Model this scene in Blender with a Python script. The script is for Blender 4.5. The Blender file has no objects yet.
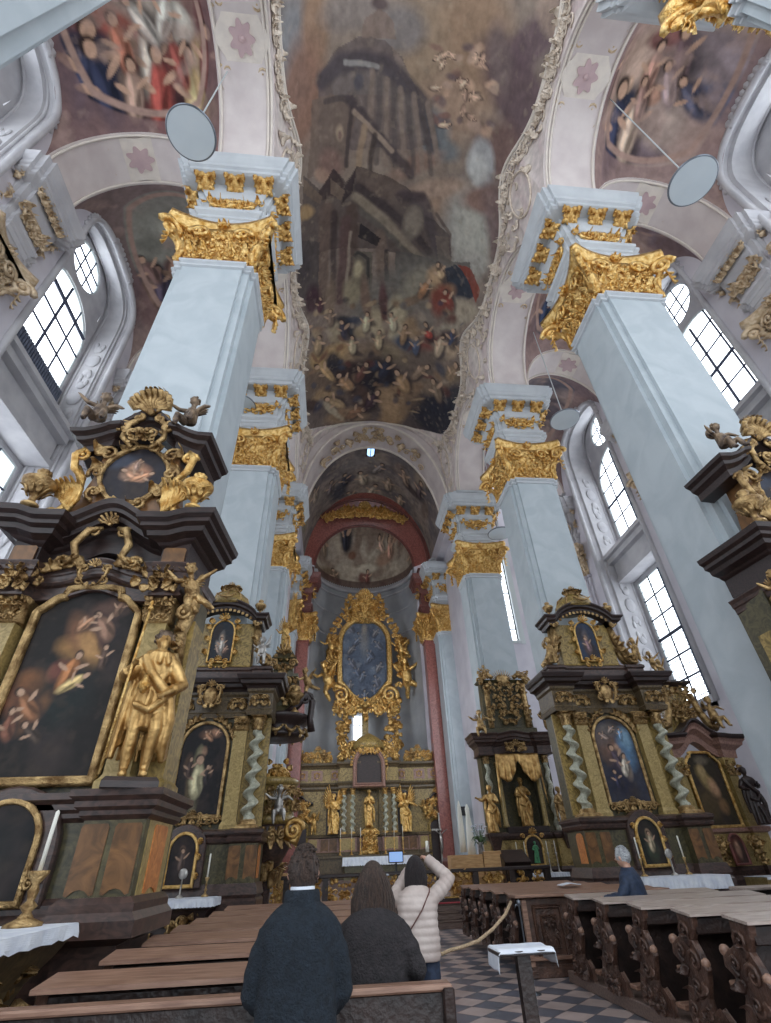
WORLD_S=1.55; EXPO=0.56
import bpy, math, random
import numpy as np
from mathutils import Vector, Matrix
PI=math.pi; sin=math.sin; cos=math.cos
SC=bpy.context.scene; COL=SC.collection
# ---- camera calibration (also used to measure real positions: ray through a photo point met with a plane of the building)
F_PX=483.6156; YAW=math.radians(6.47846); PIT=math.radians(35.98114); ROL=math.radians(-2.36803); CZ=1.62
def cam_axes():
    f=Vector((sin(YAW)*cos(PIT),cos(YAW)*cos(PIT),sin(PIT))); r=Vector((cos(YAW),-sin(YAW),0)); u=r.cross(f)
    return r*cos(ROL)+u*sin(ROL), u*cos(ROL)-r*sin(ROL), f
AX=cam_axes()
def at(x,y,ax,val):
    d=AX[0]*((x-385.5)/F_PX)-AX[1]*((y-511.5)/F_PX)+AX[2]
    o=(0,0,CZ); t=(val-o[ax])/d[ax]
    return Vector((o[0]+t*d[0],o[1]+t*d[1],o[2]+t*d[2]))
# ---- mesh accumulator
class G:
    def __init__(s): s.v=[]; s.f=[]; s.M=None
    def add(s,vs,fs,M=None):
        n=len(s.v); m=M if M is not None else s.M
        if m is not None: vs=[tuple(m@Vector(v)) for v in vs]
        s.v.extend([tuple(v) for v in vs]); s.f.extend([tuple(i+n for i in f) for f in fs]); return s
    def box(s,x0,x1,y0,y1,z0,z1,b=0,M=None):
        if b<=0:
            vs=[(x,y,z) for z in (z0,z1) for y in (y0,y1) for x in (x0,x1)]
            return s.add(vs,[(0,2,3,1),(4,5,7,6),(0,1,5,4),(2,6,7,3),(0,4,6,2),(1,3,7,5)],M)
        P=[(x0,y0),(x1,y0),(x1,y1),(x0,y1)]
        return s.ring(P,[(-b,z0),(0,z0+b),(0,z1-b),(-b,z1)],M)
    def loft(s,rings,closed=True,caps=True,M=None):
        n=len(rings[0]); vs=[p for r in rings for p in r]; fs=[]
        for i in range(len(rings)-1):
            for j in range(n if closed else n-1):
                a=i*n+j; b=i*n+(j+1)%n; fs.append((a,b,b+n,a+n))
        if caps and closed:
            fs.append(tuple(range(n-1,-1,-1))); fs.append(tuple(range((len(rings)-1)*n,len(rings)*n)))
        return s.add(vs,fs,M)
    def ring(s,poly,prof,M=None,zf=None):
        # poly CCW plan polygon, prof [(outward offset, z)] bottom to top
        nm=mitre(poly,True)
        return s.loft([[(p[0]+q[0]*o,p[1]+q[1]*o,z+(zf(p[0]) if zf else 0)) for p,q in zip(poly,nm)] for o,z in prof],True,True,M)
    def sweep(s,path,prof,zf=None,M=None,flare=None):
        # open plan path walked with the outside on its right; prof loop [(out, z)]
        nm=mitre(path,False)
        rings=[[(p[0]+q[0]*o,p[1]+q[1]*o,z+(zf(p[0]) if zf else 0)) for o,z in prof] for p,q in zip(path,nm)]
        return s.loft(rings,True,True,M)
    def extr(s,poly,d0,d1,ax='y',b=0,M=None):
        # polygon in (x,z) [ax=y], (y,z) [ax=x] or (x,y) [ax=z], extruded d0..d1
        def P(p,d): return (p[0],d,p[1]) if ax=='y' else ((d,p[0],p[1]) if ax=='x' else (p[0],p[1],d))
        nm=mitre(poly,True); 
        if b>0: st=[(d0,-b),(d0+b,0),(d1-b,0),(d1,-b)]
        else: st=[(d0,0),(d1,0)]
        return s.loft([[P((p[0]+q[0]*o,p[1]+q[1]*o),d) for p,q in zip(poly,nm)] for d,o in st],True,True,M)
    def lathe(s,prof,c=(0,0,0),n=12,M=None,fold=None):
        rings=[]
        for r,z in prof:
            rg=[]
            for k in range(n):
                a=2*PI*k/n; rr=r*(1+(fold(a,z) if fold else 0)); rg.append((c[0]+rr*cos(a),c[1]+rr*sin(a),c[2]+z))
            rings.append(rg)
        return s.loft(rings,True,True,M)
    def tube(s,pts,rad,n=6,M=None,flat=1):
        pts=[Vector(p) for p in pts]; m=len(pts)
        if not hasattr(rad,'__len__'): rad=[rad]*m
        rings=[]; prev=None
        for i,p in enumerate(pts):
            t=(pts[min(i+1,m-1)]-pts[max(i-1,0)])
            if t.length<1e-9: t=Vector((0,0,1))
            t.normalize()
            if prev is None:
                a=Vector((0,0,1)) if abs(t.z)<.9 else Vector((1,0,0)); u=t.cross(a).normalized()
            else:
                u=prev-t*prev.dot(t)
                if u.length<1e-6: u=t.orthogonal()
                u.normalize()
            prev=u; w=t.cross(u)
            rings.append([tuple(p+(u*cos(2*PI*k/n)+w*sin(2*PI*k/n)*flat)*rad[i]) for k in range(n)])
        return s.loft(rings,True,True,M)
    def ell(s,c,r,n=10,m=6,M=None,R=None):
        if not hasattr(r,'__len__'): r=(r,r,r)
        vs=[];fs=[]
        def T(p):
            p=Vector(p)
            if R is not None: p=R@p
            return (c[0]+p.x,c[1]+p.y,c[2]+p.z)
        vs.append(T((0,0,-r[2])))
        for i in range(1,m):
            a=-PI/2+PI*i/m
            for k in range(n):
                b=2*PI*k/n; vs.append(T((r[0]*cos(a)*cos(b),r[1]*cos(a)*sin(b),r[2]*sin(a))))
        vs.append(T((0,0,r[2]))); e=len(vs)-1
        for k in range(n):
            fs.append((0,1+(k+1)%n,1+k)); fs.append((e,e-n+k,e-n+(k+1)%n))
            for i in range(m-2):
                a=1+i*n+k;b=1+i*n+(k+1)%n; fs.append((a,b,b+n,a+n))
        return s.add(vs,fs,M)
    def grid(s,fn,nu,nv,M=None):
        vs=[fn(i/nu,j/nv) for i in range(nu+1) for j in range(nv+1)]
        fs=[(i*(nv+1)+j,(i+1)*(nv+1)+j,(i+1)*(nv+1)+j+1,i*(nv+1)+j+1) for i in range(nu) for j in range(nv)]
        return s.add(vs,fs,M)
    def slab(s,fn,nu,nv,th,M=None):
        # a surface with thickness th along its own back (fn returns point, th vector)
        A=[Vector(fn(i/nu,j/nv)) for i in range(nu+1) for j in range(nv+1)]
        n=len(A); t=Vector(th); vs=[tuple(a) for a in A]+[tuple(a+t) for a in A]; w=nv+1; fs=[]
        for i in range(nu):
            for j in range(nv):
                a=i*w+j; fs.append((a,a+1,a+w+1,a+w)); fs.append((n+a,n+a+w,n+a+w+1,n+a+1))
        for i in range(nu):
            a=i*w; fs.append((a,a+w,n+a+w,n+a)); a=i*w+nv; fs.append((a,n+a,n+a+w,a+w))
        for j in range(nv):
            fs.append((j,n+j,n+j+1,j+1)); a=nu*w+j; fs.append((a,a+1,n+a+1,n+a))
        return s.add(vs,fs,M)
    def build(s,name,mat,parent=None,smooth=False,loc=None,mods=None,label=None):
        me=bpy.data.meshes.new(name); me.from_pydata(s.v,[],s.f); me.update()
        if smooth: me.polygons.foreach_set('use_smooth',[True]*len(me.polygons))
        me.materials.append(mat)
        o=bpy.data.objects.new(name,me); COL.objects.link(o)
        if parent: o.parent=parent
        if loc: o.location=loc
        if mods:
            for k,kw in mods:
                md=o.modifiers.new(k.lower(),k)
                for a,b in kw.items(): setattr(md,a,b)
        if label: o['label']=label
        return o
def mitre(P,closed):
    n=len(P); out=[]
    for i in range(n):
        a=P[i-1] if (i>0 or closed) else None; b=P[i]; c=P[(i+1)%n] if (i<n-1 or closed) else None
        ns=[]
        for p,q in ((a,b),(b,c)):
            if p is None or q is None: continue
            dx,dy=q[0]-p[0],q[1]-p[1]; l=math.hypot(dx,dy)
            if l>1e-9: ns.append((dy/l,-dx/l))
        if len(ns)==1: out.append(ns[0]); continue
        mx,my=ns[0][0]+ns[1][0],ns[0][1]+ns[1][1]; d=mx*mx+my*my
        if d<.25: d=.25
        out.append((2*mx/d,2*my/d))
    return out
def recess(seed,mods): pass
# ---- tagging
def tag(o,label,cat,group=None,kind=None):
    o['label']=label; o['category']=cat
    if group: o['group']=group
    if kind: o['kind']=kind
    return o
def thing(name,label,cat,loc=(0,0,0),rz=0,group=None):
    o=bpy.data.objects.new(name,None); o.empty_display_size=.1; COL.objects.link(o); o.location=loc; o.rotation_euler=(0,0,rz)
    return tag(o,label,cat,group)
def struct(g,name,mat,parent=None,smooth=False):
    o=g.build(name,mat,parent,smooth)
    if parent is None: o['kind']='structure'
    return o
KIDS={}
def dup(root,loc,rz=None,label=None,group=None,scale=None):
    def cp(o,par):
        c=o.copy(); COL.objects.link(c); c.parent=par
        for ch in [x for x in ALL(o)]: cp(ch,c)
        return c
    r=cp(root,None); r.location=loc
    if rz is not None: r.rotation_euler=(0,0,rz)
    if scale: r.scale=scale
    if label: r['label']=label
    if group: r['group']=group
    return r
def ALL(o): return [x for x in bpy.data.objects if x.parent==o]
# ---- materials
def nt(name,rough=.6,metal=0,spec=.5):
    m=bpy.data.materials.new(name); m.use_nodes=True; t=m.node_tree; b=t.nodes['Principled BSDF']
    b.inputs['Roughness'].default_value=rough; b.inputs['Metallic'].default_value=metal; b.inputs['Specular IOR Level'].default_value=spec
    return m,t,b
def mat(name,c1,c2=None,scale=4,rough=.6,metal=0,bump=0,bscale=30,detail=5,spec=.5,dist=0,lo=.35,hi=.65,c3=None,stretch=None):
    m,t,b=nt(name,rough,metal,spec); N=t.nodes; L=t.links
    tc=N.new('ShaderNodeTexCoord'); src=tc.outputs['Object']
    if stretch:
        mp=N.new('ShaderNodeMapping'); mp.inputs['Scale'].default_value=stretch; L.new(src,mp.inputs[0]); src=mp.outputs[0]
    if c2 is None: b.inputs['Base Color'].default_value=(*c1,1)
    else:
        n=N.new('ShaderNodeTexNoise'); n.inputs['Scale'].default_value=scale; n.inputs['Detail'].default_value=detail; n.inputs['Distortion'].default_value=dist
        L.new(src,n.inputs['Vector']); r=N.new('ShaderNodeValToRGB'); L.new(n.outputs['Fac'],r.inputs[0])
        e=r.color_ramp.elements; e[0].position=lo; e[1].position=hi; e[0].color=(*c1,1); e[1].color=(*c2,1)
        if c3: x=e.new((lo+hi)/2); x.color=(*c3,1)
        L.new(r.outputs[0],b.inputs['Base Color'])
    if bump:
        n2=N.new('ShaderNodeTexNoise'); n2.inputs['Scale'].default_value=bscale; n2.inputs['Detail'].default_value=3; L.new(src,n2.inputs['Vector'])
        bp=N.new('ShaderNodeBump'); bp.inputs['Strength'].default_value=bump; bp.inputs['Distance'].default_value=.05; L.new(n2.outputs['Fac'],bp.inputs['Height']); L.new(bp.outputs[0],b.inputs['Normal'])
    return m
def mat_attr(name,rough=.55,nscale=12,spec=.3):
    m,t,b=nt(name,rough,0,spec); N=t.nodes; L=t.links
    a=N.new('ShaderNodeVertexColor'); a.layer_name='Paint'
    tc=N.new('ShaderNodeTexCoord'); n=N.new('ShaderNodeTexNoise'); n.inputs['Scale'].default_value=nscale; n.inputs['Detail'].default_value=6; L.new(tc.outputs['Object'],n.inputs['Vector'])
    r=N.new('ShaderNodeMapRange'); r.inputs['From Min'].default_value=.3; r.inputs['From Max'].default_value=.7; r.inputs['To Min'].default_value=.82; r.inputs['To Max'].default_value=1.18; L.new(n.outputs['Fac'],r.inputs['Value'])
    x=N.new('ShaderNodeVectorMath'); x.operation='SCALE'; L.new(a.outputs['Color'],x.inputs[0]); L.new(r.outputs[0],x.inputs['Scale']); L.new(x.outputs[0],b.inputs['Base Color'])
    return m
M={}
def lin(r,g,b): return tuple(((c/255)/12.92 if c/255<=.04045 else ((c/255+.055)/1.055)**2.4) for c in (r,g,b))
M['stucco_blue']=mat('stucco_blue',lin(168,177,182),lin(180,188,192),1.3,.5,bump=.06,bscale=8,dist=1.0)
M['stucco_core']=mat('stucco_core',lin(164,171,176),lin(176,182,187),3,.6)
M['cornice']=mat('cornice_paint',lin(178,182,186),lin(190,194,197),2,.5)
M['band']=mat('band_plaster',lin(200,188,186),lin(214,204,200),1.2,.7,bump=.1,bscale=12)
M['band_light']=mat('stucco_relief',lin(214,204,194),lin(226,216,204),3,.6,bump=.15,bscale=20)
M['band_pink']=mat('stucco_pink',lin(184,158,160),lin(196,170,170),3,.6)
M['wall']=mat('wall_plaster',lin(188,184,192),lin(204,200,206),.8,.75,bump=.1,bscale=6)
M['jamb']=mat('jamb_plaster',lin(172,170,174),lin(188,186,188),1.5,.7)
M['relief_gilt']=mat('relief_gilt',lin(184,158,124),lin(216,196,168),8,.5,.3,bump=.3,bscale=30)
M['rocaille']=mat('rocaille_stucco',lin(200,184,166),lin(226,212,196),8,.6,bump=.2,bscale=30)
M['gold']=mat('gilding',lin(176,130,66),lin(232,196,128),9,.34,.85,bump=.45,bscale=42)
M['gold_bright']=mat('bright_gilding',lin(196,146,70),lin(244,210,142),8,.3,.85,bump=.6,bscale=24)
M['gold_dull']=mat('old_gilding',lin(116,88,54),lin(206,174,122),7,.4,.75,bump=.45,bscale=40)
M['gold_statue']=mat('statue_gilding',lin(150,112,62),lin(216,178,116),5,.36,.72,bump=.2,bscale=30)
M['bronze']=mat('dark_bronze',lin(66,54,50),lin(150,128,104),6,.42,.5,bump=.3,bscale=35)
M['flesh']=mat('painted_flesh',lin(168,132,112),lin(190,154,132),8,.5)
M['wood_dark']=mat('dark_wood',lin(36,27,26),lin(58,43,40),5,.38,bump=.1,bscale=20,stretch=(1,6,6))
M['marble_plum']=mat('plum_marble',lin(50,40,38),lin(84,64,57),5,.3,dist=2,stretch=(1,1,2))
M['marble_olive']=mat('olive_marble',lin(104,86,46),lin(168,142,84),5,.35,dist=3)
M['marble_green']=mat('green_marble',lin(58,54,38),lin(92,84,56),5,.35,dist=3)
M['marble_yellow']=mat('yellow_marble',lin(136,116,68),lin(176,152,98),7,.35,dist=3)
M['marble_orange']=mat('orange_marble',lin(176,104,52),lin(214,142,80),6,.35,dist=3)
M['marble_brown']=mat('brown_marble',lin(88,62,38),lin(128,90,54),3,.35,dist=2)
M['marble_pink']=mat('pinkish_marble',lin(124,92,82),lin(158,124,110),6,.35,dist=3)
M['marble_red']=mat('red_marble',lin(124,70,64),lin(158,98,88),3,.3,dist=3)
M['marble_redd']=mat('dark_red_marble',lin(100,58,54),lin(130,80,72),3,.35,dist=3)
M['marble_twist']=mat('sage_marble',lin(142,142,124),lin(186,186,168),6,.28,dist=3)
M['pew']=mat('pew_oak',lin(122,90,74),lin(160,126,106),4,.42,bump=.06,bscale=25,stretch=(1,9,9),spec=.6)
M['pew_sheen']=mat('sheen_oak',lin(150,132,122),lin(186,172,162),4,.4,stretch=(1,9,9),spec=.6)  # oak paled to grey: reflected light on the tops put into the colour
M['pew_dark']=mat('pew_dark_oak',lin(28,20,18),lin(52,37,32),6,.4,bump=.2,bscale=25)
M['pew_carved']=mat('pew_carved_oak',lin(58,40,33),lin(96,70,58),7,.38,bump=.35,bscale=30)
M['oak_light']=mat('light_oak',lin(176,132,84),lin(206,164,112),4,.5,stretch=(1,6,6))
M['linen']=mat('white_linen',lin(206,212,224),lin(226,230,236),6,.8,bump=.2,bscale=14)
M['silver']=mat('silver',lin(140,136,132),lin(196,192,186),6,.35,.8)
M['candle']=mat('wax',lin(228,226,214),None,rough=.5)
M['black']=mat('black_plastic',lin(24,25,28),None,rough=.5)
M['steel']=mat('steel',lin(120,126,134),None,rough=.35,metal=.8)
M['rope']=mat('rope',lin(176,150,118),lin(204,180,148),40,.8,bump=.5,bscale=60)
M['carpet']=mat('red_carpet',lin(150,52,62),lin(176,70,78),20,.9,bump=.3,bscale=80)
M['step']=mat('step_wood',lin(92,74,66),lin(122,102,92),5,.5,stretch=(1,8,8))
M['green']=mat('green_paint',lin(60,120,84),lin(84,150,104),8,.5)
M['lead']=mat('window_lead',lin(52,56,74),None,rough=.6)
M['frame_light']=mat('window_frame',lin(190,196,196),None,rough=.6)
M['fresco']=mat_attr('fresco',.75,3.0,.15)
M['canvas']=mat_attr('oil_painting',.5,9,.25)
def mat_emit(name,c,s):
    m,t,b=nt(name); b.inputs['Base Color'].default_value=(*c,1); b.inputs['Emission Color'].default_value=(*c,1); b.inputs['Emission Strength'].default_value=s; return m
# ---- numpy painting on a chart (u,v)
_rs=np.random.RandomState(7); _lat=_rs.rand(256,256)
def vnoise(u,v):
    i=np.floor(u).astype(int); j=np.floor(v).astype(int); fu=u-i; fv=v-j
    fu=fu*fu*(3-2*fu); fv=fv*fv*(3-2*fv)
    a=_lat[i%256,j%256]; b=_lat[(i+1)%256,j%256]; c=_lat[i%256,(j+1)%256]; d=_lat[(i+1)%256,(j+1)%256]
    return (a*(1-fu)+b*fu)*(1-fv)+(c*(1-fu)+d*fu)*fv
def fbm(u,v,o=5):
    s=0;a=.5
    for k in range(o): s=s+a*vnoise(u*2**k+k*17.3,v*2**k+k*9.1); a*=.5
    return s/(1-.5**o)
class Paint:
    def __init__(s,u,v,base,warp=.0,wf=1):
        s.u0=u; s.v0=v
        s.u=u+warp*(fbm(u*wf+31,v*wf)-.5)*2; s.v=v+warp*(fbm(u*wf,v*wf+57)-.5)*2
        s.c=np.tile(np.array(lin(*base)),(len(u),1))
    def mix(s,w,col):
        w=np.clip(w,0,1)[:,None]; s.c=s.c*(1-w)+np.array(lin(*col))*w; return s
    def cloud(s,f,c,lo=.45,hi=.7,amt=1,seed=0,fv=None):
        n=fbm(s.u*f+seed*13.7,s.v*(fv or f)+seed*5.1); return s.mix(amt*np.clip((n-lo)/(hi-lo),0,1),c)
    def el(s,cx,cy,rx,ry,col,ang=0,soft=.3,amt=1):
        a=math.radians(ang); dx=s.u-cx; dy=s.v-cy; x=(dx*cos(a)+dy*sin(a))/rx; y=(-dx*sin(a)+dy*cos(a))/ry
        return s.mix(amt*(1-np.clip((np.sqrt(x*x+y*y)-(1-soft))/(2*soft),0,1)),col)
    def ln(s,pts,w,col,amt=1,w1=None):
        d=np.full(len(s.u),1e9)
        for k in range(len(pts)-1):
            ax,ay=pts[k]; bx,by=pts[k+1]; L=(bx-ax)**2+(by-ay)**2+1e-12
            t=np.clip(((s.u-ax)*(bx-ax)+(s.v-ay)*(by-ay))/L,0,1); d=np.minimum(d,np.hypot(s.u-ax-t*(bx-ax),s.v-ay-t*(by-ay)))
        return s.mix(amt*(1-np.clip((d-w*.5)/(w*.5),0,1)),col)
    def pg(s,pts,col,amt=1):
        ins=np.zeros(len(s.u),bool); n=len(pts)
        for k in range(n):
            x0,y0=pts[k]; x1,y1=pts[(k+1)%n]
            c=((y0>s.v)!=(y1>s.v)); 
            with np.errstate(divide='ignore',invalid='ignore'): xx=(x1-x0)*(s.v-y0)/(y1-y0+1e-15)+x0
            ins^=c&(s.u<xx)
        return s.mix(amt*ins.astype(float),col)
def pfig(P,x,y,s,robe,an=0,sk=(176,144,120),up=1):
    # one painted figure, head towards +v (up=1) or -v (up=-1)
    c_,s_=cos(math.radians(an)),sin(math.radians(an)); R=lambda a,b:(x+(a*c_-b*s_)*s,y+(a*s_+b*c_)*s*up); a_=an*up
    q=R(.12,-.25); P.el(q[0],q[1],s*.5,s*.95,(34,30,34),a_,.3,.6)
    q=R(0,-.2); P.el(q[0],q[1],s*.36,s*.8,robe,a_,.2,.95); q=R(-.12,-.1); P.el(q[0],q[1],s*.13,s*.6,tuple(min(255,k*1.3+8) for k in robe),a_,.3,.85); q=R(.16,-.4); P.el(q[0],q[1],s*.1,s*.5,tuple(k*.6 for k in robe),a_+10,.3,.8)
    q=R(.42,.3); P.el(q[0],q[1],s*.34,s*.1,sk,a_+35*up,.2,.9); q=R(-.42,.05); P.el(q[0],q[1],s*.32,s*.1,sk,a_-30*up,.2,.9)
    q=R(-.03,.86); P.el(q[0],q[1],s*.24,s*.27,(50,38,34),a_,.2,.95); q=R(0,.78); P.el(q[0],q[1],s*.17,s*.21,sk,a_,.15,.95)
def put_paint(o,cols):
    me=o.data; a=me.color_attributes.new('Paint','FLOAT_COLOR','POINT')
    buf=np.ones((len(me.vertices),4),dtype=np.float32); buf[:,:3]=np.clip(cols,0,1); a.data.foreach_set('color',buf.ravel())
def xyz(o):
    n=len(o.data.vertices); a=np.empty(n*3,dtype=np.float32); o.data.vertices.foreach_get('co',a); return a.reshape(n,3).astype(float)
# ================= THE BUILDING =================
XL,XR=-2.7,7.22; XC=(XL+XR)/2; HA=(XR-XL)/2
YC=[.32,7.85,16.05,24.3,32.7]                 # pier lines
HP=.86                                         # half pier depth
ZI,ZV=20.6,28.5                                # arch impost, crown of the nave vault
XLO,XRO=-4.62,9.22; XLW,XRW=-10.1,14.4; GL,GR=-11.35,16.0
def bayof(Y):
    k=0
    while k<len(YC)-2 and Y>YC[k+1]: k+=1
    return k
def zs(Y,rise=3.3):
    k=bayof(Y); m=(YC[k]+YC[k+1])/2; g=(YC[k+1]-YC[k])/2-HP; u=abs(Y-m)/g
    return ZI+(rise*math.sqrt(1-u*u) if u<1 else 0)
def zv(X,Y):
    s=(X-XC)/HA
    if abs(s)>=1: return zs(Y)
    return vz(Y,math.sqrt(1-s*s))
def vz(Y,sn):
    w=min(1,sn/.5); w=w*w*(3-2*w); z0=zs(Y)*(1-w)+23.0*w; return z0+(ZV-z0)*sn
def zchan(X,Y):
    s=(X-XC)/5.15; return 20.6+(28.3-20.6)*math.sqrt(max(0,1-s*s))
def zais(X,Y,xa,xb):
    k=bayof(Y); m=(YC[k]+YC[k+1])/2; g=(YC[k+1]-YC[k])/2-HP
    x=min(1,abs((X-(xa+xb)/2)/((xb-xa)/2))); y=min(1,abs((Y-m)/g)); return ZI+3.4*math.sqrt(max(0,(1-x*x)+(1-y*y)))
def hitz(px,py,fn,lo=8):
    d=AX[0]*((px-385.5)/F_PX)-AX[1]*((py-511.5)/F_PX)+AX[2]; d=d/d.z; h=lo
    while h<45 and h+CZ<fn(d.x*h,d.y*h): h+=.05
    return d.x*h,d.y*h
# floor
def floor_mat():
    m,t,b=nt('stone_tiles',.32); N=t.nodes; L=t.links
    tc=N.new('ShaderNodeTexCoord'); mp=N.new('ShaderNodeMapping'); mp.inputs['Rotation'].default_value=(0,0,math.radians(45)); mp.inputs['Scale'].default_value=(2.55,2.55,2.55); L.new(tc.outputs['Object'],mp.inputs[0])
    ck=N.new('ShaderNodeTexChecker'); ck.inputs['Scale'].default_value=1; ck.inputs['Color1'].default_value=(*lin(92,94,104),1); ck.inputs['Color2'].default_value=(*lin(176,158,152),1); L.new(mp.outputs[0],ck.inputs[0])
    vo=N.new('ShaderNodeTexNoise'); vo.inputs['Scale'].default_value=1.3; vo.inputs['Detail'].default_value=5; L.new(tc.outputs['Object'],vo.inputs['Vector'])
    mr=N.new('ShaderNodeMapRange'); mr.inputs['From Min'].default_value=.3; mr.inputs['From Max'].default_value=.7; mr.inputs['To Min'].default_value=.72; mr.inputs['To Max'].default_value=1.2; L.new(vo.outputs['Fac'],mr.inputs['Value'])
    sc=N.new('ShaderNodeVectorMath'); sc.operation='SCALE'; L.new(ck.outputs['Color'],sc.inputs[0]); L.new(mr.outputs[0],sc.inputs['Scale'])
    br=N.new('ShaderNodeTexBrick'); br.offset=0; br.inputs['Scale'].default_value=1; br.inputs['Brick Width'].default_value=1; br.inputs['Row Height'].default_value=1; br.inputs['Mortar Size'].default_value=.018; br.inputs['Color1'].default_value=br.inputs['Color2'].default_value=(1,1,1,1); br.inputs['Mortar'].default_value=(.35,.33,.32,1); L.new(mp.outputs[0],br.inputs[0])
    mx=N.new('ShaderNodeVectorMath'); mx.operation='MULTIPLY'; L.new(sc.outputs[0],mx.inputs[0]); L.new(br.outputs['Color'],mx.inputs[1]); L.new(mx.outputs[0],b.inputs['Base Color'])
    return m
M['floor']=floor_mat()
g=G(); g.box(-12,16.5,-4,28.2,-.3,0); struct(g,'floor',M['floor'])
g=G(); g.box(-3.6,8,19.0,41,-.3,.55); struct(g,'trim_1',M['step'])      # raised chancel floor
# chancel steps
t=thing('chancel_steps','three dark wooden steps with a red carpet leading up to the chancel','steps',(2.2,18.3,0))
g=G()
for k in range(3): g.box(-5.4,5.4,.26*k-.05,.75,.183*k,.183*(k+1)-.03,.012); g.box(-5.43,5.43,.26*k-.08,.75,.183*(k+1)-.03,.183*(k+1),.01)
g.build('tread',M['step'],t)
G().box(-2.6,2.8,.42,.76,.55,.575,.01).build('carpet',M['carpet'],t)
# ---- nave vault with its big fresco
def edge_off(Y):
    o=.15
    for c in YC[:4]: o+=.45*math.exp(-((Y-c)/1.7)**2)
    return o
def vault_mesh():
    nu,nv=250,640; Y0,Y1=-.1,25.35; g=G()
    def fn(a,b):
        ph=PI*a; X=XC-HA*cos(ph); Y=Y0+(Y1-Y0)*b; return (X,Y,vz(Y,sin(ph)))
    g.grid(fn,nu,nv); return g
def chart(px,py):
    X,Y=hitz(px,py,zv); s=max(-1,min(1,(X-XC)/HA)); return (Y,math.acos(-s)*HA)   # u=Y, v=arc
g=vault_mesh(); o=struct(g,'ceiling',M['fresco'],None,True); o['label']='painted nave vault with a long dark fresco framed in pinkish stucco'
co=xyz(o); Yv=co[:,1]; sv=np.clip((co[:,0]-XC)/HA,-1,1); Vv=np.arccos(-sv)*HA
def pts(l): return [chart(*p) for p in l]
def paint_nave():
    P=Paint(Yv,Vv,(140,127,118),.09,1.2)
    P.cloud(.35,(150,134,120),.4,.6,.8,1).cloud(.6,(116,100,96),.5,.7,.4,2).cloud(1.2,(158,144,130),.5,.75,.5,3)
    def E(px,py,rx,ry,c,ang=0,soft=.3,amt=.9):
        c=tuple(min(235,q*1.1+4) for q in c)
        a=chart(px,py); b=chart(px+1,py); d=chart(px,py+1)
        # local axes of the chart per photo pixel
        J=np.array([[b[0]-a[0],d[0]-a[0]],[b[1]-a[1],d[1]-a[1]]])
        try: Ji=np.linalg.inv(J)
        except Exception: return
        du=P.u-a[0]; dv=P.v-a[1]; x=Ji[0,0]*du+Ji[0,1]*dv; y=Ji[1,0]*du+Ji[1,1]*dv; r=math.radians(ang)
        X=(x*cos(r)+y*sin(r))/rx; Y=(-x*sin(r)+y*cos(r))/ry
        P.mix(amt*(1-np.clip((np.sqrt(X*X+Y*Y)-(1-soft))/(2*soft),0,1)),c)
    def L(l,w,c,amt=.85):
        c=tuple(q*1.06 for q in c); P.ln(pts(l),w,c,amt)
    def Q(l,c,amt=.85): P.pg(pts(l),c,amt)
    # sky and clouds
    E(292,60,18,60,(122,122,124)); E(315,30,14,45,(138,112,92)); E(300,100,20,60,(128,98,84),10); E(360,10,40,20,(128,118,112)); E(440,60,60,60,(142,122,102)); E(450,110,45,35,(150,126,108)); E(400,30,25,25,(118,112,110))
    E(480,40,30,60,(138,114,94)); E(535,40,26,60,(92,76,80),10); E(525,110,24,60,(88,72,76),-15,.2); E(500,150,22,25,(104,82,78)); E(550,15,12,20,(140,122,110)); E(500,60,10,35,(104,90,88))
    E(430,130,18,22,(104,112,116)); E(442,150,16,12,(112,116,118)); E(482,165,13,24,(156,156,156),0,.2); E(478,170,9,14,(176,176,172)); E(455,205,28,20,(146,122,104)); E(468,225,24,36,(150,148,142)); E(472,240,17,34,(164,162,152)); E(485,200,22,12,(124,96,86)); E(500,232,10,36,(112,94,92))
    E(430,190,40,9,(156,134,118),5); E(415,165,28,10,(132,108,96)); E(470,262,20,9,(158,154,146))
    # putti in the clouds
    rd=random.Random(3)
    for i in range(34):
        x=432+rd.random()*62; y=45+rd.random()*88
        if x>500-(y-50)*.1: continue
        E(x,y,3+rd.random()*4,2+rd.random()*4,[(176,146,124),(120,92,84),(160,136,120),(96,82,84)][i%4],rd.random()*90,.4,.8)
    # painted dome
    Q([(318,92),(322,70),(338,48),(360,37),(385,40),(402,58),(418,92),(432,142),(410,150),(345,150),(318,160)],(112,100,98))
    Q([(362,38),(366,18),(380,8),(394,20),(396,40)],(138,120,110)); E(380,3,9,7,(82,70,70))
    Q([(392,46),(408,70),(420,100),(410,88),(396,66)],(142,126,116)); Q([(331,75),(350,62),(385,64),(404,80),(428,130),(424,140),(400,130),(390,96),(350,95),(333,98)],(122,112,108))
    L([(322,80),(340,64),(360,61),(386,64),(404,82),(424,104),(432,145)],.42,(78,72,76)); L([(345,63),(378,66)],.12,(150,146,142))
    E(358,82,5,8,(82,80,86)); 
    for i in range(9): L([(372+i*7,72+i*4),(368+i*9,160+i*2)],.16,[(140,124,112),(92,84,82)][i%2],.7)
    Q([(312,100),(330,94),(352,100),(356,112),(345,170),(308,180)],(124,108,98)); L([(325,102),(342,98),(354,104)],.15,(82,74,72)); L([(352,105),(346,165)],.14,(74,66,66)); E(340,132,4,8,(156,138,118)); E(340,134,2,5,(110,90,84))
    L([(350,100),(372,128),(398,160),(410,175)],.3,(76,68,70)); L([(354,112),(378,136),(392,150)],.14,(160,142,126))
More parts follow.
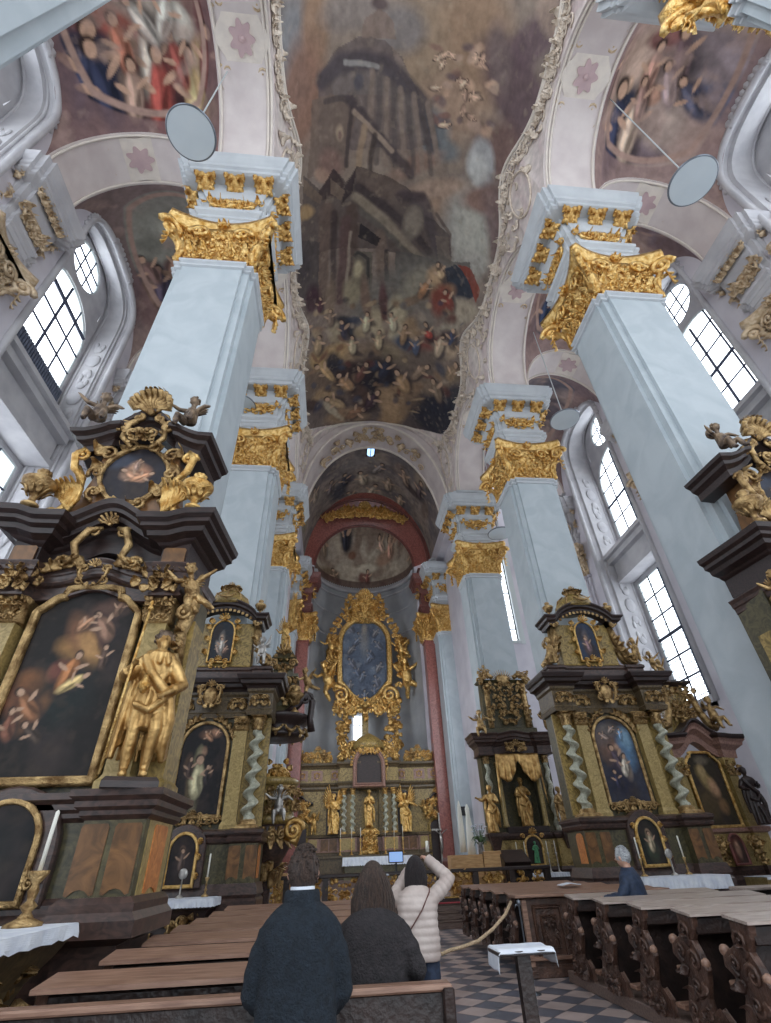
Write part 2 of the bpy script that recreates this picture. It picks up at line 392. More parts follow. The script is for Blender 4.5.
    L([(364,128),(358,170)],.2,(156,134,112)); L([(374,135),(370,172)],.18,(72,64,62)); E(330,165,12,16,(120,96,88)); E(322,175,7,7,(150,124,108))
    # the great entablature and columns
    Q([(304,174),(320,190),(333,168),(346,182),(357,165),(392,178),(410,190),(425,215),(450,235),(452,262),(425,262),(300,262)],(92,82,78))
    Q([(333,168),(345,184),(340,196),(320,200),(318,192)],(72,60,60)); Q([(357,166),(352,192),(342,204),(345,186)],(66,56,58)); Q([(357,166),(396,180),(408,190),(388,200),(356,186)],(110,96,88))
    Q([(304,178),(322,196),(320,204),(303,192)],(116,100,88)); Q([(330,178),(346,190),(342,200),(330,192)],(122,106,94))
    L([(356,196),(380,216),(408,246),(432,272)],.32,(140,128,112)); L([(358,186),(392,212),(430,252)],.28,(66,58,60)); L([(354,206),(380,226),(410,255)],.2,(96,90,84)); L([(352,210),(352,290)],.5,(86,72,66))
    L([(326,210),(322,300)],.55,(104,88,80)); L([(334,214),(333,300)],.25,(68,58,58)); L([(345,222),(340,300)],.4,(94,74,72)); L([(350,232),(346,300)],.12,(150,136,122)); L([(380,235),(384,300)],.38,(118,102,92)); L([(386,250),(388,300)],.15,(60,54,56))
    Q([(360,222),(380,238),(376,246),(358,236)],(44,42,46)); Q([(354,250),(372,252),(372,292),(350,296)],(104,98,88)); E(358,269,5.5,9,(150,138,114)); E(358,269,3.6,7,(170,158,130)); L([(352,258),(358,252),(368,258),(368,285)],.12,(60,58,58))
    Q([(296,238),(320,242),(318,300),(298,300)],(80,74,74)); E(305,212,8,7,(152,126,92)); E(304,268,7,14,(66,60,62)); Q([(396,250),(440,262),(470,262),(470,300),(395,300)],(96,92,88))
    L([(405,196),(424,202),(432,232),(442,258)],.4,(82,74,76)); L([(400,196),(422,196)],.3,(78,68,70)); E(413,222,10,15,(128,118,106)); L([(436,215),(450,234),(449,262)],.12,(96,84,80)); Q([(436,235),(449,236),(449,262),(438,262)],(116,104,96))
    # lower crowd
    E(400,292,60,26,(108,104,98)); E(420,285,20,16,(134,128,114)); E(436,275,10,9,(170,142,112)); Q([(445,268),(456,264),(468,276),(474,296),(462,304),(450,300)],(48,56,70)); Q([(458,264),(470,268),(480,290),(476,304),(468,280)],(140,70,58)); E(442,292,14,8,(140,108,84)); E(412,300,20,9,(120,100,84))
    for i,(x,y,rx,ry,c) in enumerate([(352,292,9,14,(140,130,108)),(330,300,5,22,(120,104,90)),(312,300,7,14,(64,44,52)),(343,322,8,6,(44,46,54)),(352,330,5,11,(50,52,60)),(336,334,8,12,(158,144,120)),(362,330,8,7,(150,134,110)),(376,322,9,16,(166,152,126)),(366,300,5,22,(116,96,84)),(384,306,4,24,(88,62,62)),(398,315,9,18,(170,158,132)),(410,328,14,10,(150,126,100)),(396,332,7,10,(176,164,138)),(425,320,9,18,(120,112,104)),(436,336,14,9,(96,62,60)),(406,345,12,8,(70,84,104)),(424,348,10,5,(130,66,60)),(455,322,22,16,(150,140,124)),(462,310,17,9,(160,148,130)),(448,336,7,5,(86,74,74)),(452,348,8,8,(172,152,128)),(468,345,9,8,(50,60,76)),(440,300,10,14,(120,66,58))]): E(x,y,rx,ry,c,rd.random()*40-20,.3)
    E(385,400,95,42,(82,72,70),0,.4,.8); E(335,372,40,26,(104,88,76),-20); E(345,352,26,9,(172,144,106),-10); E(318,362,9,9,(160,134,96),40); E(368,352,22,12,(124,108,94)); E(395,355,20,9,(132,118,98),20); E(420,365,26,16,(104,92,84)); E(376,382,24,26,(38,38,46)); E(350,374,16,12,(54,44,46)); E(334,362,9,10,(42,44,54))
    E(398,408,26,13,(150,124,96),-42,.25); E(405,395,26,7,(142,118,94),28); E(388,402,14,9,(158,132,104),60); E(345,415,22,7,(138,116,94),-15); E(322,396,16,6,(150,126,98),-40); E(332,410,12,4,(160,148,128),20); E(312,405,9,14,(62,50,50)); E(450,400,22,30,(50,52,60)); E(440,420,24,20,(42,44,54)); E(455,375,14,14,(112,98,84)); E(435,385,14,8,(120,104,90),-20); E(360,396,10,12,(82,66,60))
    for i in range(90):
        x=312+rd.random()*150; y=300+rd.random()*115
        E(x,y,2+rd.random()*5,1.5+rd.random()*3,[(168,146,116),(46,44,52),(128,104,84),(150,136,120),(92,58,54),(60,66,82)][rd.randrange(6)],rd.random()*120-60,.4,.65)
    def FIG(px,py,s,robe,an=0,sk=(176,148,124)):
        c_,s_=cos(math.radians(an)),sin(math.radians(an)); R=lambda a,b:(px+(a*c_-b*s_)*s,py+(a*s_+b*c_)*s)
        x,y=R(.15,.3); E(x,y,s*.52,s*1.0,(50,44,48),an,.25,.7)
        x,y=R(0,.2); E(x,y,s*.42,s*.85,robe,an,.2,.95); x,y=R(-.12,.1); E(x,y,s*.16,s*.6,tuple(min(255,q*1.25) for q in robe),an,.3,.8)
        x,y=R(.45,-.3); E(x,y,s*.4,s*.13,sk,an-30,.2,.85); x,y=R(-.45,-.1); E(x,y,s*.35,s*.12,sk,an+35,.2,.85)
        x,y=R(.05,-.9); E(x,y,s*.27,s*.3,(58,46,44),an,.2,.9); x,y=R(0,-.82); E(x,y,s*.2,s*.24,sk,an,.15,.95)
    for q in [(305,330,10,(96,58,60),0),(318,345,9,(150,130,104),10),(330,318,8,(120,104,92),0),(343,330,9,(62,60,70),-10),(352,345,9,(168,156,130),0),(366,322,9,(176,166,140),5),(378,340,9,(168,152,124),0),(392,322,9,(180,170,146),-8),(404,335,9,(140,116,92),10),(416,345,9,(84,92,110),0),(428,332,9,(150,74,66),-15),(440,345,10,(170,152,130),20),(452,338,9,(58,66,86),10),(462,350,9,(156,140,118),0),(325,372,11,(160,134,100),-60),(345,382,11,(150,120,92),-40),(362,372,10,(92,66,60),30),(385,368,12,(48,50,62),20),(402,382,12,(150,124,96),-30),(420,372,10,(128,110,94),60),(436,390,10,(112,98,84),-20),(335,402,10,(150,128,100),-70),(356,412,10,(124,96,78),70),(448,300,10,(120,66,58),-20),(424,288,10,(150,112,84),30),(440,272,9,(176,150,120),-20),(320,305,7,(72,50,56),0),(452,372,9,(132,112,92),30),(372,400,11,(64,52,58),40)]: FIG(*q)
    for i in range(16):
        x=432+rd.random()*52; y=50+rd.random()*78
        if x>498-(y-50)*.1: continue
        FIG(x,y,5.5,[(168,142,122),(150,124,108),(182,156,134)][i%3],rd.random()*360,(186,156,134))
    P.cloud(2.2,(84,74,72),.58,.78,.25,9).cloud(3.1,(176,160,140),.64,.82,.25,11)
    # stucco zone outside the frame
    dl=Vv; dr=PI*HA-Vv; off=np.array([0]*len(Yv),float)
    E0=.15+sum(.45*np.exp(-((Yv-c)/1.7)**2) for c in YC[:4])
    # arc measured from the springing
    ang=np.arccos(np.clip(1-E0/HA,-1,1))*HA
    out=np.minimum(dl,dr)<ang
    s2=sv*sv; Yend=25.45-1.5*s2
    rr=np.clip((Yv-(Yend-1.3))/1.3,0,1); ang2=ang+1.1*rr**3*HA*.5
    out|=(np.minimum(dl,dr)<ang2)|(Yv>Yend)
    B=Paint(Yv,Vv,(206,194,190),.1,2).cloud(1.1,(218,208,200),.45,.6,.8,4).cloud(2.5,(196,176,176),.55,.7,.6,5)
    P.c[out]=B.c[out]; return P.c
put_paint(o,paint_nave()); VAULT=o
def vpt(Y,arc,lift=0):
    ph=arc/HA; X=XC-HA*cos(ph); return (X+lift*cos(ph),Y,vz(Y,sin(ph))-lift*max(.3,sin(ph)))
def earc(Y,side,extra=0):
    a=math.acos(max(-1,1-edge_off(Y)/HA))*HA+extra
    return a if side<0 else PI*HA-a
# mouldings along the fresco edge
g=G()
for side in (-1,1):
    for ex,r in ((0,.07),(-.14,.045)):
        p=[vpt(.2+i*.15,earc(.2+i*.15,side,ex),.04) for i in range(152)]
        g.tube(p,r,5)
p=[vpt(25.4-1.45*(s*s),math.acos(-s)*HA,.05) for s in [-.9+i*.05 for i in range(37)]]; g.tube(p,.08,5)
struct(g,'trim_2',M['band_light'],None,True)
# soffits of the arcade arches and the transverse aisle arches; their edge mouldings
g=G(); tr=G()
for (xa,xb) in ((XL,XLO),(XR,XRO)):
    g.grid(lambda a,b:(xa+(xb-xa)*a,-.5+26*b,zs(-.5+26*b)),2,260)
    for k in range(3):
        m=(YC[k]+YC[k+1])/2; gg=(YC[k+1]-YC[k])/2-HP
        for xe,off in ((xa,.1),(xb,-.1),(xa,.22)):
            sg=1 if xb>xa else -1
            tr.tube([(xe+sg*off,m-gg*.99*cos(PI*i/30),ZI-.03+3.3*sin(PI*i/30)) for i in range(31)],.045,5)
for (xa,xb) in ((XLO,XLW),(XRO,XRW)):
    for k in range(4):
        yc=YC[k]; cx=(xa+xb)/2; h=abs(xb-xa)/2
        g.grid(lambda a,b:(cx-h*cos(PI*a),yc-HP+2*HP*b,ZI+3.4*sin(PI*a)),40,2)
        for yy in (yc-HP+.1,yc+HP-.1): tr.tube([(cx-h*.985*cos(PI*i/30),yy,ZI-.03+3.4*sin(PI*i/30)) for i in range(31)],.045,5)
SOFFIT=struct(g,'trim_3',M['band'],None,True); struct(tr,'trim_4',M['band_light'],None,True)
# aisle vaults with their frescoes
def aisle_vault(side,k):
    xa,xb=(XLW,XLO) if side<0 else (XRO,XRW)
    y0,y1=YC[k]+HP,YC[k+1]-HP; n=150
    def fn(a,b):
        X=(xa+xb)/2-(xb-xa)/2*cos(PI*a); Y=(y0+y1)/2-(y1-y0)/2*cos(PI*b)
        x=-cos(PI*a); y=-cos(PI*b); return (X,Y,ZI+3.4*math.sqrt(max(0,2-x*x-y*y)))
    g=G(); g.grid(fn,n,n); o=struct(g,'ceiling',M['fresco'],None,True); c=xyz(o); u=c[:,0]; v=c[:,1]
    cx=(xa+xb)/2; cy=(y0+y1)/2
    if side<0:
        P=Paint(u,v,(132,104,98),.08,.8).cloud(.6,(96,72,72),.45,.65,.8,k+1).cloud(.5,(150,118,104),.5,.7,.7,k+3)
    else:
        P=Paint(u,v,(172,150,140),.08,.8).cloud(.5,(150,124,116),.45,.65,.7,k+11).cloud(.6,(178,156,140),.5,.7,.6,k+13)
    H=lambda x,y: hitz(x,y,(lambda X,Y: zais(X,Y,xa,xb) if xa<X<xb else (60 if ((X>xb) if side<0 else (X<xa)) else 0)),15)
    def E(px,py,r1,r2,c,ang=0,soft=.3,amt=.9):
        a=H(px,py); P.el(a[0],a[1],r1,r2,c,ang,soft*.7,amt); P.el(a[0]+r1*.25,a[1]-r2*.2,r1*.35,r2*.4,tuple(min(250,q*1.2+8) for q in c),ang+20,.4,.6); P.el(a[0]-r1*.35,a[1]+r2*.3,r1*.3,r2*.35,tuple(q*.72 for q in c),ang-20,.4,.6)
    if k==0 and side<0:
        E(150,10,1.2,.8,(176,164,150)); E(172,22,.8,.5,(190,182,168)); E(140,5,.7,.6,(150,138,128)); E(110,35,1.0,.7,(150,86,74)); E(125,50,.5,.5,(170,142,120)); E(85,60,1.0,.8,(52,56,74)); E(105,80,1.1,.8,(54,58,78)); E(95,70,.6,.8,(46,50,66),30)
        E(160,80,1.0,.9,(134,70,64)); E(150,60,.35,.8,(190,178,162)); E(148,45,.3,.4,(200,188,172)); E(165,95,.9,.4,(150,78,70)); E(205,80,.5,1.0,(188,160,120)); E(196,90,.5,.8,(206,180,140)); E(192,60,.2,.3,(206,176,150)); E(185,100,.4,.4,(70,48,50)); E(218,60,.3,1.2,(96,60,60)); E(208,20,.5,.5,(96,56,56)); E(134,85,.5,.5,(170,144,128)); E(175,15,.5,.3,(204,198,186))
    if k==0 and side>0:
        E(610,60,1.2,.9,(112,70,72)); E(630,75,1.2,1.4,(176,152,136)); E(616,130,.35,1.3,(52,56,74),15); E(625,105,.5,.4,(48,54,72)); E(628,85,.25,.25,(196,164,140)); E(628,130,.5,.9,(190,166,146)); E(650,70,.3,.5,(190,158,134)); E(680,55,.6,.8,(108,92,92)); E(680,65,.35,.6,(186,160,146)); E(670,40,.9,.35,(128,86,82)); E(700,95,1.2,.3,(112,96,104)); E(690,100,.6,.25,(96,82,88)); E(640,150,1.0,.4,(106,92,98)); E(720,60,1.6,.8,(136,124,128)); E(730,110,1.6,.6,(104,104,122)); E(660,120,.9,.8,(168,150,140)); E(650,95,.5,.3,(180,140,120))
    if k==1:
        if side<0: P.cloud(.3,(140,140,132),.2,.5,.8,21); E(160,235,1.4,1.2,(146,144,134)); E(150,290,1.2,1.0,(86,80,90)); E(165,290,.6,.5,(62,66,84)); E(175,265,.5,.4,(96,70,66)); E(150,300,.4,1,(120,96,84)); E(170,275,.5,.15,(168,136,112),30)
        else: E(535,300,.8,.8,(122,98,92)); E(545,315,.5,.8,(52,62,84)); E(675,240,1.8,.7,(80,80,96)); E(660,230,1.0,.5,(70,74,94)); E(530,330,.7,.6,(96,82,86))
    if k==2: P.cloud(.4,(82,84,96),.3,.55,.9,31); E(590,380,1.5,1.5,(92,94,106)); E(550,410,1.2,1.2,(86,78,84)); E(580,370,1,.6,(120,116,118))
    F=[]
    if k==0 and side<0: F=[(150,62,1.3,(190,180,166),0),(122,45,1.0,(168,110,90),10),(88,68,1.5,(50,54,74),-15),(106,84,1.4,(46,50,70),15),(160,88,1.4,(150,74,66),0),(196,95,1.5,(206,176,130),10),(208,60,1.1,(110,66,64),-10),(134,90,1.0,(168,140,124),0),(178,60,1.0,(140,76,68),20),(140,20,.9,(190,182,172),40),(165,15,.9,(200,192,180),-30)]
    if k==0 and side>0: F=[(617,122,1.5,(50,54,74),10),(630,125,1.3,(194,170,150),-5),(651,70,1.0,(180,140,124),0),(680,60,1.2,(110,90,92),20),(668,85,.9,(170,150,150),30),(690,98,.9,(84,84,100),50),(612,75,1.0,(116,66,66),0),(640,100,.8,(150,120,110),10)]
    if k==1 and side<0: F=[(160,285,1.0,(90,80,96),0),(150,270,.9,(120,96,90),20),(175,262,.8,(140,110,96),-30)]
    if k==1 and side>0: F=[(545,310,1.0,(52,62,84),0),(528,325,.9,(110,84,80),0),(655,235,.9,(80,84,104),30)]
    for (x_,y_,s_,rb,an) in F:
        q=H(x_,y_); pfig(P,q[0],q[1],s_*.8,rb,an,(198,162,138),-1)
    # painted stone ring round the picture and dark spandrels
    rx=(u-cx)/(abs(xb-xa)/2); ry=(v-cy)/((y1-y0)/2); r=np.maximum(np.abs(rx),np.abs(ry))*.35+np.hypot(rx,ry)*.65
    w=np.clip((r-.80)/.02,0,1)*np.clip((.88-r)/.02,0,1); P.mix(w,(168,140,128))
    w=np.clip((r-.89)/.02,0,1); P.mix(w*.7,(124,100,100) if side<0 else (138,114,112)); P.cloud(1.4,(170,146,136),.58,.7,.5,k+40)
    put_paint(o,P.c)
    o['label']='painted vault over the %s aisle, %s bay from the viewer'%('left' if side<0 else 'right',['first','second','third'][k])
for k in range(3):
    for sd in (-1,1): aisle_vault(sd,k)
# chancel arch, chancel vault
g=G(); a=4.93; g.grid(lambda s,t:(XC-(a)*cos(PI*s),25.3+2.6*t,20.6+(28.2-20.6)*sin(PI*s)),60,3)
g.loft([[(XC-a*cos(PI*i/60),25.3,20.6+7.6*sin(PI*i/60)) for i in range(61)],[(XC-(HA+.05)*cos(PI*i/60),25.3,max(vz(25.3,sin(PI*i/60)),20.6+7.7*sin(PI*i/60))+.15) for i in range(61)]],False,False)
CHARCH=struct(g,'trim_5',M['band'],None,True)
g=G()
for y in (25.32,27.85):
    g.tube([(XC-(a)*cos(PI*i/50),y,20.6+7.6*sin(PI*i/50)) for i in range(51)],.1,6)
struct(g,'trim_6',M['band_light'],None,True)
g=G(); g.grid(lambda s,t:(XC-5.15*cos(PI*s),27.9+5.9*t,20.6+7.7*sin(PI*s)),180,150); o=struct(g,'ceiling',M['fresco'],None,True); o['label']='dark painted vault over the chancel with a small bright window'
c=xyz(o); ss=np.arccos(-np.clip((c[:,0]-XC)/5.15,-1,1)); P=Paint(c[:,1],ss*4.95,(150,138,130),.1,.9).cloud(.7,(96,92,98),.4,.6,.7,1).cloud(.6,(150,136,124),.5,.7,.7,2)
def hc(x,y):
    X,Y=hitz(x,y,lambda X,Y: 99 if Y<27.9 else zchan(X,Y)); return Y,math.acos(-max(-1,min(1,(X-XC)/5.15)))*4.95
for (x,y,r1,r2,cc,an) in [(338,492,1.2,.9,(60,62,70),0),(350,500,.5,1.2,(44,46,54),0),(368,478,.5,1.4,(150,138,124),0),(372,490,.4,1.6,(140,130,118),0),(392,485,.5,1.2,(124,112,100),0),(400,470,.9,.7,(118,104,96),0),(412,490,.5,1.0,(56,46,46),0),(420,480,1.0,.7,(136,122,108),0),(330,470,1.0,1.0,(78,74,78),0),(308,500,1.2,.8,(132,116,100),0),(312,480,.8,.5,(146,130,114),0),(320,496,.5,.5,(120,112,104),0),(425,510,1.2,.5,(98,84,76),0),(305,520,1.5,.6,(120,112,92),0),(390,500,.4,.8,(160,146,128),0),(350,478,.6,.6,(70,68,76),0),(358,462,.9,2.2,(112,106,104),0)]:
    q=hc(x,y); P.el(q[0],q[1],r1*.8,r2*.8,tuple(min(240,v*1.15+6) for v in cc),an,.3,.85)
for (x,y,s_,rb,an) in [(345,480,.8,(60,62,74),0),(362,478,.9,(190,176,156),10),(372,490,.9,(176,164,146),-20),(388,484,.8,(170,150,130),0),(405,478,.8,(150,128,112),20),(420,490,.9,(90,78,80),0),(330,488,.8,(120,110,110),-10),(315,495,.8,(164,148,132),0),(400,500,.7,(190,170,146),0),(352,495,.8,(140,130,120),30),(428,478,.7,(170,150,128),0),(378,468,.7,(150,140,136),-30)]:
    q=hc(x,y); pfig(P,q[0],q[1],s_,rb,90+an,(196,166,142),1)
P.cloud(2.0,(84,76,76),.56,.72,.4,6).cloud(2.6,(166,150,134),.62,.78,.5,7); put_paint(o,P.c)
M['sky_glass']=mat_emit('blue_sky_glass',(.36,.62,1.0),1.5)
g=G(); g.extr([(1.93,27.95),(2.53,27.95),(2.53,28.65),(2.4,28.85),(2.23,28.92),(2.06,28.85),(1.93,28.65)],28.22,28.29,'z'); w0=struct(g,'window_1',M['sky_glass'])
w0['label']='small arched window glowing blue in the chancel vault'
G().box(1.85,1.95,27.9,28.9,28.16,28.3).box(2.51,2.61,27.9,28.9,28.16,28.3).box(2.2,2.26,27.9,28.9,28.19,28.24).build('window_frame',M['wood_dark'],w0)
# apse: red arch, half dome, curved wall
AC=(2.02,34.6); AR=4.05
g=G(); g.grid(lambda s,t:(AC[0]-(5.2-1.15*t)*cos(PI*s),33.7+.9*t,21.3+(6.3-2.3*t)*sin(PI*s)),60,6); REDARCH=struct(g,'trim_7',M['marble_red'],None,True)
g=G(); g.tube([(AC[0]-4.05*cos(PI*i/50),34.6,21.3+4.0*sin(PI*i/50)) for i in range(51)],.12,6); g.tube([(AC[0]-5.1*cos(PI*i/50),33.7,21.3+6.2*sin(PI*i/50)) for i in range(51)],.12,6); struct(g,'trim_8',M['marble_redd'],None,True)
g=G(); g.loft([[(XC-5.15*cos(PI*i/50),33.75,20.6+7.7*sin(PI*i/50)) for i in range(51)],[(AC[0]-5.1*cos(PI*i/50),33.72,20.6+6.9*sin(PI*i/50)) for i in range(51)]],False,False); struct(g,'wall_back',M['marble_red'])
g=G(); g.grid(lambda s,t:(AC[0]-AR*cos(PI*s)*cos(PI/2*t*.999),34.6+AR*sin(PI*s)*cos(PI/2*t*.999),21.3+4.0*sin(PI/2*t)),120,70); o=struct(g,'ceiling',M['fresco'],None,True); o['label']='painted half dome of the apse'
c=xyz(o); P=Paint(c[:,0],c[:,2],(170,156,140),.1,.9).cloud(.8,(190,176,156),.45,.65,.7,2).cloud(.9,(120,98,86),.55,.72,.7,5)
for (x,y,r1,r2,cc,an) in [(346,548,.55,.6,(52,52,60),0),(340,542,.35,.3,(60,58,66),0),(352,556,.4,.3,(120,84,66),30),(363,572,.35,.5,(112,72,66),0),(367,565,.9,.35,(196,184,164),0),(385,560,.8,.5,(160,128,108),10),(395,552,.6,.35,(176,138,116),0),(330,575,.9,.5,(124,104,84),20),(375,540,1.5,.3,(120,116,112),0),(404,545,.5,.9,(92,52,54),30),(325,550,.5,.9,(140,120,100),0),(410,570,.5,.5,(150,132,112),0),(360,530,1.4,.35,(176,164,140),0),(300+110,530,.6,.5,(82,46,48),20)]:
    q=at(x,y,1,37.5); P.el(q.x,q.z,r1,r2,cc,an,.25,.9)
for (x,y,s_,rb,an) in [(345,548,.7,(56,56,66),0),(388,556,.6,(180,140,120),10),(398,552,.6,(170,126,110),-20),(380,552,.5,(190,160,140),30),(368,572,.6,(120,76,70),0),(335,575,.6,(130,110,92),20),(408,572,.6,(156,136,116),0),(325,560,.5,(150,130,110),0)]:
    q=at(x,y,1,37.5); pfig(P,q.x,q.z,s_,rb,an,(200,166,140))
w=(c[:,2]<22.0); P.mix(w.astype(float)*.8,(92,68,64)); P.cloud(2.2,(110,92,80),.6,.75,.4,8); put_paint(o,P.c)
g=G(); g.grid(lambda s,t:(AC[0]-AR*cos(PI*s),34.6+AR*sin(PI*s),.3+21.2*t),60,4); struct(g,'wall_apse',mat('apse_plaster',lin(150,152,156),lin(168,169,171),.8,.7),None,True)
g=G()
for z,r,o_ in ((20.9,.25,.3),(20.3,.12,.15),(18.6,.08,.08),(16.6,.1,.1)):
    g.tube([(AC[0]-(AR-o_*.5)*cos(PI*i/40),34.6+(AR-o_*.5)*sin(PI*i/40),z) for i in range(41)],r*.6,6)
struct(g,'trim_9',M['jamb'],None,True)
# ---- chancel side walls and blank walls behind the altars of the aisles
g=G(); g.box(XR+.7,XR+1.1,25.5,31.9,0,20.5).box(XR+.7,XR+1.1,33.8,34.5,0,20.5).box(XR+.15,XR+1.1,25.4,33.7,20.3,28); g.box(6.1,8.3,34.55,35,0,21.5); g.box(XR+1,15,27.9,28.3,0,12.4); g.box(XR+1,8.9,27.9,28.3,12.4,26); g.box(11.1,17,27.9,28.3,12.4,26); g.box(8.8,11.2,27.9,28.3,19,26); struct(g,'wall_right',M['wall'])
M['fill_ch']=mat_emit('chancel_fill_glow',(.88,.94,1.0),9)  # glow panes added out of view to brighten the chancel, no known windows
for xx,nm_ in ((XR+.66,'right'),(XL-.68,'left')):
    g=G(); g.box(xx,xx+.02,25.75,27.55,5,13); w_=struct(g,'window_%d'%(40 if nm_=='left' else 41),M['fill_ch']); w_['label']='unseen glowing pane added to brighten the chancel, %s'%nm_
    g=G(); [g.box(xx-.03,xx+.05,25.75,27.55,5+1.5*i,5.06+1.5*i) for i in range(6)]; g.box(xx-.03,xx+.05,26.6,26.66,5,13); g.build('glazing_bar',M['lead'],w_)
g=G(); g.box(XL-1.1,XL-.7,25.15,31.3,0,20.5).box(XL-1.1,XL-.7,33.4,34.5,0,20.5).box(XL-1.1,XL-.15,25.1,33.4,20.3,28); g.box(-4.2,-2.05,34.55,35,0,21.5); g.box(-12,XL-1,27.9,28.3,0,26); struct(g,'wall_left',M['wall'])
# ---- side walls with window niches
M['glass']=mat_emit('daylit_glass',(.86,.93,1.0),2.6)
def arc_pts(cy,hw,z0,zsp,rise,n=20):
    P=[(cy+hw,z0)]
    for i in range(n+1):
        c_,s_=cos(PI*i/n),sin(PI*i/n); P.append((cy+hw*math.copysign(abs(c_)**.72,c_),zsp+rise*abs(s_)**.72))
    P.append((cy-hw,z0)); return P
WN=[2]
def side_bay(side,k):
    xw,xg=(XLW,GL) if side<0 else (XRW,GR); s=side; cy=(YC[k]+YC[k+1])/2; y0,y1=YC[k],YC[k+1]
    A=arc_pts(cy,2.35,6.2,21.9,2.0); B=arc_pts(cy,2.15,6.4,21.9,2.6)
    g=G(); n=len(A)
    # face of the wall round the niche (fan to an outer contour)
    O=[]
    for (y,z) in A:
        if z<=A[0][1]+.01: O.append((y1 if y>cy else y0,0))
        elif z<21.91: O.append((y1 if y>cy else y0,z))
        else:
            t=(y-cy)/2.35; O.append((cy+t*(y1-y0)/2,26.5))
    O=[(y1,0)]+O[1:-1]+[(y0,0)]
    g.loft([[(xw,y,z) for y,z in A],[(xw,y,z) for y,z in O]],False,False)
    g.add([(xw,y1,0),(xw,y0,0),(xw,cy-2.35,6.2),(xw,cy+2.35,6.2)],[(0,1,2,3)])
    g.box(min(xw,xw+s*.5),max(xw,xw+s*.5),y0,y1,26.4,26.6)
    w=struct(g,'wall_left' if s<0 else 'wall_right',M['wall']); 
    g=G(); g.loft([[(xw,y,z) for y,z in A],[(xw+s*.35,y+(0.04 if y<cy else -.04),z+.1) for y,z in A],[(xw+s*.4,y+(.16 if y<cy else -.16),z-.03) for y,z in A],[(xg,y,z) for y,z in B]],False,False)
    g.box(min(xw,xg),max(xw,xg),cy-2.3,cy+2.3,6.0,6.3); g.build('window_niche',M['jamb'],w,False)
    g=G()   # mouldings and reliefs on the splayed jambs
    for q in (0.0,.28,.93):
        pa=[]
        for (ya,za),(yb,zb) in zip(A,B): pa.append((xw+(xg-xw)*q-s*.02,ya+(yb-ya)*q,za+(zb-za)*q-.03))
        g.tube(pa,.06 if q else .13,6)
    for zz in (9.5,12.2,17.2,19.6):
        for sg in (-1,1):
            yy=cy+sg*2.17; xx=xw+(xg-xw)*.6
            g.ell((xx,yy,zz),(.3,.06,.42),10,6)
            for dz in (-.8,.8): g.ell((xx,yy,zz+dz),(.2,.05,.24),8,5); g.ell((xx-.15,yy,zz+dz*1.35),(.1,.05,.2),8,5); g.ell((xx+.15,yy,zz+dz*1.2),(.1,.05,.2),8,5)
    # shell over the crown
    for i in range(9):
        t=(i-4)/4.0; g.ell((xw-s*.05,cy+t*.9,24.0+.35*(1-abs(t))),(.12,.15,.38),8,6)
    for i in range(30):
        a=PI*i/29; g.ell((xw-s*.03,cy+2.46*math.copysign(abs(cos(a))**.72,cos(a)),21.95+2.1*sin(a)**.72 if sin(a)>0 else 21.95),(.07,.12,.12),6,4)
    g.build('relief_ornament',M['jamb'],w,True)
    # back wall of the niche and windows
    zlo,zup,ztop=(7.0,15.25,21.0) if s>0 else (7.0,17.3,21.0)
    hw=1.95; gb=G()
    def bw(ya,yb,za,zb): gb.box(min(xg,xg+s*.3),max(xg,xg+s*.3),ya,yb,za,zb)
    bw(cy-2.6,cy-hw,6,25); bw(cy+hw,cy+2.6,6,25); bw(cy-hw,cy+hw,6,7); bw(cy-hw,cy+hw,13.3,zup if s>0 else 15.2); 
    N=16; arcp=[(cy-hw*cos(PI*i/N),19.9+1.75*sin(PI*i/N)) for i in range(N+1)]
    ov=[(cy+1.1*cos(PI*2*i/24),23.2+1.08*sin(PI*2*i/24)) for i in range(25)]
    # piece between the arched head and the oculus, and round the oculus
    lo=[( cy-hw,19.9)]+arcp+[(cy+hw,19.9)]
    mid=[(y,22.1) for y,z in lo]
    gb.loft([[(xg,y,z) for y,z in lo],[(xg,y,z) for y,z in mid]],False,False)
    sq=[]
    for i in range(25):
        a=2*PI*i/24; c_,s_=cos(a),sin(a); m_=max(abs(c_)/1.95,abs(s_)/1.1); sq.append((cy+c_/m_,23.2+s_/m_ if s_<0 else 23.2+s_/m_*1.9))
    gb.loft([[(xg,y,z) for y,z in ov],[(xg,y,z) for y,z in sq]],False,False)
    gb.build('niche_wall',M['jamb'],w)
    if s>0 or True:
        g=G(); g.box(min(xg-s*.9,xg),max(xg-s*.9,xg),cy-2.12,cy+2.12,13.5,13.75); g.box(min(xg-s*1.1,xg),max(xg-s*1.1,xg),cy-2.15,cy+2.15,14.6,14.9)
        g.box(min(xg-s*.8,xg),max(xg-s*.8,xg),cy-2.1,cy+2.1,13.75,14.6); g.box(min(xg-s*1.3,xg),max(xg-s*1.3,xg),cy-2.2,cy+2.2,14.9,15.1)
        g.build('gallery_ledge',M['jamb'],w)
    def window(za,zb,shape):
        n_='window_%d'%WN[0]; WN[0]+=1; x=xg+s*.18
        if shape=='rect': poly=[(cy-hw,za),(cy+hw,za),(cy+hw,zb),(cy-hw,zb)]
        elif shape=='arch': poly=[(cy-hw,za),(cy+hw,za)]+[(y,z) for y,z in arcp[::-1]]
        else: poly=ov[:-1]
        g=G(); g.add([(x,y,z) for y,z in poly],[tuple(range(len(poly)))]); wd=struct(g,n_,M['glass'])
        wd['label']='%s window of the %s wall, %s bay'%({'rect':'lower leaded','arch':'tall arched','oval':'small oval'}[shape],'left' if s<0 else 'right',['first','second','third'][k])
        b=G(); X0=x-s*.12
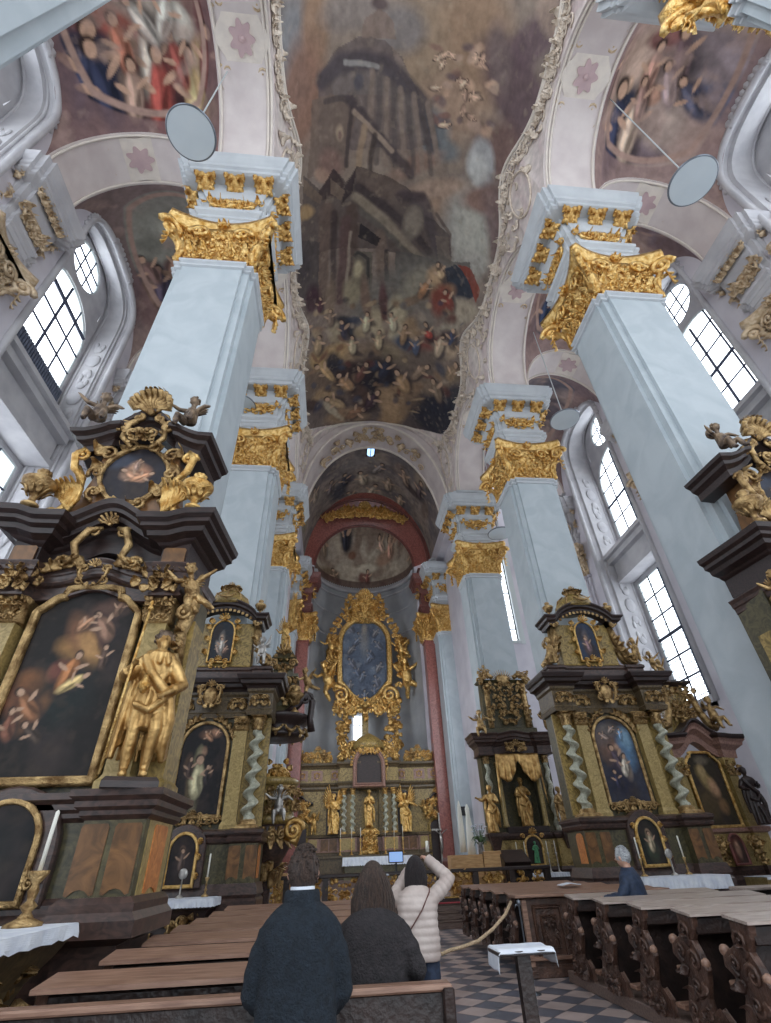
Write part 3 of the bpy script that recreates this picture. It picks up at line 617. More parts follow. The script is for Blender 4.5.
        def inside(y,z):
            if shape=='rect': return True
            if shape=='arch': return z<19.9 or ((y-cy)/hw)**2+((z-19.9)/1.75)**2<1
            return ((y-cy)/1.1)**2+((z-23.2)/1.08)**2<1
        def bar(p,q,r):
            # clip by sampling
            m=24; run=[]
            for i in range(m+1):
                y=p[0]+(q[0]-p[0])*i/m; z=p[1]+(q[1]-p[1])*i/m
                if inside(y,z): run.append((X0,y,z))
            if len(run)>1: b.tube([run[0],run[-1]],r,4)
        if shape=='oval':
            for dy in (-.3,.3): bar((cy+dy,za),(cy+dy,zb),.045)
            for dz in (-.35,.3): bar((cy-hw,23.15+dz),(cy+hw,23.15+dz),.045)
        else:
            nc=4; nr=max(3,int((zb-za)/.95))
            for i in range(1,nc): bar((cy-hw+2*hw*i/nc,za),(cy-hw+2*hw*i/nc,zb),.07 if i==2 else .05)
            for i in range(1,nr): z=za+(zb-za)*i/nr; bar((cy-hw,z),(cy+hw,z),.09 if i%3==0 else .05)
            if shape=='rect' and s>0:
                for i in range(nr*3): z=za+(zb-za)*(i+.5)/(nr*3); bar((cy-hw,z),(cy+hw,z),.022)
        b.build('glazing_bar',M['lead'],wd)
        f=G(); pp=[(x-s*.1,y,z) for y,z in poly]; f.tube(pp+[pp[0]],.07,5); f.build('window_frame',M['frame_light'],wd,True)
    window(zlo,13.3,'rect'); window(zup,21.65,'arch'); window(22.1,24.3,'oval')
    if s<0:
        g=G()
        for i in range(30): g.box(xg+.02,xg+.14,cy-hw+2*hw*i/30,cy-hw+2*hw*(i+.72)/30,15.1,17.25)
        g.box(xg-.05,xg+.04,cy-hw,cy+hw,15.1,17.3)
        g.build('shutter',mat('grey_shutter',lin(66,74,92),lin(96,104,122),6,.5),w)
for k in range(3):
    for s in (-1,1): side_bay(s,k)
# end wall window of the right aisle
g=G(); g.add([(8.9,28.15,12.4),(11.1,28.15,12.4),(11.1,28.15,19),(8.9,28.15,19)],[(0,1,2,3)]); w=struct(g,'window_%d'%WN[0],M['glass']); WN[0]+=1; w['label']='tall narrow window in the end wall of the right aisle'
g=G(); 
for i in range(1,8): g.box(8.9,11.1,28.08,28.12,12.4+.83*i-.03,12.4+.83*i+.03)
for x in (9.6,10.4): g.box(x-.03,x+.03,28.08,28.12,12.4,19)
g.build('glazing_bar',M['lead'],w); G().box(11.1,11.25,27.75,28.15,12.3,19.1).box(8.9,11.25,27.8,28.15,12.25,12.4).box(11.25,11.5,27.85,27.95,12.2,19.3).build('window_frame',M['frame_light'],w)
# ================= ORNAMENT VOCABULARY =================
def frame3(o,x,y,z=None):
    x=Vector(x).normalized(); y=Vector(y); y=(y-x*y.dot(x)).normalized(); z=x.cross(y) if z is None else Vector(z)
    m=Matrix.Identity(4)
    for i in range(3): m[i][0]=x[i]; m[i][1]=y[i]; m[i][2]=z[i]; m[i][3]=o[i]
    return m
def wallM(x,y,z,face='-y',ang=0,s=1):
    # local x to the right, y up, z out of the wall, for a viewer in front of the wall
    fx={'-y':((1,0,0),(0,-1,0)),'+x':((0,1,0),(1,0,0)),'-x':((0,-1,0),(-1,0,0)),'+y':((-1,0,0),(0,1,0))}[face]
    a=Vector(fx[0]); u=Vector((0,0,1)); n=Vector(fx[1]); c,s_=cos(ang),sin(ang)
    return frame3((x,y,z),a*c+u*s_,u*c-a*s_,n)@Matrix.Scale(s,4)
def leaf(g,M,L=1,W=.4,curl=.5,n=6,th=.06,lob=.18):
    rg=[]
    for i in range(n+1):
        t=i/n; w=W*(sin(PI*min(.96,t*.9+.1))**.7)*(1+lob*cos(t*PI*6)); 
        b=curl*t*t*1.9; y=L*(sin(b)/max(b,1e-3) if b>1e-3 else 1)*t*1.0; z=L*.02+L*(1-cos(b))*t*.6
        c=th*L*(1-.5*t)
        rg.append([(-w,y,z),(-w*.5,y,z+c*1.6),(0,y,z+c*.7),(w*.5,y,z+c*1.6),(w,y,z),(0,y,z-c*.6)])
    g.loft(rg,True,True,M)
def scroll(g,M,R=1,turns=1.4,r=.16,n=16,tail=.0,w=1,flip=1,seg=5):
    p=[];q=[]
    if tail:
        for i in range(4):
            t=i/4; p.append((flip*(R+tail*.25*sin((1-t)*PI)),-tail*(1-t),0)); q.append(r*(.35+.65*t))
    for i in range(n+1):
        t=i/n; a=t*turns*2*PI; rr=R*(1-t)**1.0*1.0+R*.12*t; p.append((flip*rr*cos(a),rr*sin(a),.25*r*t*3)); q.append(r*(1-.45*t))
    g.tube(p,q,seg,M); g.ell(Vector(M@Vector(p[-1])) if M is not None else p[-1],r*.9*(M.to_scale()[0] if M is not None else 1),6,4)
def T(x,y,z=0,a=0,s=1,sx=None):
    m=Matrix.Translation((x,y,z))@Matrix.Rotation(a,4,'Z')@Matrix.Scale(s,4)
    if sx is not None: m=m@Matrix.Diagonal((sx,1,1,1))
    return m
def shell(g,M,R=1,n=9,th=.12,up=1):
    for i in range(n):
        a=PI*(.08+.84*i/(n-1)); l=R*(.75+.25*sin(a))
        g.tube([(0,0,0),(cos(a)*l*.5,sin(a)*l*.5*up,th*1.6),(cos(a)*l*.85,sin(a)*l*.85*up,th*1.2),(cos(a)*l,sin(a)*l*up,th*2.6)],[R*.04,R*.1,R*.15,R*.11],5,M)
    g.ell(M@Vector((0,0,th)),R*.16*M.to_scale()[0],8,5)
def foliage(g,M,w,h,seed=0,n=14,s=.22,dep=.05,sym=True,mask=None):
    rd=random.Random(seed)
    for i in range(n):
        x=rd.uniform(.03,1)*w/2; y=rd.uniform(-h/2,h/2)
        if mask and not mask(x,y): continue
        sc=s*rd.uniform(.6,1.25); a=rd.uniform(-1.2,1.9); k=rd.random(); z=rd.uniform(0,dep)
        for sg in ((1,-1) if sym else (1,)):
            mm=M@T(sg*x,y,z)@Matrix.Diagonal((sg,1,1,1))@Matrix.Rotation(-a,4,'Z')@Matrix.Scale(sc,4)
            if k<.6: leaf(g,mm,1,.36,.9,5)
            elif k<.85: scroll(g,mm,.5,1.1,.15,10)
            else: g.ell(M@Vector((sg*x,y,z+.03)),sc*.28*M.to_scale()[0],7,5)
def cartouche(g,M,w,h,seed=1):
    # scrolled shield: ring of C-scrolls, bulging field, shell on top, leaves below
    for sg in (1,-1):
        D=Matrix.Diagonal((sg,1,1,1))
        scroll(g,M@D@T(w*.36,h*.24,.02,.6,1),w*.16,1.2,w*.055,12)
        scroll(g,M@D@T(w*.38,-h*.22,.02,-2.2,1),w*.15,1.2,w*.055,12)
        g.tube([(sg*w*.2,h*.42,.03),(sg*w*.45,h*.2,.05),(sg*w*.42,-h*.1,.06),(sg*w*.22,-h*.4,.03)],[w*.03,w*.06,w*.05,w*.03],5,M)
        for k in range(3): leaf(g,M@D@T(w*(.3+.06*k),h*(-.1+.2*k),.03,-1.2-.25*k,h*.26),1,.34,.9,5)
        leaf(g,M@D@T(w*.08,-h*.32,.03,-2.7,h*.28),1,.35,.8,5)
    shell(g,M@T(0,h*.3,.03),w*.26,7,.06*w)
def swag(g,M,w,h,r=.06,n=12):
    g.tube([(-w/2+w*i/n,-h*sin(PI*i/n),.04+.06*sin(PI*i/n)) for i in range(n+1)],[r*(.6+.8*sin(PI*i/n)) for i in range(n+1)],6,M)
    for i in range(n): g.ell(M@Vector((-w/2+w*(i+.5)/n,-h*sin(PI*(i+.5)/n),.09)),r*.8*M.to_scale()[0],6,4)
# picture frames: closed outlines in a wall plane
def rect_out(w,h): return [(-w/2,0),(w/2,0),(w/2,h),(-w/2,h)]
def arch_out(w,h,k=1,n=14):
    r=w/2; return [(-r,0),(r,0)]+[(r*cos(PI*i/n),h-r*k+r*k*sin(PI*i/n)) for i in range(n+1)]
def shoulder_out(w,h,sh=.18,n=10):
    # rectangular picture with concave shoulders and a raised centre
    r=w/2; p=[(-r,0),(r,0),(r,h-sh*1.6)]
    for i in range(n+1):
        t=i/n; p.append((r-sh*1.3*t,h-sh*1.6+sh*.9*sin(t*PI/2)**2+ (0.15*sh*sin(t*PI))))
    p+=[(r-sh*1.5,h-sh*.1),(r-sh*1.9,h),(-r+sh*1.9,h),(-r+sh*1.5,h-sh*.1)]
    for i in range(n+1):
        t=1-i/n; p.append((-r+sh*1.3*t,h-sh*1.6+sh*.9*sin(t*PI/2)**2+(0.15*sh*sin(t*PI))))
    p.append((-r,h-sh*1.6)); return p
def oval_out(w,h,n=28,lobe=0): return [(w/2*cos(2*PI*i/n)*(1+lobe*cos(8*PI*i/n)),h/2+h/2*sin(2*PI*i/n)*(1+lobe*cos(8*PI*i/n))) for i in range(n)]
def frame_mesh(g,out,M,w=.08,d=.08):
    nm=mitre(out,True); prof=[(0,0),(0,d*.6),(w*.25,d),(w*.5,d*.7),(w*.75,d*.9),(w,d*.3),(w,0)]
    rings=[[tuple((p[0]+q[0]*o,p[1]+q[1]*o,z)) for p,q in zip(out,nm)] for o,z in prof]
    rings.append(rings[0]); g.loft(rings,True,False,M)
def canvas(name,out,M,paint,parent,n=70,asp=None,mat_='canvas'):
    # a painted panel with thickness, paint(P,w,h) works in the panel's own metres
    xs=[p[0] for p in out]; ys=[p[1] for p in out]; x0,x1,y0,y1=min(xs),max(xs),min(ys),max(ys)
    w=x1-x0; h=y1-y0; nx=n; ny=max(4,int(n*h/w)); ny=min(ny,150)
    # for each row, clip the width to the outline
    def span(y):
        c=[]
        m=len(out)
        for i in range(m):
            a,b=out[i],out[(i+1)%m]
            if (a[1]>y)!=(b[1]>y): c.append(a[0]+(y-a[1])/(b[1]-a[1])*(b[0]-a[0]))
        return (min(c),max(c)) if len(c)>1 else (0,0)
    g=G(); vs=[]
    for j in range(ny+1):
        y=y0+h*min(max(j/ny,.002),.998); a,b=span(y)
        for i in range(nx+1): vs.append((a+(b-a)*i/nx,y,.01))
    fs=[(j*(nx+1)+i,j*(nx+1)+i+1,(j+1)*(nx+1)+i+1,(j+1)*(nx+1)+i) for j in range(ny) for i in range(nx)]
    g.add(vs,fs,M); nv=len(vs); g.loft([[(p[0],p[1],-.03) for p in out],[(p[0],p[1],.005) for p in out]],True,True,M)
    allp=vs+[(p[0],p[1],0) for p in out]*2
    o=g.build(name,M_[mat_],parent); a=np.array(allp,dtype=float)
    P=Paint(a[:,0],a[:,1]-y0,(34,30,32),.04,4); paint(P,w,h); put_paint(o,P.c); return o
M_=M
# twisted column
def twist_col(g,x,y,z0,z1,r,turns=5,n=14,m=110,amp=.28,dirn=1):
    rings=[]
    for i in range(m+1):
        t=i/m; z=z0+(z1-z0)*t; a=dirn*t*turns*2*PI; e=min(1,min(t,1-t)*14); rr=r*(1-.12*t)
        cx=x+amp*r*e*cos(a); cy=y+amp*r*e*sin(a)
        rings.append([(cx+rr*cos(2*PI*k/n),cy+rr*sin(2*PI*k/n),z) for k in range(n)])
    g.loft(rings)
def col_capital(g,x,y,z,r,h):
    g.lathe([(r*.9,0),(r,h*.1),(r*.95,h*.5),(r*1.25,h*.85)],(x,y,z),12)
    for k in range(8):
        a=2*PI*k/8; n=Vector((cos(a),sin(a),0)); leaf(g,frame3((x+n.x*r*.95,y+n.y*r*.95,z+h*.05),(-n.y,n.x,0),(0,0,1),n),h*.55,r*.3,1.0,4)
        leaf(g,frame3((x+n.x*r,y+n.y*r,z+h*.4),(-n.y,n.x,0),(0,0,1),n),h*.5,r*.28,1.3,4)
    for k in range(4):
        a=PI/4+PI/2*k; n=Vector((cos(a),sin(a),0)); scroll(g,frame3((x+n.x*r*1.35,y+n.y*r*1.35,z+h*.82),n,(0,0,1)),r*.32,1.2,r*.12,10)
    e=r*1.5; g.box(x-e,x+e,y-e,y+e,z+h*.92,z+h*1.08,r*.1)
def urn(g,x,y,z,s):
    g.lathe([(.16,0),(.16,.06),(.07,.12),(.06,.22),(.09,.26),(.2,.42),(.3,.52),(.32,.6),(.25,.66),(.12,.7),(.08,.74),(.13,.8),(.12,.88),(.03,.95)],(0,0,0),14,Matrix.Translation((x,y,z))@Matrix.Scale(s,4))
    for k in range(8):
        a=2*PI*k/8; leaf(g,Matrix.Translation((x,y,z))@Matrix.Scale(s,4)@Matrix.Rotation(a,4,'Z')@frame3((.12,0,.28),(0,1,0),(.5,0,.8)),.26,.07,.5,4)
        g.ell((x+s*.09*cos(a),y+s*.09*sin(a),z+s*.84),s*.06,6,4)
# ================= PIERS =================
def pierpoly(a,b,i=.17,p=.1):
    return [(-a,-b),(-a+i,-b),(-a+i,-b-p),(a-i,-b-p),(a-i,-b),(a,-b),(a,-b+i),(a+p,-b+i),(a+p,b-i),(a,b-i),(a,b),(a-i,b),(a-i,b+p),(-a+i,b+p),(-a+i,b),(-a,b),(-a,b-i),(-a-p,b-i),(-a-p,-b+i),(-a,-b+i)]
CAPZ=14.62
def capital_mesh(a,b):
    g=G(); P=pierpoly(a,b,.12,.06)
    g.ring(P,[(0,14.6),(.05,14.65),(.03,14.8),(.05,15.6),(.14,16.0),(.2,16.2)])
    # concave abacus
    ab=[]
    for (sx,sy,L,O) in ((1,0,a,b),(0,1,b,a),(-1,0,a,b),(0,-1,b,a)):
        nx,ny={(1,0):(0,-1),(0,1):(1,0),(-1,0):(0,1),(0,-1):(-1,0)}[(sx,sy)]
        for k in range(13):
            t=-1+2*k/12; e=.2+.3*t*t; u=(L+.42)*t
            ab.append((sx*u+nx*(O+e),sy*u+ny*(O+e)))
    g.ring(ab,[(-.12,16.2),(0,16.26),(.02,16.4),(.06,16.42),(.06,16.6),(0,16.62)])
    for (sx,sy,L,O) in ((1,0,a,b),(0,1,b,a),(-1,0,a,b),(0,-1,b,a)):
        n=Vector({(1,0):(0,-1,0),(0,1):(1,0,0),(-1,0):(0,1,0),(0,-1):(-1,0,0)}[(sx,sy)]); u=Vector((sx,sy,0)); up=Vector((0,0,1))
        def at_(t,z,o=.1): return u*(t*L)+n*(O+o)+up*z
        for k in range(5):
            t=-.8+.4*k; leaf(g,frame3(at_(t,14.7,.02),u,up,n),.78,.2,.62,7,.07)
        for k in range(4):
            t=-.6+.4*k; leaf(g,frame3(at_(t,15.3,.04),u,up,n),.72,.19,.6,7,.07)
            for sg in (-1,1): scroll(g,frame3(at_(t,15.25,.1),u,up,n)@T(sg*.09,0,0)@Matrix.Diagonal((sg,1,1,1)),.09,1.2,.022,10)
        for k in range(9):  # beads and drops
            t=-.8+.2*k; g.ell(at_(t,16.08,.2),(.07,.07,.05),6,4)
        for sg in (-1,1):
            m=frame3(at_(sg*.62,15.95,.26),u*sg,up,n*1.0); scroll(g,m,.3,1.6,.07,18,0,1)
            for q in range(3): leaf(g,frame3(at_(sg*(.95),15.2+.3*q,.05),u,up,(n+u*sg*.6).normalized()),.42,.12,.7,5)
        foliage(g,frame3(at_(0,15.35,.13),u,up,n),L*1.8,1.25,21,44,.2,.06)
        fm=frame3(at_(0,16.42,.24),u,up,n)
        for q in range(7): leaf(g,fm@T(0,0,0,2*PI*q/7,.26),1,.35,.8,4)
        g.ell(at_(0,16.42,.3),.09,7,5)
    for sx in (-1,1):
        for sy in (-1,1):
            d=Vector((sx,sy,0)).normalized(); c=Vector((sx*a,sy*b,0)); up=Vector((0,0,1))
            scroll(g,frame3(tuple(c+d*.5+up*15.95),d,up),.32,1.7,.11,20)
            leaf(g,frame3(tuple(c+d*.03+up*14.75),d.cross(up)*-1,up,d),1.05,.2,.7,7,.08)
            g.tube([tuple(c+d*.1+up*15.0),tuple(c+d*.22+up*15.5),tuple(c+d*.42+up*15.8)],[.05,.1,.09],6)
            for q in range(3): leaf(g,frame3(tuple(c+d*(.5)+up*(15.75-.25*q)),d.cross(up)*-1,up*-1,d),.4-.05*q,.12,.6,4)
    return g
ENT=[(0,16.58),(.02,16.6),(.02,16.82),(.06,16.84),(.06,17.05),(.1,17.08),(.1,17.2),(.2,17.28),(.22,17.4),(.04,17.44),(.04,18.32),(.1,18.36),(.17,18.5),(.2,18.62),(.22,18.7),(.24,18.95),(.52,19.0),(.6,19.04),(.6,19.2),(.67,19.24),(.67,19.4),(.72,19.46),(.8,19.6),(.84,19.75),(.84,19.8),(.05,19.83),(.0,19.85),(0,20.42),(.1,20.46),(.12,20.58),(.0,20.62),(-.1,20.64)]
def make_pier():
    r=thing('pier','','pier'); a,b=.93,HP
    P=pierpoly(a,b)
    G().ring(P,[(0,0),(0,14.4)]).build('shaft',M['stucco_blue'],r)
    G().ring(P,[(0,14.38),(.06,14.4),(.06,14.47),(.02,14.5),(.1,14.56),(.1,14.63),(0,14.65)]).build('necking',M['cornice'],r)
    G().ring([(-a,-b),(a,-b),(a,b),(-a,b)],[(.04,.1),(.04,1.2)]).ring(P,[(.14,0),(.14,.9),(.06,1.0),(.06,1.1),(0,1.15)]).build('plinth',M['stucco_core'],r)
    capital_mesh(a,b).build('capital',M['gold_bright'],r,True)
    G().ring(pierpoly(a,b,.17,.1),ENT).build('entablature',M['cornice'],r)
    g=G()
    for (x,y,f,L) in ((0,-b-.14,'-y',a),(a+.14,0,'+x',b),(-a-.14,0,'-x',b),(0,b+.14,'+y',a)):
        m=wallM(x,y,17.9,f)
        foliage(g,m,L*1.7,.55,5,16,.34,.05); cartouche(g,m,.6,.6)
        for sg in (-1,1): scroll(g,m@T(sg*L*.45,0,.04)@Matrix.Diagonal((sg,1,1,1)),.22,1.4,.05,14)
        g.build('frieze_ornament',M['gold_bright'],r,True); g=G()
    g=G(); foliage(g,Matrix.Identity(4),.42,.45,3,10,.3,.04)
    for sg in (-1,1): scroll(g,T(sg*.13,.1,.05)@Matrix.Diagonal((sg,1,1,1)),.13,1.3,.04,10); leaf(g,T(sg*.05,-.1,.05,-.8*sg,.35),1,.4,.8)
    g.ell((0,0,.03),(.2,.22,.1),8,6); me=None
    for (x,y,f) in ((0,-b,'-y'),(a,0,'+x'),(-a,0,'-x'),(0,b,'+y'),(-a+.05,-b,'-y'),(a-.05,-b,'-y'),(a,b-.05,'+x'),(a,-b+.05,'+x'),(-a,b-.05,'-x'),(-a,-b+.05,'-x')):
        nx,ny={'-y':(0,-1),'+x':(1,0),'-x':(-1,0),'+y':(0,1)}[f]
        if me is None: o=g.build('cornice_bracket',M['gold'],r,True); me=o.data
        else: o=bpy.data.objects.new('cornice_bracket',me); COL.objects.link(o); o.parent=r
        u=Vector((-ny,nx,0)) if True else None
        zz=Vector((nx,ny,-1.2)).normalized(); x_={'-y':Vector((1,0,0)),'+x':Vector((0,1,0)),'-x':Vector((0,-1,0)),'+y':Vector((-1,0,0))}[f]
        o.matrix_local=frame3((x+nx*.42,y+ny*.42,18.82),x_,zz.cross(x_),zz)
    return r
PX={0:(-3.62,8.22),1:(-3.55,8.22),2:(-3.70,8.15),3:(-3.86,8.1),4:(-3.92,8.08)}
# core centre x so that the nave face falls where measured (face = centre +- .93)
pier0=make_pier(); first=True; PIERS=[]
desc={(-1,0):'pale blue pier cropped at the upper left corner, nearest to the viewer',(1,0):'pale pier with gilded capital cropped at the upper right corner',(-1,1):'tall pale blue pier with gilded capital behind the large dark left altar',(1,1):'tall pale blue pier with gilded capital, largest on the right',(-1,2):'second pale blue pier on the left, behind the altar with the twisted column',(1,2):'second pale blue pier on the right, behind the altar with two twisted columns',(-1,3):'third pale pier on the left, just before the chancel arch',(1,3):'third pale pier on the right, behind the niche altar with a draped canopy',(-1,4):'farthest pale pier on the left, beside the red marble pilaster of the apse',(1,4):'farthest pale pier on the right, with a small black box on its face'}
YM={(-1,0):.34,(-1,1):7.81,(-1,2):15.95,(-1,3):24.05,(-1,4):32.35,(1,0):.34,(1,1):7.89,(1,2):16.17,(1,3):24.5,(1,4):32.85}
XM={(-1,0):-2.62-.93,(-1,1):-2.6-.93,(-1,2):-2.76-.93,(-1,3):-2.95-.93,(-1,4):-3.0-.93,(1,0):7.28+.93,(1,1):7.28+.93,(1,2):7.22+.93,(1,3):7.18+.93,(1,4):7.1+.93}
for sd in (-1,1):
    for k in range(5):
        loc=(XM[(sd,k)],YM[(sd,k)],0)
        if first: pier0.location=loc; p=pier0; first=False
        else: p=dup(pier0,loc,0)
        p['label']=desc[(sd,k)]; p['group']='nave piers'
        PIERS.append(p)
# wall piers between the windows
def make_wallpier():
    r=thing('wall_pilaster','','pilaster'); a,b=.5,.66
    P=pierpoly(a,b,.2,.12)
    G().ring(P,[(0,0),(0,14.5),(.08,14.55),(.08,14.65),(0,14.68)]).build('shaft',M['wall'],r)
    capital_mesh(a*.8,b*.8).build('capital',M['relief_gilt'],r,True)
    G().ring(P,[(o_*.8,z) for o_,z in ENT]).build('entablature',M['jamb'],r)
    g=G()
    for (x,y,f,L) in ((0,-b-.16,'-y',a),(a+.16,0,'+x',b),(-a-.16,0,'-x',b),(0,b+.16,'+y',a)):
        m=wallM(x,y,17.9,f); foliage(g,m,L*1.6,.55,5,22,.36,.06); cartouche(g,m,.6,.6)
        g.build('frieze_ornament',M['relief_gilt'],r,True)
        for dx in (-.7,0,.7): g=G(); foliage(g,wallM(x,y,18.85,f)@T(dx*L,0,.2),.45,.3,7,8,.3,.1); g.build('cornice_bracket',M['relief_gilt'],r,True)
        g=G()
    return r
wp=make_wallpier(); first=True
for sd in (-1,1):
    for k in range(4):
        loc=((XLW-.38) if sd<0 else (XRW+.38),YC[k]-(0.1 if sd>0 else 0),0)
        lab='pale wall pilaster with heavy cornice, %s along the %s aisle wall'%(['nearest','second','third','fourth'][k],'left' if sd<0 else 'right')
        if first: wp.location=loc; o=wp; first=False
        else: o=dup(wp,loc,0)
        o['label']=lab; o['group']='wall pilasters'
# red marble pilasters of the apse
def red_pilaster(sx,lab,flip=False):
    r=thing('marble_pilaster',lab,'pilaster',(sx,33.98,0),0,'red marble pilasters of the apse')
    P=[(-.5,-.42),(.5,-.42),(.5,.42),(-.5,.42)]
    G().ring(P,[(0,.55),(0,14.5),(.06,14.55),(.06,14.65),(0,14.7)]).build('shaft',M['marble_red'],r)
    G().box(.2,.62,-.5,-.3,.55,14.5).build('edge_strip',M['marble_redd'],r) if sx>0 else G().box(-.62,-.2,-.5,-.3,.55,14.5).build('edge_strip',M['marble_redd'],r)
    G().ring(P,[(.05,.55),(.05,1.6),(.02,1.7),(0,1.75)]).build('plinth',M['marble_redd'],r)
    o=capital_mesh(.52,.42).build('capital',M['gold_bright'],r,True)
    G().ring(P,[(o_*.8,z) for o_,z in ENT]).build('entablature',M['marble_redd'],r)
    g=G(); cartouche(g,wallM(0,-.5,17.9,'-y'),.5,.6); foliage(g,wallM(0,-.66,18.9,'-y'),.7,.4,4,8,.3); foliage(g,wallM(-.6 if sx>0 else .6,-.1,18.5,'-x' if sx>0 else '+x'),.5,.6,4,8,.3); g.build('frieze_ornament',M['gold_bright'],r,True)
red_pilaster(6.8,'tall red marble pilaster right of the apse'); red_pilaster(-2.6,'tall red marble pilaster left of the apse')
# ================= FIGURES =================
RM=lambda v:[('REMESH',dict(mode='VOXEL',voxel_size=v,use_smooth_shade=True)),('SMOOTH',dict(factor=.5,iterations=2))]
def hand(g,p,d,n,s,curl=.5,thumb=1):
    # palm at p, pointing along d, palm facing n; five separate fingers
    d=Vector(d).normalized(); n=Vector(n); n=(n-d*n.dot(d)).normalized(); w=d.cross(n); p=Vector(p)
    g.tube([p-d*.02*s,p+d*.35*s,p+d*.5*s],[.2*s,.26*s,.24*s],8,flat=.8)
    for i,(o,L) in enumerate(((-.2,.42),(-.07,.5),(.07,.47),(.2,.36))):
        b=p+d*.48*s+w*o*s; a=curl*.9; q1=b+(d*cos(a*.5)+n*sin(a*.5))*L*.45*s; q2=q1+(d*cos(a*1.3)+n*sin(a*1.3))*L*.35*s; q3=q2+(d*cos(a*2)+n*sin(a*2))*L*.25*s
        g.tube([b,q1,q2,q3],[.075*s,.07*s,.062*s,.05*s],6)
    b=p+d*.12*s+w*thumb*-.2*s; q=b+(d*.6-w*thumb*.55+n*.3)*.28*s; g.tube([b,q,q+(d*.8+n*.4-w*thumb*.1)*.24*s],[.09*s,.08*s,.06*s],6)
def head(g,c,s,look=(0,-1,0),beard=0,hair=1):
    # s = head height
    c=Vector(c); f=Vector(look).normalized(); r=f.cross(Vector((0,0,1))).normalized(); u=r.cross(f)
    R=Matrix((r,-f*-1,u)).transposed() if False else Matrix((tuple(r),tuple(f),tuple(u))).transposed()
    g.ell(c,(.36*s,.43*s,.5*s),14,10,R=R); g.ell(c+f*.1*s-u*.22*s,(.26*s,.3*s,.28*s),12,8,R=R)
    g.tube([c+f*.4*s+u*.1*s,c+f*.52*s-u*.06*s,c+f*.42*s-u*.09*s],[.04*s,.07*s,.05*s],6)
    for k in (-1,1):
        g.ell(c+r*k*.37*s-u*.02*s,(.05*s,.08*s,.12*s),7,5,R=R); g.ell(c+f*.37*s+r*k*.14*s+u*.1*s,(.1*s,.05*s,.035*s),7,5,R=R)
    g.ell(c+f*.4*s-u*.22*s,(.11*s,.05*s,.03*s),7,5,R=R)
    if beard: g.ell(c+f*.3*s-u*.38*s,(.2*s,.2*s,.26*s),9,7,R=R)
def robe(g,H,z0,z1,k=7,sway=.03,wide=1,ph=0,fold=.13,n=40):
    pr=[(.125,0),(.12,.08),(.105,.25),(.1,.4),(.098,.5),(.08,.6),(.1,.7),(.108,.77),(.085,.815),(.035,.84)]
    rings=[]
    m=26
    for i in range(m+1):
        z=z0+(z1-z0)*i/m; 
        for a,b in zip(pr,pr[1:]):
            if a[1]<=z<=b[1]: t=(z-a[1])/(b[1]-a[1]); r=a[0]+(b[0]-a[0])*t; break
        x0=sway*sin(z*5+ph); rg=[]
        for j in range(n):
            a=2*PI*j/n; f=1+fold*max(0,1-z/.72)**.6*cos(k*a+2.2*sin(4*z+ph)+ph)+.03*cos(3*a+9*z)
            rg.append((H*(x0+wide*r*f*cos(a)*(1.0 if z<.62 else 1.12)),H*(r*f*.74*sin(a)),H*z))
        rings.append(rg)
    g.loft(rings)
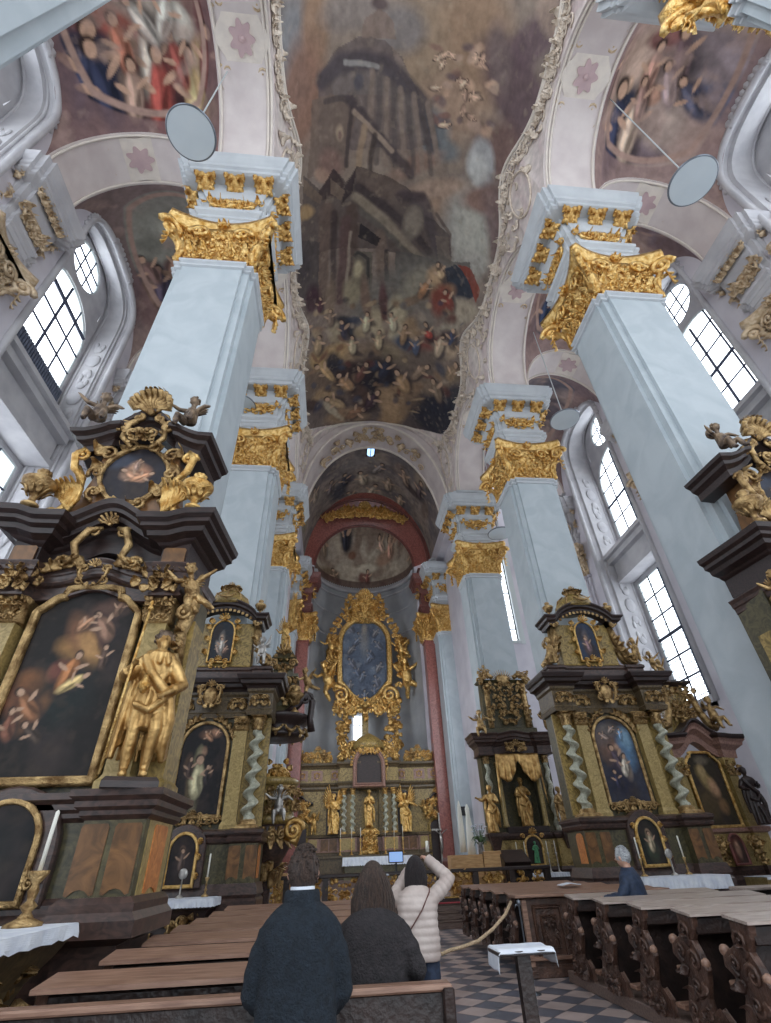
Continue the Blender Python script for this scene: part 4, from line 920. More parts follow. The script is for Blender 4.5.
def statue(name,label,loc,H,rz=0,arms=None,mat_='gold_statue',beard=0,wide=1,seed=0,group=None,legs=False,vox=None,cloak=True,cat='statue',wings=False):
    t=thing(name,label,cat,loc,rz,group); g=G(); rd=random.Random(seed)
    if legs:
        for s,(kx,ky,fx,fy) in ((-1,(-.06,-.03,-.06,.0)),(1,(.07,-.06,.06,-.02))):
            g.tube([(s*.05*H,0,.5*H),(kx*H,ky*H-.01*H,.29*H),(fx*H,fy*H,.05*H)],[.06*H,.042*H,.026*H],10)
            g.tube([(kx*H*.97,ky*H,.24*H),(fx*H,fy*H+.01*H,.17*H),(fx*H,fy*H,.05*H)],[.04*H,.045*H,.028*H],10)
            g.tube([(fx*H,fy*H+.02*H,.025*H),(fx*H,fy*H-.05*H,.025*H),(fx*H*1.1,fy*H-.09*H,.018*H)],[.028*H,.03*H,.02*H],8)
        robe(g,H,.30,.84,8,.012,wide*1.05,seed,.24)
        # heavy cloak hanging down the back and sides
        for i in range(15):
            a=PI*(-.06+1.12*i/14); x=cos(a)*.135*H*wide; y=sin(a)*.09*H+.02*H
            g.tube([(x*.75,y*.8,.8*H),(x*1.0,y+.01*H,.6*H),(x*(1.1+.1*(i%2)),y+.02*H,.4*H),(x*(1.2+.12*(i%2)),y+.02*H*sin(i*2),.12*H)],[.024*H,.026*H,.024*H,.014*H],7)
        for i in range(12):
            a=PI*2*i/12; g.tube([(.03*H*cos(a),.03*H*sin(a),.845*H),(.09*H*cos(a),.075*H*sin(a),.81*H),(.13*H*cos(a),.09*H*sin(a),.73*H)],[.018*H,.024*H,.014*H],6)
    else:
        robe(g,H,0,.84,7,.025,wide,seed)
        for k in (-1,1): g.ell((k*.05*H,-.1*H,.015*H),(.025*H,.05*H,.02*H),8,5)
        g.tube([(0,-.1*H,.3*H),(.03*H,-.11*H,.15*H),(.04*H,-.1*H,.03*H)],[.03*H,.035*H,.04*H],8)
    if cloak:
        g.tube([(-.1*H,-.05*H,.79*H),(-.04*H,-.1*H,.66*H),(.08*H,-.09*H,.54*H),(.13*H,0,.5*H)],[.03*H,.035*H,.04*H,.03*H],8)
        g.tube([(.12*H,-.03*H,.52*H),(.15*H,-.03*H,.36*H),(.14*H,.0,.2*H),(.16*H,.02*H,.1*H)],[.035*H,.045*H,.04*H,.02*H],8)
        g.tube([(-.11*H,.02*H,.78*H),(-.14*H,.04*H,.5*H),(-.13*H,.05*H,.2*H)],[.03*H,.035*H,.03*H],8)
        g.tube([(-.1*H,-.07*H,.45*H),(0,-.12*H,.4*H),(.1*H,-.09*H,.5*H)],[.02*H,.03*H,.025*H],8)
    g.tube([(0,0,.8*H),(0,-.01*H,.88*H)],[.04*H,.032*H],8)
    head(g,(0,-.015*H,.925*H),.145*H,(.15*(1 if seed%2 else -1),-1,.05),beard)
    arms=arms or [((-.17,-.02,.64),(-.12,-.14,.6)),((.17,-.02,.64),(.1,-.15,.7))]
    for s,(e,h) in zip((-1,1),arms):
        S=Vector((s*.105*H,0,.775*H)); E_=Vector(e)*H; Hh=Vector(h)*H
        g.tube([S,E_,Hh],[.042*H,.036*H,.021*H],9); g.tube([S*.98,E_,(E_*.5+Hh*.5)],[.05*H,.05*H,.042*H],9)
        hand(g,Hh,(Hh-E_),(0,-1,-.3) if True else (0,0,-1),.085*H,.8,s)
    body=g.build('body',M[mat_],t,True,mods=RM(vox or H*.0095))
    h=G(); c=Vector((0,-.005*H,.945*H))
    h.ell(c,(.062*H,.07*H,.066*H),12,8)
    for i in range(22):
        a=rd.uniform(.05,PI-.05); b=rd.uniform(-.3,1.2); h.ell(c+Vector((cos(a)*cos(b)*.06*H,sin(a)*cos(b)*.066*H+.004*H,sin(b)*.062*H)),.02*H,6,4)
    h.build('hair',M['bronze' if legs else mat_],t,True)
    if wings:
        for s in (-1,1):
            w=G()
            for i in range(7):
                a=.5+.16*i; leaf(w,frame3((s*.05*H,.08*H,.72*H),(0,-1,0),(s*cos(a)*.8,.3,sin(a)),(0,0,1)) if False else frame3((s*.05*H,.08*H,(.70+.012*i)*H),(0,1,.1),(s*cos(a*.9),.35,sin(a*.9))),H*(.3+.035*i),.035*H,.3*s*0+.2,5)
            w.build('wing',M[mat_],t,True)
    return t
def cherub(name,label,loc,H,rz=0,mat_='bronze',pose=0,group=None,wings=True,cat='cherub'):
    t=thing(name,label,cat,loc,rz,group); g=G()
    if pose==0: # seated, arms out
        P=dict(hip=(0,0,.12),ch=(0,.02,.52),hd=(0,-.03,.82),kn=[(-.16,-.28,.14),(.17,-.26,.18)],ft=[(-.14,-.3,-.2),(.2,-.34,-.12)],el=[(-.3,-.05,.55),(.3,-.03,.6)],ha=[(-.46,-.12,.66),(.44,-.1,.5)])
    elif pose==1: # flying
        P=dict(hip=(.1,.05,.25),ch=(0,-.02,.55),hd=(-.06,-.1,.83),kn=[(.02,-.1,.0),(.34,-.05,.15)],ft=[(.1,.1,-.22),(.55,.12,.1)],el=[(-.28,-.08,.5),(.22,-.12,.66)],ha=[(-.46,-.14,.62),(.4,-.2,.82)])
    else: # standing, one arm raised
        P=dict(hip=(0,0,.4),ch=(.02,0,.68),hd=(0,-.03,.92),kn=[(-.09,-.08,.22),(.1,-.02,.22)],ft=[(-.1,0,.03),(.12,.02,.03)],el=[(-.22,-.04,.6),(.22,-.02,.84)],ha=[(-.3,-.16,.66),(.3,-.08,1.05)])
    V=lambda q:Vector(q)*H
    g.tube([V(P['hip']),(V(P['hip'])+V(P['ch']))*.5+Vector((0,-.03*H,0)),V(P['ch'])],[.15*H,.16*H,.13*H],12)
    g.tube([V(P['ch']),V(P['hd'])],[.06*H,.06*H],8); head(g,V(P['hd']),.27*H,(0,-1,-.1))
    for i,s in enumerate((-1,1)):
        a=V(P['hip'])+Vector((s*.08*H,0,0)); k=V(P['kn'][i]); f=V(P['ft'][i]); g.tube([a,(a+k)*.5,k,(k+f)*.5,f],[.1*H,.1*H,.07*H,.075*H,.045*H],10); g.tube([f,f+Vector((0,-.1*H,-.02*H))],[.045*H,.035*H],8)
        a=V(P['ch'])+Vector((s*.12*H,0,.03*H)); k=V(P['el'][i]); f=V(P['ha'][i]); g.tube([a,k,f],[.06*H,.055*H,.038*H],9); hand(g,f,f-k,(0,-1,0),.1*H,.5,s)
    g.build('body',M[mat_],t,True,mods=RM(H*.017))
    h=G(); c=V(P['hd']); rd=random.Random(3)
    for i in range(26):
        a=rd.uniform(-.2,PI+.2); b=rd.uniform(-.1,1.4); h.ell(c+Vector((cos(a)*cos(b)*.11*H,sin(a)*cos(b)*.12*H,sin(b)*.13*H+.01*H)),.035*H,6,4)
    h.build('hair',M[mat_],t,True)
    if wings:
        for s in (-1,1):
            w=G()
            for i in range(5):
                a=.2+.25*i; leaf(w,frame3(V(P['ch'])+Vector((s*.05*H,.12*H,0)),(0,1,.1),(s*cos(a),.4,sin(a))),H*(.24+.03*i),.05*H,.3,4)
            w.build('wing',M[mat_],t,True)
    return t
def candlestick(loc,h,ch,label,mat_='gold_dull',group=None,r=.05):
    t=thing('candlestick',label,'candlestick',loc,0,group)
    G().lathe([(r*1.6,0),(r*1.6,.02),(r*.7,.05),(r*.35,h*.25),(r*.75,h*.35),(r*.3,h*.45),(r*.5,h*.62),(r*.3,h*.75),(r*.9,h*.94),(r*.9,h)],(0,0,0),10).build('holder',M[mat_],t,True)
    G().lathe([(.018,h),(.018,h+ch),(.004,h+ch+.015)],(0,0,0),8).build('candle',M['candle'],t,True)
    return t
# ================= SIDE ALTARS =================
def subdiv(path,st=.08):
    out=[]
    for a,b in zip(path,path[1:]):
        n=max(1,int(math.hypot(b[0]-a[0],b[1]-a[1])/st))
        out+=[(a[0]+(b[0]-a[0])*i/n,a[1]+(b[1]-a[1])*i/n) for i in range(n)]
    return out+[path[-1]]
def path_sym(pts): return pts+[(-x,y) for x,y in pts[::-1]]
M['marble_frieze']=mat('frieze_marble',lin(66,54,40),lin(106,90,64),6,.35,dist=3)
def dark_paint(blobs,base=(34,30,32),n=.7,figs=()):
    def f(P,w,h):
        P.c[:]=np.array(lin(*base)); P.cloud(2.5,(52,44,42),.45,.7,.8,1)
        for (x,y,rx,ry,c,a) in blobs: P.el((x-.5)*w,y*h,rx*w,ry*h,c,a,.4,.85)
        for (x,y,s,rb,an) in figs: pfig(P,(x-.5)*w,y*h,s*w,rb,an)
        P.cloud(9,(70,58,48),.58,.8,.3,5)
    return f
def ent_profile(z0,z1,d=.4,base=-.35):
    h=z1-z0
    return [(base,z0),(0,z0),(.03,z0+.02*h),(.03,z0+.1*h),(.0,z0+.12*h),(.0,z0+.42*h),(.05,z0+.46*h),(.08,z0+.52*h),(d*.55,z0+.6*h),(d*.6,z0+.7*h),(d*.75,z0+.74*h),(d*.8,z0+.86*h),(d,z0+.97*h),(d,z1),(base,z1+.01)]
def panel(g,x,z0,z1,w,y,M_=None,k=.03):
    # shaped marble inlay with scalloped ends, standing slightly proud of the face
    h=z1-z0; p=[(-w/2,z0),(-w*.38,z0-k*.3),(-w*.2,z0+k),(0,z0+k*1.4),(w*.2,z0+k),(w*.38,z0-k*.3),(w/2,z0),(w/2,z1-k),(w*.42,z1),(-w*.42,z1),(-w/2,z1-k)]
    g.extr([(x+a,b) for a,b in p],y,y-.012,'y') if M_ is None else g.extr([(a,b) for a,b in p],0,.012,'y',M=M_)
def altar_twist(name,label,cx,y0,paints,side):
    A=thing(name,label,'altar',(cx,y0,0))
    g=G(); g.box(-1.9,1.9,-1.0,.75,0,.16,.01).box(-1.8,1.8,-.7,.75,.16,.34,.01); g.build('step',M['step'],A)
    # mensa (altar table body)
    g=G(); g.ring([(-.92,-1.25),(.92,-1.25),(.92,-.3),(-.92,-.3)],[(0,.16),(0,.3),(-.12,.45),(-.14,.7),(-.02,.95),(.04,1.0),(.04,1.12),(0,1.13)]); g.build('altar_table',M['wood_dark'],A)
    g=G(); foliage(g,wallM(0,-1.16,.68,'-y'),1.5,.4,3,20,.22); cartouche(g,wallM(0,-1.2,.66,'-y'),.45,.42); g.build('table_ornament',M['gold_dull'],A,True)
    base=[(-1.72,.75),(-1.72,-.42),(-1.0,-.42),(-1.0,-.18)]; bp=path_sym(base)
    poly=bp+[]
    g=G(); g.ring(poly[::1],[(.06,.3),(.06,1.05),(.02,1.1),(.06,1.16),(.02,1.3),(0,1.36)]); g.build('plinth',M['marble_plum'],A)
    g=G(); g.ring([(p[0],p[1]) for p in poly],[(-.04,1.34),(-.04,2.12)]); g.build('dado',M['marble_green'],A)
    g=G(); g.ring(poly,[(-.04,2.1),(.03,2.14),(.05,2.2),(.02,2.24),(.08,2.3),(.08,2.36),(-.02,2.4)]); g.build('dado_cornice',M['marble_plum'],A)
    for s in (-1,1):
        for dx,mm in ((-.19,'marble_brown'),(.19,'marble_brown')):
            g=G(); panel(g,s*1.36+dx,1.44,2.06,.27,-.38); g.build('dado_panel',M[mm],A)
        g=G(); f='+x' if s>0 else '-x'; m=wallM(s*1.69,-.05,0,f); 
        g.extr([(-.2,1.44),(.2,1.44),(.2,2.0),(.1,2.06),(-.1,2.06),(-.2,2.0)],0,.012,'y',M=m@Matrix(((1,0,0,0),(0,0,1,0),(0,1,0,0),(0,0,0,1)))); g.build('dado_panel',M['marble_orange'],A)
    # wall behind, pilasters, twisted columns
    G().box(-1.6,1.6,.1,.72,2.36,5.0).build('back_wall',M['marble_green'],A)
    for s in (-1,1):
        g=G(); x=s*.9; g.ring([(x-.17,-.1),(x+.17,-.1),(x+.17,.12),(x-.17,.12)],[(.04,2.38),(.04,2.48),(.01,2.54),(0,2.56),(0,4.62)]); g.build('pilaster',M['marble_yellow'],A)
        g=G(); g.ring([(x-.17,-.1),(x+.17,-.1),(x+.17,.12),(x-.17,.12)],[(.0,4.6),(.03,4.64),(.02,4.9),(.06,4.95)])
        for k in range(3): leaf(g,wallM(x-.12+.12*k,-.1,4.64,'-y'),.28,.07,1.2,4)
        for k in (-1,1): scroll(g,wallM(x+k*.15,-.14,4.86,'-y'),.06,1.2,.02,8)
        foliage(g,wallM(x,-.11,4.78,'-y'),.3,.25,3,8,.12); g.build('pilaster_capital',M['gold_dull'],A,True)
        xx=s*1.36
        g=G(); g.ring([(xx-.2,-.36),(xx+.2,-.36),(xx+.2,.1),(xx-.2,.1)],[(.05,2.38),(.05,2.44),(0,2.48)]); g.lathe([(.2,2.48),(.2,2.54),(.16,2.58)],(xx,-.13,0),14); g.build('column_base',M['gold_dull'],A)
        g=G(); twist_col(g,xx,-.13,2.57,4.6,.135,5.5,14,120,.55,s); g.build('twisted_column',M['marble_twist'],A,True)
        g=G(); col_capital(g,xx,-.13,4.58,.13,.36); g.build('column_capital',M['gold_dull'],A,True)
        g=G(); g.ring([(s*1.36-.3,.08),(s*1.36+.3,.08),(s*1.36+.3,.14),(s*1.36-.3,.14)],[(0,2.45),(0,4.95)]); g.build('pilaster_strip',M['marble_olive'],A)
    # main picture
    mw,mh=1.12,2.08; Mm=wallM(0,.06,2.72,'-y')
    canvas('painting',arch_out(mw,mh,1.0),Mm,paints[0],A,60)
    g=G(); frame_mesh(g,arch_out(mw,mh,1.0),Mm,.09,.08)
    g.build('picture_frame',M['gold_dull'],A,True)
    g=G()
    for s in (-1,1):
        for k in range(6):
            a=PI/2-s*(.15+.2*k); r=mw/2+.14; leaf(g,Mm@T(r*cos(a),mh-mw/2+r*sin(a),.02,a-PI/2-s*.9,.26),1,.4,1,5)
        g.build('frame_ornament',M['gold_dull'],A,True); g=G()
    for s in (-1,1):
        scroll(g,Mm@T(s*.3,-.12,.03)@Matrix.Diagonal((s,1,1,1)),.14,1.3,.035,12); scroll(g,Mm@T(s*.58,-.12,.03,.5)@Matrix.Diagonal((s,1,1,1)),.12,1.3,.035,12)
    cartouche(g,Mm@T(0,-.1,.04),.42,.34); foliage(g,Mm@T(0,-.16,.0),1.3,.22,5,12,.16)
    g.build('frame_ornament',M['gold_dull'],A,True)
    # small picture over the altar table
    lw,lh=.56,.92; Ml=wallM(0,-.24,1.36,'-y')
    g=G(); g.extr([(x,z) for x,z in arch_out(.98,1.22)],-.3,-.02,'y',.02,M=Matrix.Translation((0,0,1.3))); g.build('tabernacle_niche',M['marble_plum'],A)
    Ml=wallM(0,-.31,1.38,'-y'); canvas('small_painting',arch_out(lw,lh,1.1),Ml,paints[1],A,40)
    g=G(); frame_mesh(g,arch_out(lw,lh,1.1),Ml,.07,.06)
    for s in (-1,1):
        for zz in (.15,.5,.8): scroll(g,Ml@T(s*(lw/2+.07),zz,.03)@Matrix.Diagonal((s,1,1,1)),.06,1.2,.022,9); leaf(g,Ml@T(s*(lw/2+.05),zz-.05,.03,-s*.9,.14),1,.4,1,4)
    g.build('small_frame',M['gold'],A,True)
    # entablature
    ep=path_sym(subdiv([(-1.68,.75),(-1.68,-.34),(-1.04,-.34),(-1.04,.02),(-.0001,.02)]))
    hump=lambda x:.0
    g=G(); g.sweep(ep,[(-.5,4.95),(0,4.95),(.03,5.06),(0,5.1),(0,5.5),(.05,5.56),(.06,5.62),(-.5,5.63)],hump); g.build('architrave',M['marble_frieze'],A)
    g=G(); g.sweep(ep,[(-.5,5.62),(.06,5.62),(.1,5.68),(.22,5.72),(.24,5.8),(.3,5.83),(.34,5.93),(.34,5.96),(-.5,5.97)],hump); g.build('cornice',M['wood_dark'],A)
    g=G(); cartouche(g,wallM(0,-.3,5.48,'-y'),.62,.7); g.ell((0,-.3,5.45),(.2,.1,.24),12,8); g.build('cartouche',M['gold_dull'],A,True)
    for s in (-1,1):
        for q_ in (wallM(s*1.36,-.37,5.28,'-y'),wallM(s*.72,-.01,5.28,'-y')): g=G(); foliage(g,q_,.48,.22,6,12,.15); g.build('frieze_ornament',M['gold_dull'],A,True)
    # attic
    ab=path_sym([(-1.52,.7),(-1.52,-.12),(-1.0,-.12),(-1.0,-.02)])
    G().ring(ab,[(0,5.94),(0,6.2),(.04,6.24),(.04,6.3),(0,6.34)]).build('attic_base',M['marble_plum'],A)
    G().ring([(-.95,.0),(.95,.0),(.95,.6),(-.95,.6)],[(0,6.3),(-.06,6.4),(-.1,7.7)]).build('attic_body',M['marble_olive'],A)
    aw,ah=.62,1.22; Ma=wallM(0,-.02,6.5,'-y')
    canvas('attic_painting',arch_out(aw,ah,1.2),Ma,paints[2],A,40)
    g=G(); frame_mesh(g,arch_out(aw,ah,1.2),Ma,.055,.06)
    for s in (-1,1):
        for zz in (.2,.6,.95,1.15): leaf(g,Ma@T(s*(aw/2+.08-.05*(zz>1)),zz,.02,-s*.5,.22),1,.4,1,5); scroll(g,Ma@T(s*(aw/2+.1-.08*(zz>1)),zz+.05,.03)@Matrix.Diagonal((s,1,1,1)),.07,1.2,.022,9)
    cartouche(g,Ma@T(0,-.08,.03),.5,.26); shell(g,Ma@T(0,ah+.02,.03),.2,7,.05); g.build('attic_frame',M['gold'],A,True)
    for s in (-1,1):
        g=G(); pts=[(s*.95,.1,7.6),(s*1.02,.05,7.1),(s*1.25,.05,6.6),(s*1.45,.05,6.4)]; g.tube(pts,[.1,.12,.14,.12],8); g.tube([(p[0],p[1]+.25,p[2]) for p in pts],[.1,.12,.14,.12],8); scroll(g,wallM(s*1.3,-.12,6.5,'-y')@Matrix.Diagonal((s,1,1,1)),.18,1.5,.06,14); scroll(g,wallM(s*.98,-.1,7.62,'-y')@Matrix.Diagonal((s,1,1,1)),.12,1.4,.045,12)
        for k in range(4): leaf(g,wallM(s*(1.0+.07*k),-.05,7.3-.2*k,'-y',PI-s*.3),.32,.12,1.1,5)
        g.build('volute',M['gold_dull'],A,True)
    cp=path_sym(subdiv([(-1.12,.6),(-1.12,-.12),(-.0001,-.12)]))
    g=G(); arc=lambda x:.46*max(0,1-(x/.95)**2)**.8; g.sweep(cp,[(-.3,7.62),(0,7.62),(.03,7.7),(.12,7.74),(.14,7.8),(.2,7.86),(.2,7.9),(-.3,7.92)],arc); g.build('attic_cornice',M['wood_dark'],A)
    g=G()
    for i in range(15):
        x=-.9+1.8*i/14; leaf(g,wallM(x,-.18,7.62+arc(x),'-y',PI),.14,.06,.6,4)
    g.build('cornice_fringe',M['gold_dull'],A,True)
    g=G(); g.lathe([(.62,0),(.6,.12),(.5,.3),(.32,.45),(.16,.5),(.14,.56)],(0,.2,8.25),20); g.build('dome',M['marble_olive'],A,True)
    g=G()
    for a in range(8):
        an=2*PI*a/8; g.tube([(.6*cos(an),.2+.6*sin(an),8.27),(.5*cos(an),.2+.5*sin(an),8.57),(.3*cos(an),.2+.3*sin(an),8.74)],[.04,.035,.03],5)
    swag(g,wallM(0,-.4,8.45,'-y'),.6,.12,.03); cartouche(g,wallM(0,.1,8.85,'-y'),.5,.3)
    for k in range(7): leaf(g,wallM(-.18+.06*k,.15,8.8,'-y',(3-k)*.3),.3,.08,1.2,4)
    g.build('dome_ornament',M['gold_dull'],A,True)
    return A
def fp(*a): return dark_paint(*a)
PAINT_R2=[dark_paint([(.35,.62,.3,.2,(112,86,72),30),(.5,.5,.18,.16,(150,112,90),20),(.2,.75,.2,.1,(96,84,80),0),(.75,.6,.22,.22,(88,120,150),0),(.8,.75,.14,.12,(120,150,170),10),(.45,.35,.22,.25,(44,42,60),0),(.6,.42,.12,.16,(170,150,130),10),(.5,.62,.07,.05,(176,140,116),0),(.3,.2,.3,.15,(38,40,56),0),(.4,.85,.3,.08,(104,96,92),0)],(52,54,66),.7,[(.45,.5,.3,(70,60,70),20),(.6,.42,.24,(190,180,164),-10),(.25,.78,.14,(150,130,120),60),(.5,.86,.12,(140,124,116),-50),(.7,.8,.12,(120,150,180),0),(.3,.25,.2,(44,44,62),0)]),
 dark_paint([(.5,.5,.16,.25,(150,134,110),0),(.5,.72,.1,.08,(176,146,118),0),(.5,.3,.25,.25,(60,70,56),0)],(30,34,30),.7,[(.5,.5,.4,(160,146,120),0)]),
 dark_paint([(.5,.5,.16,.3,(96,88,88),0),(.5,.6,.08,.08,(160,132,112),0),(.45,.35,.2,.2,(84,66,64),0)],(46,58,78),.7,[(.5,.42,.4,(120,96,100),10)])]
PAINT_L2=[dark_paint([(.42,.36,.13,.3,(150,144,110),0),(.42,.42,.08,.26,(178,168,132),0),(.55,.4,.22,.26,(32,30,32),0),(.5,.68,.07,.05,(150,118,96),0),(.68,.45,.08,.06,(150,116,92),20),(.6,.88,.22,.05,(128,94,76),0),(.7,.9,.08,.05,(168,126,100),20),(.2,.55,.08,.1,(84,64,50),0),(.3,.3,.07,.2,(90,76,56),0)],(30,28,30),.7,[(.45,.4,.42,(176,168,134),0),(.66,.42,.2,(44,40,42),0),(.55,.86,.15,(150,112,86),40),(.75,.9,.1,(168,130,104),-30),(.25,.5,.2,(60,48,44),0)]),
 dark_paint([(.5,.5,.18,.3,(70,58,54),0),(.5,.72,.1,.08,(120,94,78),0),(.4,.3,.2,.2,(54,46,46),0)],(34,30,32),.7,[(.5,.5,.4,(84,70,64),0)]),
 dark_paint([(.5,.42,.14,.28,(150,144,136),0),(.5,.62,.07,.06,(180,150,128),0),(.35,.35,.1,.14,(160,152,146),20),(.7,.3,.1,.1,(120,96,86),0)],(40,46,54),.7,[(.5,.42,.36,(170,164,156),0),(.32,.3,.2,(150,130,120),30),(.7,.28,.2,(140,110,96),-30)])]
R2=altar_twist('side_altar','gilded side altar with two pale twisted columns, behind the white-haired person',7.88,14.25,PAINT_R2,1)
L2=altar_twist('side_altar','gilded side altar with one visible twisted column, left side behind the gilded pilgrim statue',-3.42,14.25,PAINT_L2,-1)
def cloth(label,x0,x1,y0,y1,z,drop,name='altar_cloth',wave=.012,group=None,sides=True,scal=0):
    g=G(); n=60; P=[]
    for i in range(n+1): P.append((x0+(x1-x0)*i/n,y0))
    if sides:
        m=12
        P=[(x0,y1+(y0-y1)*i/m) for i in range(m)]+P+[(x1,y0+(y1-y0)*i/m) for i in range(1,m+1)]
    nm=mitre(P,False); rows=[]
    for q in range(7):
        t=q/6; rows.append([(p[0]+nn[0]*(wave*t*(1+sin(j*1.9)+.6*sin(j*.7))+.004),p[1]+nn[1]*(wave*t*(1+sin(j*1.9)+.6*sin(j*.7))+.004),z-drop*t-(scal*abs(sin(j*1.4)) if q==6 else 0)) for j,(p,nn) in enumerate(zip(P,nm))])
    A_=len(P)
    g.loft(rows,False,False); inner=[[(p[0]-nn[0]*.006,p[1]-nn[1]*.006,z-drop*q/6-.004) for p,nn in zip(P,nm)] for q in (6,0)]
    g.loft([rows[-1],inner[0],inner[1]],False,False); g.box(x0,x1,y0,y1,z-.006,z+.004)
    return tag(g.build(name,M['linen'],None,False),label,'altar cloth',group)
cloth('white linen cloth draped over the right altar table, behind the white-haired man',6.9,8.95,12.92,13.97,1.15,.24,wave=.02)
cloth('white lace cloth on the left altar table beyond the dark wooden pews',-4.4,-2.4,12.92,13.97,1.15,.12,scal=.02)
# urns and cherubs standing on the two altars
def urn_at(x,y,z,s,label,m='gold_dull'):
    g=G(); urn(g,0,0,0,s); o=g.build('urn',M[m],None,True,loc=(x,y,z)); return tag(o,label,'urn')
urn_at(6.85,14.2,7.92,.55,'gilded urn on the left end of the right altar attic cornice')
urn_at(8.88,14.2,7.92,.55,'gilded urn on the right end of the right altar attic cornice')
urn_at(-2.42,14.2,7.92,.55,'gilded urn on the attic cornice of the left twisted-column altar')
cherub('cherub','gilded cherub seated beside the right altar attic, arm raised',(9.3,14.1,6.42),.7,0,'gold_dull',2)
cherub('cherub','gilded cherub standing at the left volute of the right altar attic',(6.5,14.05,6.36),.75,0,'gold_dull',2)
cherub('cherub','pale gilded cherub by the attic of the left twisted-column altar',(-2.2,14.05,6.36),.75,0,'silver',2)
cherub('cherub','small gilded cherub holding the cornice at far right of the right altar',(9.85,14.3,6.2),.6,0,'gold_dull',1)
for (x,y) in ((-.5,0),(.62,0)):
    candlestick((7.88+x,13.75,1.155),.34,.42,'gilded candlestick with white candle '+('left' if x<0 else 'right')+' of the right altar small arched picture')
candlestick((-2.75,13.75,1.155),.34,.42,'candlestick with one white candle on the left lace-covered altar table')
def monstrance(loc,label):
    t=thing('altar_cross_stand',label,'stand',loc); G().lathe([(.09,0),(.08,.02),(.02,.06),(.015,.34)],(0,0,0),10).build('stem',M['silver'],t,True); G().ell((0,0,.42),(.1,.03,.1),12,8).build('disc',M['silver'],t,True)
monstrance((-3.25,13.6,1.155),'round silver ornament on a stem on the left lace-covered table')
monstrance((8.05,13.6,1.155),'round silver ornament on a stem on the right linen-covered table')
